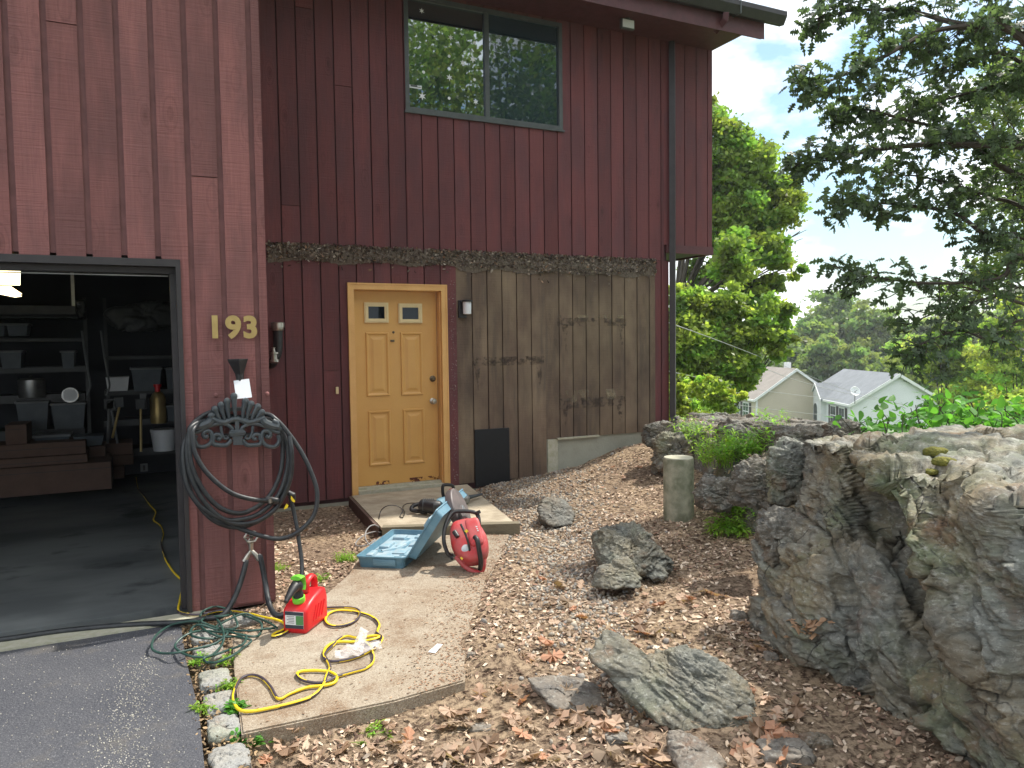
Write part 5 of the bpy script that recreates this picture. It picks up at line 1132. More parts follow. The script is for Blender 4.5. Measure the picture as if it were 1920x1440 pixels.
mk = fbm(np.stack([x*1.7, y*1.7, 0*x], 1)+40, 4); keep = (rng.random(n) > gp_*.55) & (rng.random(n) < smooth01(-.45, .15, mk)*.85+.15); pos = pos[keep]; n = len(pos)
pal = np.array([(.46, .33, .235), (.58, .45, .33), (.3, .2, .14), (.13, .08, .055), (.66, .54, .42), (.38, .22, .15)]); col = pal[rng.choice(6, n, p=[.22, .22, .22, .14, .15, .05])]*rng.uniform(.75, 1.35, (n, 1))
tag(scatter('leaf_litter', leafq, [list(range(6))], pos, rots(n, .42), rng.uniform(.011, .044, n)*np.where(rng.random(n)<.3,1.2,.85), col, M['litter']), 'crushed brown dead leaves and wood chips covering the soil', 'leaf litter', kind='stuff')
# twigs and needles
n = 7000; x, y = soil(n, rng); n = len(x); tw = [(-.5, -.02, 0), (.5, -.015, .03), (.5, .015, .03), (-.5, .02, 0)]
pos = np.stack([x, y, surf(x, y)+rng.uniform(.004, .018, n)], 1); sc = np.stack([rng.uniform(.03, .1, n), np.full(n, .07), np.full(n, .1)], 1)
tag(scatter('twigs', tw, [[0, 1, 2, 3]], pos, rots(n, .14), sc, np.array([(.36, .26, .17)])*rng.uniform(.4, 1.4, (n, 1)), M['litter']), 'fine dry twigs and pine needles strewn on the soil', 'twigs', kind='stuff')
# gravel
Vi, Fi = ICO[3]; bm = bmesh.new(); bmesh.ops.create_icosphere(bm, subdivisions=1, radius=.5); V1 = np.array([v.co[:] for v in bm.verts]); F1 = np.array([[v.index for v in f.verts] for f in bm.faces]); bm.free()
V1 = V1*(1+.25*np.random.default_rng(1).normal(size=(len(V1), 1))*.5)
n = 60000; x = rng.uniform(1.4, 5.4, n); y = rng.uniform(2.6, 7.75, n)
path = np.exp(-((x-np.interp(y, [2.5, 3.6, 4.6, 5.6, 6.6, 7.5], [1.9, 2.25, 2.75, 3.1, 3.5, 3.8]))/np.interp(y, [2.5, 4.5, 7.5], [.3, .34, .6]))**2)*np.interp(y, [2.5, 3.4, 4.2, 7.5], [.25, .6, 1, 1])
keep = (rng.random(n) < path*.55) & ~inpoly(x, y, walk) & ~inpoly(x, y, [tuple(v) for v in c_]); x, y = x[keep], y[keep]; n = len(x)
s_ = rng.uniform(.012, .034, n)*np.where(rng.random(n) < .06, 1.6, 1); pos = np.stack([x, y, surf(x, y)+s_*.12], 1)
pal = np.array([(.42, .38, .32), (.32, .3, .27), (.52, .46, .37), (.24, .22, .2), (.42, .33, .24)]); col = pal[rng.choice(5, n)]*rng.uniform(.75, 1.2, (n, 1))
tag(scatter('gravel', V1, F1, pos, rots(n, 1), np.stack([s_, s_*rng.uniform(.6, 1, n), s_*rng.uniform(.4, .7, n)], 1), col, M['gravel'], smooth=False), 'loose grey and tan gravel strip leading to the wall', 'gravel', kind='stuff')
# grit on the driveway and walk
n = 1300; t = rng.random(n); cx = np.interp(t, [0, .5, 1], [-.02, -.12, .03])+rng.normal(0, .07, n); cy = 4.35-1.75*t+rng.normal(0, .03, n)
x2 = rng.uniform(-1.2, .15, 1200); y2 = rng.uniform(1.6, 4.8, 1200); x = np.r_[cx, x2]; y = np.r_[cy, y2]; k_ = x < .17; x, y = x[k_], y[k_]; n = len(x); s_ = rng.uniform(.003, .0075, n)
tag(scatter('grit', V1, F1, np.stack([x, y, -.012+s_*.3], 1), rots(n, 1), np.stack([s_, s_, s_*.6], 1), np.array([(.6, .57, .5)])*rng.uniform(.5, 1.1, (n, 1)), M['gravel']), 'pale grit and wood crumbs washed across the asphalt', 'grit', kind='stuff')
# crumbs on walk
n = 7000; x = rng.uniform(.4, 2.8, n*3); y = rng.uniform(3.3, 6.1, n*3); k_ = inpoly(x, y, walk) & (rng.random(n*3) < np.clip(.03+1.0*smooth01(-.42, -.02, x-np.interp(y, [3.33, 3.75, 4.2, 4.72, 5.2, 5.75], [1.36, 1.55, 1.8, 2.1, 2.45, 2.78])), 0, 1)); x, y = x[k_][:n], y[k_][:n]; n = len(x)
pal = np.array([(.34, .2, .12), (.42, .29, .19), (.22, .13, .08)]); col = pal[rng.choice(3, n)]*rng.uniform(.7, 1.2, (n, 1))
tag(scatter('walk_crumbs', leafq, [list(range(6))], np.stack([x, y, .003+0*x], 1), rots(n, .2), rng.uniform(.006, .022, n), col, M['litter']), 'brown leaf crumbs scattered over the concrete walk', 'leaf crumbs', kind='stuff')
# kerb strip soil fill
x = rng.uniform(.16, .4, 1800); y = rng.uniform(2.3, 4.85, 1800); n = 1800
tag(scatter('kerb_debris', leafq, [list(range(6))], np.stack([x, y, -.04+rng.uniform(0, .03, n)], 1), rots(n, .5), rng.uniform(.01, .03, n), np.array([(.35, .24, .13)])*rng.uniform(.4, 1.3, (n, 1)), M['litter']), 'leaf bits and moss packed between the kerb cobbles', 'debris', kind='stuff')
# packed dead leaves along the wall band
def band():
    n = 7000; x = rng.uniform(1.19, 5.80, n); b = .04*np.sin(x*2.3)+.03*np.sin(x*5.7+1)
    zlo = 2.455+.03*fbm(np.stack([x*3, 0*x, 0*x], 1), 3)-np.where(x > 3.2, .01+.05*np.abs(np.sin(x*1.7)), 0); z = zlo+(2.615-zlo)*rng.random(n)**.8; z = np.where(rng.random(n) < .04, z-rng.random(n)*.12, z)
    pos = np.stack([x, D-.024-rng.random(n)*.02, z], 1); R = rots(n, 1.0)
    pal = np.array([(.15, .12, .095), (.24, .19, .14), (.08, .06, .05), (.36, .31, .25), (.28, .17, .1)]); col = pal[rng.choice(5, n, p=[.32, .27, .2, .14, .07])]*rng.uniform(.7, 1.2, (n, 1))
    tag(scatter('dead_leaf_band', leafq, [list(range(6))], pos, R, rng.uniform(.018, .055, n), col, M['litter']), 'band of packed dead leaves and vine remains stuck along the wall', 'dead leaves', kind='stuff')
    mb = MB(); xs_ = np.linspace(1.19, 5.79, 120); V = []; F = []
    for i, xx in enumerate(xs_):
        lo = 2.43+.018*sin(xx*9)-(.04 if xx > 3.2 else 0)+.02*random.random(); V += [(xx, D-.03, lo), (xx, D-.042, (lo+2.6)/2), (xx, D-.03, 2.6+.008*random.random())]
        if i: a = 3*i; F += [(a-3, a, a+1, a-2), (a-2, a+1, a+2, a-1)]
    M['band'] = simple('packed humus', (.09, .07, .055), .95, c2=(.17, .14, .11), scale=30, bs=.9, bscale=60); mb.add(V, F); mb.build('leaf_band_crust', M['band'], house)
band()
# flakes on the strip right of the door
n = 260; x = rng.normal(3.1, .02, n); z = rng.uniform(.1, 2.3, n); tag(scatter('wall_flakes', leafq, [list(range(6))], np.stack([x, D-.03-rng.random(n)*.01, z], 1), rots(n, 1), rng.uniform(.006, .018, n), np.array([(.4, .38, .34)])*rng.uniform(.3, 1.2, (n, 1)), M['litter']), 'pale flakes and vine crumbs along the edge right of the door trim', 'flakes', kind='stuff')

# large dead oak leaves
def oakshape(k=5):
    L = [(0, 0)]; R_ = []; 
    for i in range(k):
        t = (i+.6)/(k+.3); w = .34*sin(pi*min(t*.95+.08, 1))+.05; L += [(t-.07, .07), (t+.05, w), (t+.075, w*.8)]
    L.append((1.02, 0)); top = L[1:-1]; low = [(a, -b) for a, b in reversed(top)]
    return [L[0]]+top+[L[-1]]+low
OAK = oakshape(4)
def leaf_mesh(n_, s_, curl, r=random):
    P = [(a-.5, b, curl*((a-.5)**2+b*b*1.6)*1.2+.03*math.sin(a*9+r.random()*6)) for a, b in OAK]; return np.array(P)*s_
spots = [(620, 1372), (660, 1378), (555, 1385), (530, 1390), (760, 1405), (840, 1348), (870, 1345), (905, 1352), (950, 1300), (1010, 1345), (1050, 1350), (1080, 1330), (1105, 1340), (1140, 1355), (1160, 1350), (1090, 1370), (1000, 1375), (1180, 1400), (1195, 1415), (1220, 1430), (1245, 1435), (1025, 1430), (960, 1310), (850, 1370), (700, 1420), (600, 1425), (500, 1430), (1430, 1430), (1415, 1380), (1450, 1400), (1400, 1345), (1440, 1320), (980, 1235), (990, 1240), (1015, 1095), (1060, 1090), (1180, 1110), (1210, 1120), (1290, 1130), (1330, 1120), (1090, 1000), (1080, 960), (1170, 900), (1150, 880), (1200, 880), (1320, 1245), (1350, 1160), (575, 1000), (600, 1060), (625, 990), (545, 1060), (1000, 1300), (1065, 1310), (385, 1375), (392, 1385), (360, 1425), (372, 1340), (900, 1310), (930, 1290), (975, 1320), (1085, 1355), (1115, 1300), (1410, 1310), (1390, 1400)]
for k in range(70):
    spots.append((random.choice([random.uniform(520, 1000), random.uniform(900, 1260), random.uniform(1380, 1500)]), random.uniform(1340, 1440)))
for k in range(40): spots.append((random.uniform(1000, 1420), random.uniform(1090, 1260)))
for i, (px, py) in enumerate(spots):
    q_ = ground_hit(px, py); s_ = random.uniform(.07, .13)*(1 if q_[1] < 4.5 else .75)
    V = leaf_mesh(0, s_, random.uniform(-.5, 1.1)); R = rots(1, .35)[0]; V = V@R.T+q_+[0, 0, .022]; nf = len(OAK)
    cc = random.choice([(1, 1, 1), (1.05, .8, .7), (.6, .55, .5), (1.1, 1.05, 1.05), (.85, .9, .9)])
    cen = V[[0, nf//2]].mean(0); V = np.vstack([V, cen]); F = [(j, (j+1) % nf, nf) for j in range(nf)]
    where = 'among the granite kerb cobbles' if px < 440 else 'on the soil left of the blue case' if py < 1080 and px < 700 else 'on the soil in front of the walk' if px < 960 and py > 1270 else 'near the flat stone at the front' if px < 1150 and py > 1265 else 'at the foot of the outcrop' if px > 1370 else 'below the large slanting boulder' if py > 1360 else 'on the dirt around the jagged boulder' if py < 1140 else 'behind the large slanting boulder'
    how = {(1, 1, 1): 'brown', (1.05, .8, .7): 'reddish brown', (.6, .55, .5): 'dark brown', (1.1, 1.05, 1.05): 'pale tan', (.85, .9, .9): 'dull grey brown'}[cc]
    tag(meshobj('oak_leaf', V, F, M['oakdead'], col=np.tile(cc, (len(V), 1))), how+' dead oak leaf lying '+where, 'leaf', 'dead oak leaves on the ground')
mb = MB()
# plastic wrapper, paper scrap
q_ = zt(665, 1205, .06); mb = MB(); w_ = [zt(658, 1222, .02), zt(680, 1223, .02), zt(693, 1185, .05), zt(676, 1181, .06)]
V = []; 
g_ = 7
for i in range(g_):
    for j in range(g_):
        a, b = i/(g_-1), j/(g_-1); p = (w_[0]*(1-a)+w_[1]*a)*(1-b)+(w_[3]*(1-a)+w_[2]*a)*b; V.append(p+[0, 0, random.uniform(0, .018)])
F = [(i*g_+j, (i+1)*g_+j, (i+1)*g_+j+1, i*g_+j+1) for i in range(g_-1) for j in range(g_-1)]
mb.add(V, F); V = []
for i in range(9):
    for j in range(6):
        p = (zt(628, 1232, .01)*(1-i/8)+zt(715, 1212, .01)*(i/8))+(zt(650, 1240, .01)-zt(650, 1212, .01))*(j/5-.5)*(.4+.6*sin(pi*i/8)); V.append(p+[0, 0, random.uniform(0, .03)])
mb.add(V, [(i*6+j, (i+1)*6+j, (i+1)*6+j+1, i*6+j+1) for i in range(8) for j in range(5)])
tag(mb.build('plastic_wrapper', M['clear']), 'crumpled clear plastic wrapper on the yellow cord loop', 'wrapper')
mb = MB(); w_ = [zt(803, 1222, .006), zt(816, 1224, .004), zt(830, 1208, .02), zt(820, 1207, .025)]; mb.add(w_+[v-[0, 0, .002] for v in w_], [(0, 1, 2, 3), (7, 6, 5, 4), (0, 4, 5, 1), (1, 5, 6, 2), (2, 6, 7, 3), (3, 7, 4, 0)]); tag(mb.build('paper_scrap', M['paper']), 'small white paper scrap on the walk', 'paper scrap')

# ------------------------------------------------------------------ weeds
def weed(px, py, n, h, spread, label, blade=(.018, .1), mat='grass', name='weed', base=None, up_=.6, seed=1, leafy=True, droop=.5):
    r = np.random.default_rng(seed); b0 = ground_hit(px, py) if base is None else base; V = []; F = []; C = []
    def leafq_(p, d, L, w, c):
        d = d/np.linalg.norm(d); s = np.cross(d, [0, 0, 1]); s /= np.linalg.norm(s)+1e-9; k = len(V); m1 = p+d*L*.35+[0, 0, L*.08]; m2 = p+d*L*.7; e = p+d*L-[0, 0, L*.25*droop]
        for v in (p, m1+s*w, m1-s*w, m2+s*w*.8, m2-s*w*.8, e): V.append(v); C.append(c)
        F.extend([(k, k+1, k+2), (k+1, k+3, k+4), (k+1, k+4, k+2), (k+3, k+5, k+4)])
    for i in range(n):
        a = r.uniform(0, 2*pi); rad_ = spread*sqrt(r.random()); p = b0+np.array([cos(a)*rad_, sin(a)*rad_, -.01]); hh = h*r.uniform(.35, 1); lean = r.normal(0, .3, 2); tip = p+np.array([lean[0]*hh, lean[1]*hh, hh])
        c = np.array([1, 1, 1])*r.uniform(.6, 1.3)*np.array([r.uniform(.8, 1.2), 1, .9]); k = len(V); s = np.array([.0022, 0, 0])
        for v in (p-s, p+s, tip+s*.5, tip-s*.5): V.append(v); C.append(c*.8)
        F.append((k, k+1, k+2)); F.append((k, k+2, k+3))
        m = int(r.integers(4, 9)) if leafy else 3
        for j in range(m):
            t = r.uniform(.2, 1); a2 = r.uniform(0, 2*pi); dd = np.array([cos(a2), sin(a2), up_*r.uniform(-.2, 1.2)]); leafq_(p*(1-t)+tip*t, dd, blade[1]*r.uniform(.5, 1.2), blade[0]*r.uniform(.6, 1.2)*.5, c)
    return tag(meshobj(name, np.array(V), F, M[mat], col=np.array(C)), label, 'weeds')
weed(1375, 870, 150, .34, .3, 'dense bright green weed clump on the ledge above the pier', seed=1)
weed(1415, 850, 60, .26, .2, 'bright green weeds on the ledge against the grey rocks, right of the dense clump', seed=2)
weed(1385, 960, 90, .26, .2, 'green weeds hanging down the dirt bank beside the outcrop', seed=3, up_=.1)
weed(1365, 1000, 50, .18, .15, 'lower pale green weed tuft on the dirt bank', seed=4, up_=.1)
weed(1300, 820, 40, .24, .2, 'small green weeds beside the downspout foot', seed=5)
weed(1450, 800, 26, .22, .2, 'thin weeds on the crest under the tan house', seed=16)
weed(652, 1052, 40, .09, .09, 'small grass tuft at the edge of the walk beside the blue case', seed=6, blade=(.006, .05))
weed(525, 1070, 26, .07, .06, 'small weed by the base of the maroon column', seed=7, blade=(.008, .04))
weed(600, 1090, 20, .06, .05, 'tiny weed in the soil above the fuel can', seed=8, blade=(.008, .04))
for i, (px, py, lb) in enumerate(((428, 1240, 'tiny weed in the kerb gap below the green cord'), (425, 1290, 'small weed in the kerb gap halfway along the cobbles'), (375, 1240, 'yellow green moss tuft beside the asphalt edge'), (380, 1330, 'yellow green moss patch between asphalt and cobbles'))):
    weed(px, py, 24, .035, .05, lb, seed=30+i, blade=(.008, .03), base=zt(px, py, -.015))
weed(470, 1385, 60, .06, .08, 'leafy clover patch at the front corner of the walk', seed=9, blade=(.02, .03), base=zt(470, 1385, -.06), mat='leafB')
weed(445, 1340, 30, .05, .04, 'small broadleaf weeds between cobble and walk edge', seed=10, blade=(.02, .03), base=zt(442, 1335, -.02), mat='leafB')
weed(700, 1385, 16, .05, .08, 'sparse green sprigs in the soil in front of the walk', seed=11, blade=(.008, .04))
# yellow-brown moss lumps on the outcrop top
dg = None

# ------------------------------------------------------------------ trees
def crown_leaves(blobs, n, size, r, clumps=60, jit=.35, flat=.55, shell=(.55, 1.0), lmin=.55, cs=.16):
    """leaf quads gathered in clumps through the blobs' volumes"""
    blobs = np.array(blobs, float); vol = blobs[:, 3]*blobs[:, 4]*blobs[:, 5]; pr = vol**.8; pr /= pr.sum()
    m = n; cl = clumps*len(blobs); bi = r.choice(len(blobs), cl, p=pr); d_ = r.normal(size=(cl, 3)); d_ /= np.linalg.norm(d_, axis=1)[:, None]; rad_ = r.uniform(shell[0], shell[1], cl)
    C = blobs[bi, :3]+d_*rad_[:, None]*blobs[bi, 3:]; br = r.uniform(lmin, 1.3, cl); hue = r.uniform(.8, 1.25, cl)
    ci = r.integers(0, cl, m); sz_ = blobs[bi[ci], 3:].mean(1)[:, None]
    pos = C[ci]+r.normal(size=(m, 3))*sz_*cs*np.array([1, 1, .6])
    col = np.stack([br[ci]*hue[ci], br[ci], br[ci]*.8], 1)*r.uniform(.75, 1.25, (m, 1)); return pos, rots(m, flat, r), size*r.uniform(.6, 1.3, m), col
LQ = [(-.5, 0, 0), (0, -.3, .08), (.5, 0, -.05), (0, .3, .08)]
def tree(name, label, base, blobs, n, size, mat, trunk_r=.2, cat='tree', group=None, seed=1, clumps=60, limbs=True, flat=1.3, shell=(.45, 1.05), cs=.16, fork=None):
    r = np.random.default_rng(seed); base = np.array(base, float); t = thing(name, label, cat, tuple(base), group)
    B_ = np.array(blobs, float); c = B_[:, :3].mean(0); fork = np.array(fork) if fork is not None else base*.55+c*.45
    mb = MB(); mb.tube(spline([base-[0, 0, .3], base*.6+fork*.4+r.normal(0, .1, 3)*trunk_r, fork], 5), np.linspace(trunk_r, trunk_r*.65, 11), 9)
    for b in B_:
        e = b[:3]+[0, 0, b[5]*.3]; mid = fork*.5+e*.5+r.normal(0, .12, 3)*b[3]; mb.tube(spline([fork, mid, e], 5), np.linspace(trunk_r*.32, trunk_r*.06, 11), 6)
        for k in range(3):
            e2 = b[:3]+r.normal(0, .5, 3)*b[3:]; mb.tube(spline([mid, mid*.4+e2*.6+[0, 0, .1], e2], 3), np.linspace(trunk_r*.12, trunk_r*.03, 7), 5)
    mb.build('trunk', M['bark'], t, True)
    pos, R, s, col = crown_leaves(blobs, n, size, r, clumps, flat=flat, shell=shell, cs=cs)
    scatter('crown', LQ, [[0, 1, 2, 3]], pos, R, s, col, M[mat], parent=t); return t
def bl(px, py, D_, rp, rz=None, rd=None):
    c = dt(px, py, D_); k = D_/FPX; return (*c, rp*k, (rd or rp)*k, (rz or rp)*k)
def gbase(px, D_):
    c = dt(px, 760, D_); return (c[0], c[1], float(g0(c[0], c[1])))
# T1: the tall sunlit tree behind the house
Dt = 27
tree('broadleaf_tree', 'tall sunlit green tree with bare forked limbs right behind the house corner', gbase(1235, Dt),
     [bl(1340, 270, Dt, 62), bl(1400, 330, Dt, 58), bl(1455, 390, Dt, 52), bl(1370, 400, Dt, 68), bl(1300, 330, Dt, 60), bl(1440, 470, Dt-1, 44), bl(1380, 480, Dt-2, 50), bl(1330, 210, Dt+1, 34), bl(1485, 505, Dt, 26), bl(1420, 545, Dt, 36), bl(1480, 345, Dt, 24), bl(1350, 590, Dt, 46), bl(1460, 600, Dt, 34), bl(1290, 420, Dt+1, 50), bl(1345, 500, Dt, 36), bl(1440, 535, Dt, 30), bl(1300, 520, Dt+1, 30), bl(1500, 440, Dt, 20)], 70000, .2, 'leafA', .3, seed=11, clumps=22, fork=dt(1268, 590, Dt), cs=.19)
Dt = 21
tree('broadleaf_tree', 'light green leafy tree filling the gap beside the downspout', gbase(1290, Dt),
     [bl(1290, 640, Dt, 60), bl(1350, 680, Dt, 56), bl(1300, 740, Dt, 60), bl(1410, 640, Dt, 50), bl(1450, 590, Dt, 38), bl(1270, 560, Dt, 40), bl(1335, 620, Dt, 40), bl(1400, 700, Dt, 32), bl(1462, 650, Dt, 30), bl(1300, 590, Dt, 40), bl(1370, 570, Dt, 36)], 46000, .15, 'leafA', .14, seed=12, clumps=36, cs=.2)
Dt = 14
tree('shrub', 'pale yellow green shrub at the foot of the house corner', gbase(1275, Dt), [bl(1280, 770, Dt, 30), bl(1310, 790, Dt, 34, 22), bl(1270, 720, Dt, 22)], 5000, .11, 'leafY', .04, 'shrub', seed=13, clumps=30)
tree('small_tree', 'thin sparse yellow green sapling right of the house corner', gbase(1350, Dt+1), [bl(1330, 740, Dt+1, 34), bl(1360, 760, Dt+1, 26), bl(1380, 745, Dt+1, 20)], 2600, .1, 'leafY', .04, seed=14, clumps=18)
# far wood behind the houses
spec = [(1515, 640, 120, 46, 'pale grey green tree in the far wood above the tan house'), (1560, 600, 125, 56, 'tall pale crowned tree in the far wood, highest of its row'), (1620, 620, 118, 52, 'mid green tree in the far wood behind the white house roof'), (1672, 640, 122, 46, 'far tree in the wood right of the white house ridge'), (1545, 670, 105, 40, 'darker green tree in the gap between the two houses'), (1600, 680, 102, 36, 'dark tree directly behind the grey roof'), (1730, 640, 130, 50, 'far tree showing through the oak twigs'), (1480, 660, 115, 36, 'far tree just left of the tan house peak'), (1800, 640, 135, 60, 'far tree on the right behind the yellow green trees'), (1880, 640, 138, 60, 'far tree at the right edge of the picture')]
for i, (px, py, Dt, rp, lb) in enumerate(spec):
    tree('woodland_tree', lb, gbase(px, Dt), [bl(px, py, Dt, rp, rp*1.0), bl(px-rp*.5, py+rp*.5, Dt-1, rp*.7), bl(px+rp*.5, py+rp*.55, Dt-1, rp*.7), bl(px+rp*.1, py-rp*.55, Dt, rp*.5), bl(px, py+rp*1.3, Dt-2, rp)], 9000, .85, 'leafD', .4, group='trees of the far wood', seed=40+i, clumps=26, shell=(.4, 1))
for i, (px, py, Dt, rp, lb) in enumerate(((1715, 672, 88, 46, 'bright yellow green rounded tree right of the white house'), (1822, 735, 50, 56, 'bright yellow green tree in the middle of the right side'), (1860, 690, 44, 62, 'loose yellow green tree at the right edge'), (1910, 610, 40, 60, 'upper pale green tree at the right edge behind the oak twigs'), (1770, 640, 46, 40, 'thin pale green tree below the oak branches'), (1840, 800, 36, 50, 'low yellow green bush beyond the vine leaves'), (1890, 770, 30, 46, 'low green bush behind the outcrop at the right edge'))):
    tree('young_tree', lb, gbase(px, Dt), [bl(px, py, Dt, rp, rp*.85), bl(px-rp*.6, py+rp*.4, Dt, rp*.6), bl(px+rp*.6, py+rp*.4, Dt, rp*.6), bl(px, py-rp*.5, Dt, rp*.55), bl(px, py+rp, Dt, rp)], 13000, .0062*Dt, 'leafY' if i != 4 else 'leafA', .12, group='yellow green trees on the slope', seed=60+i, clumps=30, shell=(.3, 1))
for i, (px, Dt, lb) in enumerate(((1400, 90, 'dark tree low behind the tan house'), (1440, 95, 'green tree mass left of the tan house roof'))):
    tree('woodland_tree', lb, gbase(px, Dt), [bl(px, 700, Dt, 45), bl(px-20, 750, Dt, 50), bl(px+10, 640, Dt, 34)], 7000, .6, 'leafD', .35, group='trees of the far wood', seed=80+i, clumps=26)
# trees behind the viewer, mirrored in the upper window
for i, (x, y, h, rr3) in enumerate(((7.5, -13, 15, 4.4), (13.5, -12, 16, 4.6), (1.5, -12, 15, 4.2), (20, -15, 17, 5.2), (11, -21, 21, 6))):
    tree('yard_tree', ('tall tree reflected in the left window pane', 'broad tree reflected in the middle of the window', 'dark tree reflected at the left side of the window', 'tree reflected in the right screened pane', 'distant tall tree reflected between the others')[i], (x, y, 0), [(x, y, h*.75, rr3, rr3, rr3*.9), (x-rr3*.5, y+.5, h*.6, rr3*.7, rr3*.7, rr3*.6), (x+rr3*.5, y-.5, h*.62, rr3*.7, rr3*.7, rr3*.6), (x, y, h*.42, rr3*.9, rr3*.9, rr3*.6)], 9000, .3, 'leafD', .3, group='yard trees across the drive', seed=90+i, clumps=30)

# ------------------------------------------------------------------ near oak overhanging from the right
def near_oak():
    r = np.random.default_rng(21); t = thing('oak_tree', 'dark leaved oak whose branches reach in from the right edge', 'tree', (7.6, 2.6, .2))
    tr = MB(); trunk = [(7.6, 2.6, .1), (7.55, 2.65, 2), (7.5, 2.7, 4), (7.4, 2.9, 6.2), (7.3, 3.1, 8.5)]; tr.tube(spline(trunk, 6), np.linspace(.24, .1, 25), 12)
    limbs = [([(2060, 200), (1920, 62), (1800, 45), (1700, 20), (1600, 20), (1530, 35)], 7.0, .05), ([(2080, 260), (1915, 72), (1830, 50), (1740, 62), (1650, 110), (1560, 150), (1510, 165)], 6.6, .045),
             ([(2080, 330), (1920, 275), (1820, 272), (1720, 272), (1620, 285), (1560, 300), (1505, 300)], 6.9, .05), ([(2100, 420), (1920, 335), (1860, 300), (1790, 250), (1700, 225), (1620, 205), (1560, 215)], 7.4, .04),
             ([(2100, 520), (1920, 445), (1850, 440), (1790, 400), (1700, 385), (1630, 380), (1575, 378)], 6.8, .035), ([(2100, 560), (1920, 480), (1880, 520), (1800, 530), (1720, 530), (1640, 520), (1590, 515)], 6.5, .03),
             ([(2100, 640), (1920, 600), (1870, 640), (1800, 620), (1740, 640), (1700, 660)], 6.6, .02), ([(2000, 120), (1900, 150), (1830, 170), (1760, 190), (1700, 200)], 7.6, .03), ([(2080, 480), (1920, 390), (1860, 370), (1800, 350), (1720, 330), (1660, 330)], 7.8, .03), ([(2060, 20), (1920, -20), (1800, -30), (1700, -40), (1580, -20)], 7.0, .04), ([(2080, 600), (1930, 540), (1850, 560), (1770, 580), (1700, 610)], 7.2, .025), ([(2060, 160), (1940, 130), (1880, 100), (1820, 110), (1760, 130), (1640, 165)], 7.3, .03)]
    P_, D2 = [], []
    br = MB()
    for pts, dep, r0 in limbs:
        pp = [dt(x, y, dep+r.normal(0, .15)) for x, y in pts]; start = np.array(trunk[2])+[0, 0, (dt(*pts[0], dep)[2]-4)*.6]; pp = [start]+pp; L = spline(pp, 8)
        br.tube(L, np.linspace(r0, .004, len(L)), 6); ln = len(L)
        for k in range(9, ln, 1):
            f = k/ln
            for rep in range(1 if r.random() < .9 else 0):
                d_ = L[k]-L[k-1]; d_ /= np.linalg.norm(d_); s = r.normal(size=3); s -= d_*(s@d_)*.6; s[2] = s[2]*.7-.1; s /= np.linalg.norm(s); q_ = L[k]; ln2 = r.uniform(.15, .55)*(1-.45*f)
                e = q_+(s*.8+d_*.6)*ln2; m_ = (q_+e)/2+r.normal(0, .03, 3); tw_ = spline([q_, m_, e], 4); br.tube(tw_, np.linspace(.006, .002, len(tw_)), 4)
                nl = int(r.integers(8, 17)*(.5 if pts[-1][1] > 500 else 1))
                for j in range(nl):
                    tt = r.uniform(.25, 1.05); P_.append(q_*(1-tt)+e*tt+r.normal(0, .045, 3)); D2.append((e-q_)/np.linalg.norm(e-q_))
        for j in range(22): P_.append(L[-1]+r.normal(0, .07, 3)); D2.append(L[-1]-L[-2])
    tr.build('trunk', M['bark'], t, True); br.build('branches', M['bark'], t, True)
    P_ = np.array(P_); n = len(P_)
    V0 = [(a, b*.95, -.35*a*a) for a, b in OAK]; nf = len(OAK); V0.append((.5, 0, -.06)); F = [(j, (j+1) % nf, nf) for j in range(nf)]
    col = np.ones((n, 3))*r.uniform(.55, 1.35, (n, 1))*np.array([1, 1, 1]); scatter('leaves', V0, F, P_, rots(n, .75, r), r.uniform(.07, .135, n), col, M['leafO'], parent=t)
near_oak()
# a slighter, farther tree at the upper right edge
Dt = 13
tree('broadleaf_tree', 'sparse small leaved tree at the upper right edge behind the oak', (*dt(2150, 700, Dt)[:2], 0), [bl(1900, 150, Dt, 70), bl(1930, 260, Dt, 70), bl(1850, 210, Dt, 45), bl(1940, 380, Dt, 70), bl(1880, 330, Dt, 40), bl(1900, 480, Dt, 50), bl(1850, 520, Dt, 50), bl(1780, 540, Dt, 30)], 9500, .085, 'leafD', .16, seed=33, clumps=28, cs=.22)

# vine bush over the outcrop
def vine():
    r = np.random.default_rng(8); t = thing('leafy_bush', 'bright green bush with broad pointed leaves behind the top of the outcrop', 'bush', tuple(dt(1750, 800, 5.9)))
    st = MB(); P_ = []; 
    for k in range(130):
        px = 1960-370*r.random()**1.35; d_ = r.uniform(5.0, 6.6); b0 = dt(px, 830, d_); hpx = np.interp(px, [1590, 1640, 1690, 1720, 1780, 1960], [788, 778, 772, 748, 752, 768])+r.uniform(-6, 45); e = dt(px+r.normal(0, 25), hpx, d_)
        L = spline([b0, (b0+e)/2+r.normal(0, .05, 3), e], 5); st.tube(L, .0035, 4)
        for j in range(12): tt = r.uniform(.2, 1.05); P_.append(b0*(1-tt)+e*tt+r.normal(0, .06, 3))
    tag(st.build('stems', M['bark'], t), kind='stuff'); P_ = np.array(P_); n = len(P_)
    lf = [(0, 0, 0), (.08, .2, .02), (.3, .3, 0), (.65, .18, -.06), (1, 0, -.18), (.65, -.18, -.06), (.3, -.3, 0), (.08, -.2, .02), (.45, 0, -.06)]; F = [(j, (j+1) % 8, 8) for j in range(8)]
    scatter('leaves', lf, F, P_, rots(n, .6, r), r.uniform(.045, .1, n), np.ones((n, 3))*r.uniform(.6, 1.3, (n, 1)), M['leafB'], parent=t)
vine()

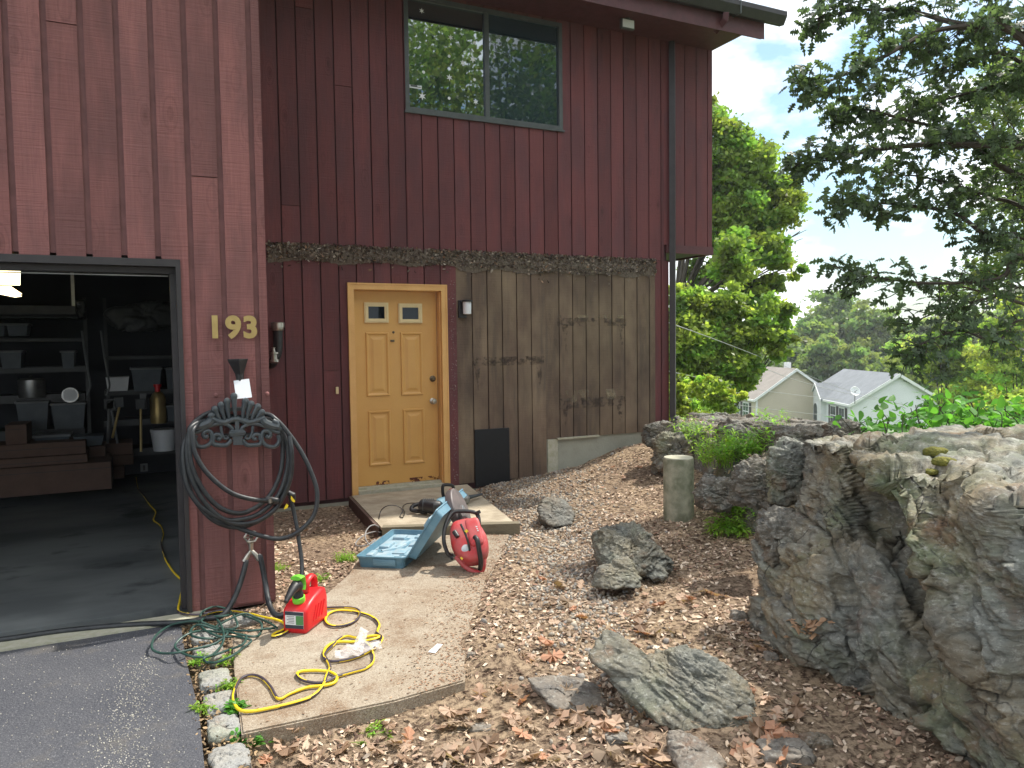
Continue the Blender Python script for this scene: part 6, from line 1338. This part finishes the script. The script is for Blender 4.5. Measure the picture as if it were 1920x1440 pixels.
# ------------------------------------------------------------------ far houses
def far_house(name, label, pk_px, pk_py, dist, ang, gw_, ln_, wallh, roofh, wallc, roofc, features):
    pk_ = dt(pk_px, pk_py, dist); t = thing(name, label, 'house', (pk_[0], pk_[1], pk_[2]-wallh-roofh))
    # local frame: a = along the gable wall (to the right), b = along the ridge (away to the left)
    az = math.atan2(pk_[0], pk_[1]); vr = np.array([cos(az), -sin(az), 0]); vf = np.array([sin(az), cos(az), 0])
    a = vr*cos(ang)+vf*sin(ang); b = -vr*sin(ang)+vf*cos(ang); o = pk_-[0, 0, roofh+wallh]
    T = lambda V: o+np.asarray(V)[:, :1]*a+np.asarray(V)[:, 1:2]*b+np.asarray(V)[:, 2:3]*np.array([0, 0, 1.])
    wm = simple(name+' wall', wallc, .7, c2=tuple(v*.93 for v in wallc), scale=.5); rm_ = simple(name+' roof', roofc, .9, c2=tuple(v*.8 for v in roofc), scale=1.2)
    g2_ = gw_/2; mb = MB(); mb.prism([(-g2_, -6), (g2_, -6), (g2_, wallh), (0, wallh+roofh), (-g2_, wallh)], 0, ln_); mb.build('wall', wm, t, T=T)
    mb = MB()
    for s in (-1, 1):
        q = [(0, wallh+roofh+.12), (s*(g2_+.35), wallh-.12), (s*(g2_+.35), wallh-.3), (0, wallh+roofh-.06)]; mb.prism(q, -.3, ln_+.3)
    rf_ = mb.build('roof', rm_, t, T=T)
    mb = MB()
    for s in (-1, 1): mb.prism([(0, wallh+roofh+.13), (s*(g2_+.38), wallh-.11), (s*(g2_+.38), wallh-.36), (0, wallh+roofh-.14)], -.36, -.3)
    mb.box((-g2_-.45, -.3, wallh-.3), (-g2_-.35, ln_+.3, wallh-.12)); mb.box((-g2_-.06, -.05, -6), (-g2_+.12, -.0, wallh)); mb.box((g2_-.12, -.05, -6), (g2_+.06, 0, wallh)); mb.build('trim', M['white'], rf_ if False else t, T=T)
    # windows on the long front (local x = -g2_)
    for (y0, z0, w_, h_, kind) in features:
        x = -g2_ if kind != 'gable' else None
        if x is not None:
            mb = MB(); mb.box((x-.07, y0-.1, z0-.1), (x-.01, y0+w_+.1, z0+h_+.1)); wf = mb.build('window', M['white'], t, T=T)
            mb = MB(); 
            for ii in (0, 1):
                for jj in (0, 1): mb.box((x-.09, y0+ii*w_/2+.04, z0+jj*h_/2+.04), (x-.071, y0+(ii+1)*w_/2-.04, z0+(jj+1)*h_/2-.04))
            mb.build('pane', M['glass2'], wf, T=T)
            mb = MB(); mb.box((x-.07, y0-.5, z0-.05), (x-.012, y0-.12, z0+h_+.05)); mb.box((x-.07, y0+w_+.12, z0-.05), (x-.012, y0+w_+.5, z0+h_+.05)); mb.build('shutter', M['trimdark'], wf, T=T)
        else:
            # front dormer gable over the entry bay
            mb = MB(); yc = y0+w_/2; mb.prism([(yc-w_/2, -2), (yc+w_/2, -2), (yc+w_/2, wallh-.1), (yc, wallh+h_), (yc-w_/2, wallh-.1)], -g2_-.5, -g2_+3.0, axis='x'); dm_ = mb.build('entry_bay', wm, t, T=T)
            mb = MB()
            for s in (-1, 1): mb.prism([(yc, wallh+h_+.12), (yc+s*(w_/2+.25), wallh-.1), (yc+s*(w_/2+.25), wallh-.28), (yc, wallh+h_-.08)], -g2_-.62, -g2_+3.0, axis='x')
            mb.build('bay_roof', rm_, dm_, T=T)
            mb = MB()
            for s in (-1, 1): mb.prism([(yc, wallh+h_+.13), (yc+s*(w_/2+.28), wallh-.1), (yc+s*(w_/2+.28), wallh-.32), (yc, wallh+h_-.12)], -g2_-.68, -g2_-.62, axis='x')
            mb.build('bay_trim', M['white'], dm_, T=T)
            mb = MB(); n_ = 10; ww = w_*.2; zc = wallh-1.0; mb.prism([(yc-ww, zc-1.5), (yc+ww, zc-1.5)]+[(yc+ww*cos(pi*k/n_), zc+ww*sin(pi*k/n_)) for k in range(n_+1)], -g2_-.55, -g2_-.5, axis='x'); wf = mb.build('arched_window', M['white'], dm_, T=T)
            mb = MB(); ww *= .8; mb.prism([(yc-ww, zc-1.4), (yc+ww, zc-1.4)]+[(yc+ww*cos(pi*k/n_), zc+ww*sin(pi*k/n_)) for k in range(n_+1)], -g2_-.58, -g2_-.551, axis='x'); wf.parent
            mb.build('arched_pane', M['glass2'], dm_, T=T)
    return t, T
ft = [(1.6, 3.2, 1.2, 1.6, 'w'), (3.6, 3.2, 1.2, 1.6, 'w'), (9.2, 3.2, 1.0, 1.6, 'w'), (1.8, .2, 1.2, 1.6, 'w'), (9.2, .2, 1.0, 1.6, 'w'), (6.0, 0, 2.6, 1.2, 'gable')]
h1, T1 = far_house('distant_house', 'distant tan sided house with brown roof, the left one downhill', 1491, 693, 72, radians(27), 7.6, 13, 5.4, 2.6, (.5, .44, .35), (.27, .24, .21), ft)
h2, T2 = far_house('distant_house', 'distant white sided house with grey roof and satellite dish, the right one downhill', 1684, 703, 64, radians(24), 7.4, 11.5, 5.4, 2.3, (.68, .7, .73), (.2, .215, .23), ft)
mb = MB(); mb.lathe([(.02, -.1), (.3, .0), (.42, .1), (.42, .12)], (0, 0, 0), (0, 0, 1), 18)
dp = dt(1603, 734, 62); dsh = thing('satellite_dish', 'white satellite dish on the grey roof of the white house', 'satellite dish', tuple(dp))
mb = MB(); mb.lathe([(.02, -.06), (.3, .0), (.4, .08), (.38, .09), (.28, .02), (.01, -.04)], dp, -FW*.9+UP*.4, 18); mb.build('dish', M['whitep'], dsh, True); mb = MB(); mb.cyl(dp, dp-[0, 0, 1.0], .03); mb.cyl(dp, dp-FW*.4+[0, 0, .1], .02); mb.build('mast', M['frame'], dsh)
sp2 = dt(1405, 705, 70); mb = MB()
# skylight/solar panel on the tan roof
mb = MB(); vv = [(-3.0, 8.6, 5.4+.74), (-3.0, 11.8, 5.4+.74), (-1.0, 11.8, 5.4+2.1), (-1.0, 8.6, 5.4+2.1)]; mb.add(vv+[(x, y, z-.08) for x, y, z in vv], [(0, 1, 2, 3), (7, 6, 5, 4), (0, 4, 5, 1), (1, 5, 6, 2), (2, 6, 7, 3), (3, 7, 4, 0)]); mb.build('roof_panel', M['whitep'], h1, T=T1)
mb = MB(); mb.box((.6, 3.0, 6.5), (1.1, 3.5, 8.6)); mb.build('chimney', M['white'], h1, T=T1)

# utility wires
for i, (pts, r_) in enumerate(((((1225, 595, 10), (1350, 640, 16), (1480, 690, 24), (1600, 735, 34), (1720, 765, 46)), .008), (((1225, 690, 14), (1330, 712, 18), (1450, 735, 26), (1580, 750, 36)), .008), (((1225, 740, 14), (1330, 752, 18), (1450, 768, 26), (1560, 780, 34)), .008), (((1390, 672, 22), (1500, 715, 30), (1620, 745, 42), (1700, 760, 50)), .01))):
    L = [dt(x, y, d_) for x, y, d_ in pts]; mb = MB(); mb.tube(spline(L, 8), r_, 5)
    tag(mb.build('utility_wire', M['wire'], None, True), ('thickest pale service wire sloping down in front of both far houses', 'thin wire crossing below the service wire at the tan house eaves', 'lowest thin wire close above the ledge crest', 'dark wire crossing the gable of the tan house')[i], 'wire', 'utility wires over the slope')

# ------------------------------------------------------------------ garage contents
def pbox(mb, x0, y0, x1, y1, Yf, dep, bev=.0, c=(1, 1, 1)):
    a_, b_ = at(x0, y0, Yf), at(x1, y1, Yf); mb.box((a_[0], Yf, b_[2]), (b_[0], Yf+dep, a_[2]), bev=bev, c=c); return a_, b_
M['card'] = simple('gloom darkened cardboard', (.13, .075, .055), .85, c2=(.1, .06, .045)); M['bin'] = simple('gloom darkened bin', (.07, .09, .11), .4, c2=(.05, .065, .08)); M['lid'] = simple('gloom darkened lid', (.16, .17, .18), .5); M['shelf'] = simple('steel shelf', (.05, .055, .06), .5)  # contents coloured darker than real to carry the garage gloom
def G1(x, y): return x/3.131, 470+y/3.131
def gthing(name, label, cat, px, py, Y_): p = at(*G1(px, py), Y_); return thing(name, label, cat, tuple(p))
# cardboard boxes in rows
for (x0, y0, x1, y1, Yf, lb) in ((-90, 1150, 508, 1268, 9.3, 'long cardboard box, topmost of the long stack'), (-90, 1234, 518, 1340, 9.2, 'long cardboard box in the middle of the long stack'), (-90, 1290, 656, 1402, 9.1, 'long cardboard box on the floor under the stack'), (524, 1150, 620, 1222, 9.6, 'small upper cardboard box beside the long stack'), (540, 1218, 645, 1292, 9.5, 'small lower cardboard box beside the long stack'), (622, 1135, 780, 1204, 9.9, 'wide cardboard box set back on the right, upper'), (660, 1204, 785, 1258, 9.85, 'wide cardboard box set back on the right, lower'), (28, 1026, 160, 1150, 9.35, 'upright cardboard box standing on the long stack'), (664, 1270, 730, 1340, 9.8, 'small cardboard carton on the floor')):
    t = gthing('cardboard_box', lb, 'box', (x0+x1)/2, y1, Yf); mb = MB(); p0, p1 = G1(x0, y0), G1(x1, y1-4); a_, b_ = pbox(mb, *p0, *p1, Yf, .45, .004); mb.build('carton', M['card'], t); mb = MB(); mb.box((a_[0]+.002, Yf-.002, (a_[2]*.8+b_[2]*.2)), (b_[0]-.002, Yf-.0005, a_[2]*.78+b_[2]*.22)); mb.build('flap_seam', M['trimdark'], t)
# shelves
for (x0, x1, Yf, zs_, lb) in ((-500, 500, 10.2, (700, 872, 520, 385, 1090), 'dark steel shelf unit on the left holding bins'), (610, 1100, 10.3, (622, 825, 1000, 1175), 'dark steel shelf unit on the right holding cases')):
    t = gthing('shelf_unit', lb, 'shelves', (x0+x1)/2, 1300, Yf)
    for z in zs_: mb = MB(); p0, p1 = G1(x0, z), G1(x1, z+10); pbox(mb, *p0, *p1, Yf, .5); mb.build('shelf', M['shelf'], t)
    for xx in (x0, x1-8):
        mb = MB(); a_ = at(*G1(xx, 500), Yf); mb.box((a_[0], Yf, 0), (a_[0]+.035, Yf+.03, 2.2)); mb.build('upright', M['shelf'], t)
def gbin(x0, y0, x1, y1, Yf, lb, m='bin', lid=True):
    t = gthing('storage_bin', lb, 'storage bin', (x0+x1)/2, y1, Yf); a_, b_ = at(*G1(x0, y0), Yf), at(*G1(x1, y1), Yf); w = b_[0]-a_[0]; mb = MB(); z0, z1 = b_[2], a_[2]; i_ = w*.08
    mb.add([(a_[0]+i_, Yf, z0), (b_[0]-i_, Yf, z0), (b_[0]-i_, Yf+.3, z0), (a_[0]+i_, Yf+.3, z0), (a_[0], Yf-.02, z1), (b_[0], Yf-.02, z1), (b_[0], Yf+.32, z1), (a_[0], Yf+.32, z1)], [(0, 1, 2, 3), (4, 5, 6, 7), (0, 1, 5, 4), (1, 2, 6, 5), (2, 3, 7, 6), (3, 0, 4, 7)]); mb.build('tub', M[m], t)
    if lid: mb = MB(); mb.box((a_[0]-.015, Yf-.035, z1), (b_[0]+.015, Yf+.33, z1+.025), bev=.006); mb.build('lid', M['lid'], t)
for b in ((95, 900, 290, 1048, 10.1, 'grey storage bin under the left shelf'), (300, 910, 505, 1040, 10.05, 'clear storage bin with pale lid in the middle'), (0, 600, 130, 690, 10.1, 'pale bin on the upper left shelf'), (40, 440, 165, 500, 10.15, 'wide bin on the top left shelf'), (-60, 440, 30, 500, 10.15, 'bin at the top left edge of the opening'), (360, 600, 440, 690, 10.2, 'small blue bin on the upper shelf'), (620, 745, 760, 822, 10.15, 'white open tray of parts on the right shelf'), (770, 700, 950, 820, 10.2, 'dark tool bag like bin on the right shelf'), (975, 700, 1040, 810, 10.2, 'grey bin at the right end of the shelf'), (430, 1095, 610, 1140, 9.5, 'shallow tray lying on the boxes'), (200, 1100, 410, 1145, 9.6, 'shallow bin of tools on the long boxes'), (980, 920, 1045, 1000, 10.2, 'teal bin low on the right')): gbin(*b, m='whitep' if 'white open' in b[5] else 'bin', lid='tray' not in b[5])
t = gthing('pail', 'white plastic pail on the right shelf', 'pail', 965, 1170, 10.1); p = at(*G1(965, 1172), 10.2); mb = MB(); mb.lathe([(.12, 0), (.145, .24), (.15, .24), (.15, .26), (.12, .26)], p-[0, 0, 0]); mb.build('tub', M['whitep'], t, True); mb = MB(); mb.tube([p+[.15*cos(a), -.04, .24+.06*sin(a)*-1] for a in np.linspace(0, pi, 10)], .004, 5); mb.build('bail', M['steel'], t)
t = gthing('propane_tank', 'brass coloured tall tank on the right shelf', 'tank', 930, 1010, 10.1); p = at(*G1(932, 1012), 10.2); mb = MB(); mb.lathe([(.085, 0), (.09, .02), (.09, .3), (.06, .36), (.03, .38)], p); mb.build('cylinder', M['brass'], t, True); mb = MB(); mb.lathe([(.03, .38), (.03, .44), (.045, .44), (.045, .47)], p); mb.build('valve', M['redp'], t, True)
t = gthing('stock_pot', 'steel pot with lid on the left shelf', 'pot', 190, 870, 10.1); p = at(*G1(190, 862), 10.2); mb = MB(); mb.lathe([(.13, 0), (.135, .01), (.135, .2), (.12, .215), (.02, .22)], p); mb.build('body', M['steel'], t, True); mb = MB(); mb.lathe([(.02, 0), (.015, .03)], p+[0, 0, .22]); mb.build('lid_knob', M['blackp'], t)
t = gthing('dial_clock', 'small round dial leaning on the left shelf', 'clock', 412, 850, 10.1); p = at(*G1(412, 848), 10.1); mb = MB(); mb.lathe([(.085, -.02), (.09, 0), (.085, .01)], p, (0, -1, .1), 24); mb.build('rim', M['steel'], t, True); mb = MB(); mb.lathe([(.07, .012), (.07, .014)], p, (0, -1, .1), 24); mb.build('face', M['whitep'], t)
for (px, py, w_, h_, lb) in ((842, 885, 42, 90, 'pale electrical switch box hanging by the right shelf'), (846, 1275, 46, 40, 'pale square outlet box low beside the cardboard')):
    t = gthing('outlet_box', lb, 'outlet', px, py, 10.0); mb = MB(); a_, b_ = pbox(mb, *G1(px-w_/2, py-h_/2), *G1(px+w_/2, py+h_/2), 10.0, .05, .005); mb.build('cover', M['lid'], t); c = (a_+b_)/2
    mb = MB(); mb.box((c[0]-.012, 9.996, c[2]-.03), (c[0]+.012, 9.9995, c[2]+.03)); mb.build('socket', M['trimdark'], t)
for i, (x, lb) in enumerate(((500, 'pale hose hanging from the garage ceiling, left'), (612, 'pale rope hanging in the garage, right of the shelf'))):
    tag(MB().tube(spline([at(*G1(x-20, 470), 9.9), at(*G1(x, 620), 9.9), at(*G1(x+25, 750), 9.9), at(*G1(x+30, 800), 9.9), at(*G1(x+12, 850), 9.9)], 6), .012, 6).build('rope', M['lid'], None, True), lb, 'rope')
tools = ['long handled garden tool leaning in the garage, first from the left', 'long handled garden tool leaning in the garage, second from the left', 'thin yellow handled tool leaning beside the shelf', 'dark handled shovel leaning by the outlet box']
for i, (x0, y0, x1, y1, m) in enumerate(((640, 930, 632, 1130, 'lid'), (655, 940, 690, 1130, 'lid'), (700, 920, 660, 1100, 'brass'), (826, 930, 828, 1180, 'brass'))):
    t = gthing('garden_tool', tools[i], 'tool', x1, y1, 9.95); q0, q1 = at(*G1(x0, y0), 9.95), at(*G1(x1, y1), 9.85); mb = MB(); mb.cyl(q0, q1, .014); mb.build('handle', M[m], t, True); mb = MB(); mb.box(q0-[.05, .01, .0], q0+[.05, .01, .12], bev=.005); mb.build('head', M['shelf'], t)
# ceiling lamp, opener and beam
t = gthing('garage_lamp', 'lit two panel ceiling lamp glowing in the garage', 'lamp', 60, 150, 7.6)
mb = MB(); q0 = [at(*G1(x, y), 7.6) for x, y in ((-60, 105), (118, 108), (116, 202), (-60, 200))]; mb.add(q0+[v+[0, .03, 0] for v in q0], [(0, 1, 2, 3), (7, 6, 5, 4), (0, 4, 5, 1), (1, 5, 6, 2), (2, 6, 7, 3), (3, 7, 4, 0)]); mb.build('panel', M['lamp'], t)
mb = MB(); q0 = [at(*G1(x, y), Y_) for x, y, Y_ in ((-30, 225, 7.4), (60, 222, 7.4), (130, 268, 7.5), (90, 275, 7.6), (-30, 250, 7.6))]; mb.add(q0+[v+[0, .01, .02] for v in q0], [(0, 1, 2, 3, 4), (9, 8, 7, 6, 5)]); mb.build('panel', M['lamp'], t)
mb = MB(); q_ = at(*G1(20, 110), 7.6); mb.cyl(q_, q_*[1, 1, 0]+[0, 0, 2.72], .03); mb.build('stem', M['shelf'], t)
t = gthing('shelf_loft', 'pale hanging loft shelf below the garage ceiling', 'shelf', 200, 350, 9.4); mb = MB(); pbox(mb, *G1(-300, 318), *G1(445, 372), 9.4, 1.0, .004); mb.build('deck', M['lid'] if False else simple('gloom darkened board', (.12, .12, .12), .8), t)  # loft board tone lowered too, the gloom sits in its colour
mb = MB(); q_ = at(*G1(440, 330), 9.4); mb.box((q_[0]-.03, 9.42, q_[2]), (q_[0], 9.45, 2.72)); mb.build('hanger', M['steel'], t)
t = gthing('hanging_bag', 'dark bulky bag hanging near the garage ceiling', 'bag', 480, 330, 9.3); hullrock('bag_body', [at(*G1(x, y), Y_) for x, y in ((440, 290), (500, 285), (505, 400), (460, 410)) for Y_ in (9.2, 9.5)], M['navy'], None, sub=5, amp=.03, parent=None, p=10)
bb = bpy.data.objects['bag_body']; bb.parent = t; bb.location = -t.location
t = gthing('canoe_cover', 'long dark wrapped shape hung across the garage right side', 'cover', 800, 400, 9.6); hullrock('wrapped_body', [at(*G1(x, y), Y_) for x, y in ((575, 370), (640, 330), (1000, 290), (1100, 330), (1100, 440), (740, 490), (600, 410)) for Y_ in (9.6, 10.0)], M['shelf'], None, sub=5, amp=.02, p=10)
bb = bpy.data.objects['wrapped_body']; bb.parent = t; bb.location = -t.location
t = gthing('garage_door', 'raised sectional garage door stored under the garage ceiling', 'garage door', 500, 60, 6.5); mb = MB()
for k in range(4): mb.box((-4.7, 5.35+k*.55, 2.3), (.2, 5.35+k*.55+.54, 2.34))
mb.build('section', simple('garage door panel', (.1, .1, .1), .6), t); mb = MB(); mb.box((.22, 5.2, 2.26), (.26, 7.6, 2.3)); mb.box((-4.76, 5.2, 2.26), (-4.72, 7.6, 2.3)); mb.build('track', M['steel'], t)

# ------------------------------------------------------------------ haze
hm = bpy.data.materials.new('haze'); hm.use_nodes = True; hn = hm.node_tree; hn.nodes.clear()
ho = hn.nodes.new('ShaderNodeOutputMaterial'); hv = hn.nodes.new('ShaderNodeVolumePrincipled'); hv.inputs['Density'].default_value = .0005; hv.inputs['Color'].default_value = (.9, .95, 1, 1); hv.inputs['Anisotropy'].default_value = .2
hn.links.new(hv.outputs[0], ho.inputs['Volume'])
mb = MB(); mb.box((-401, -301, -200), (502, 605, 40)); o = mb.build('haze', hm); tag(o, kind='stuff')
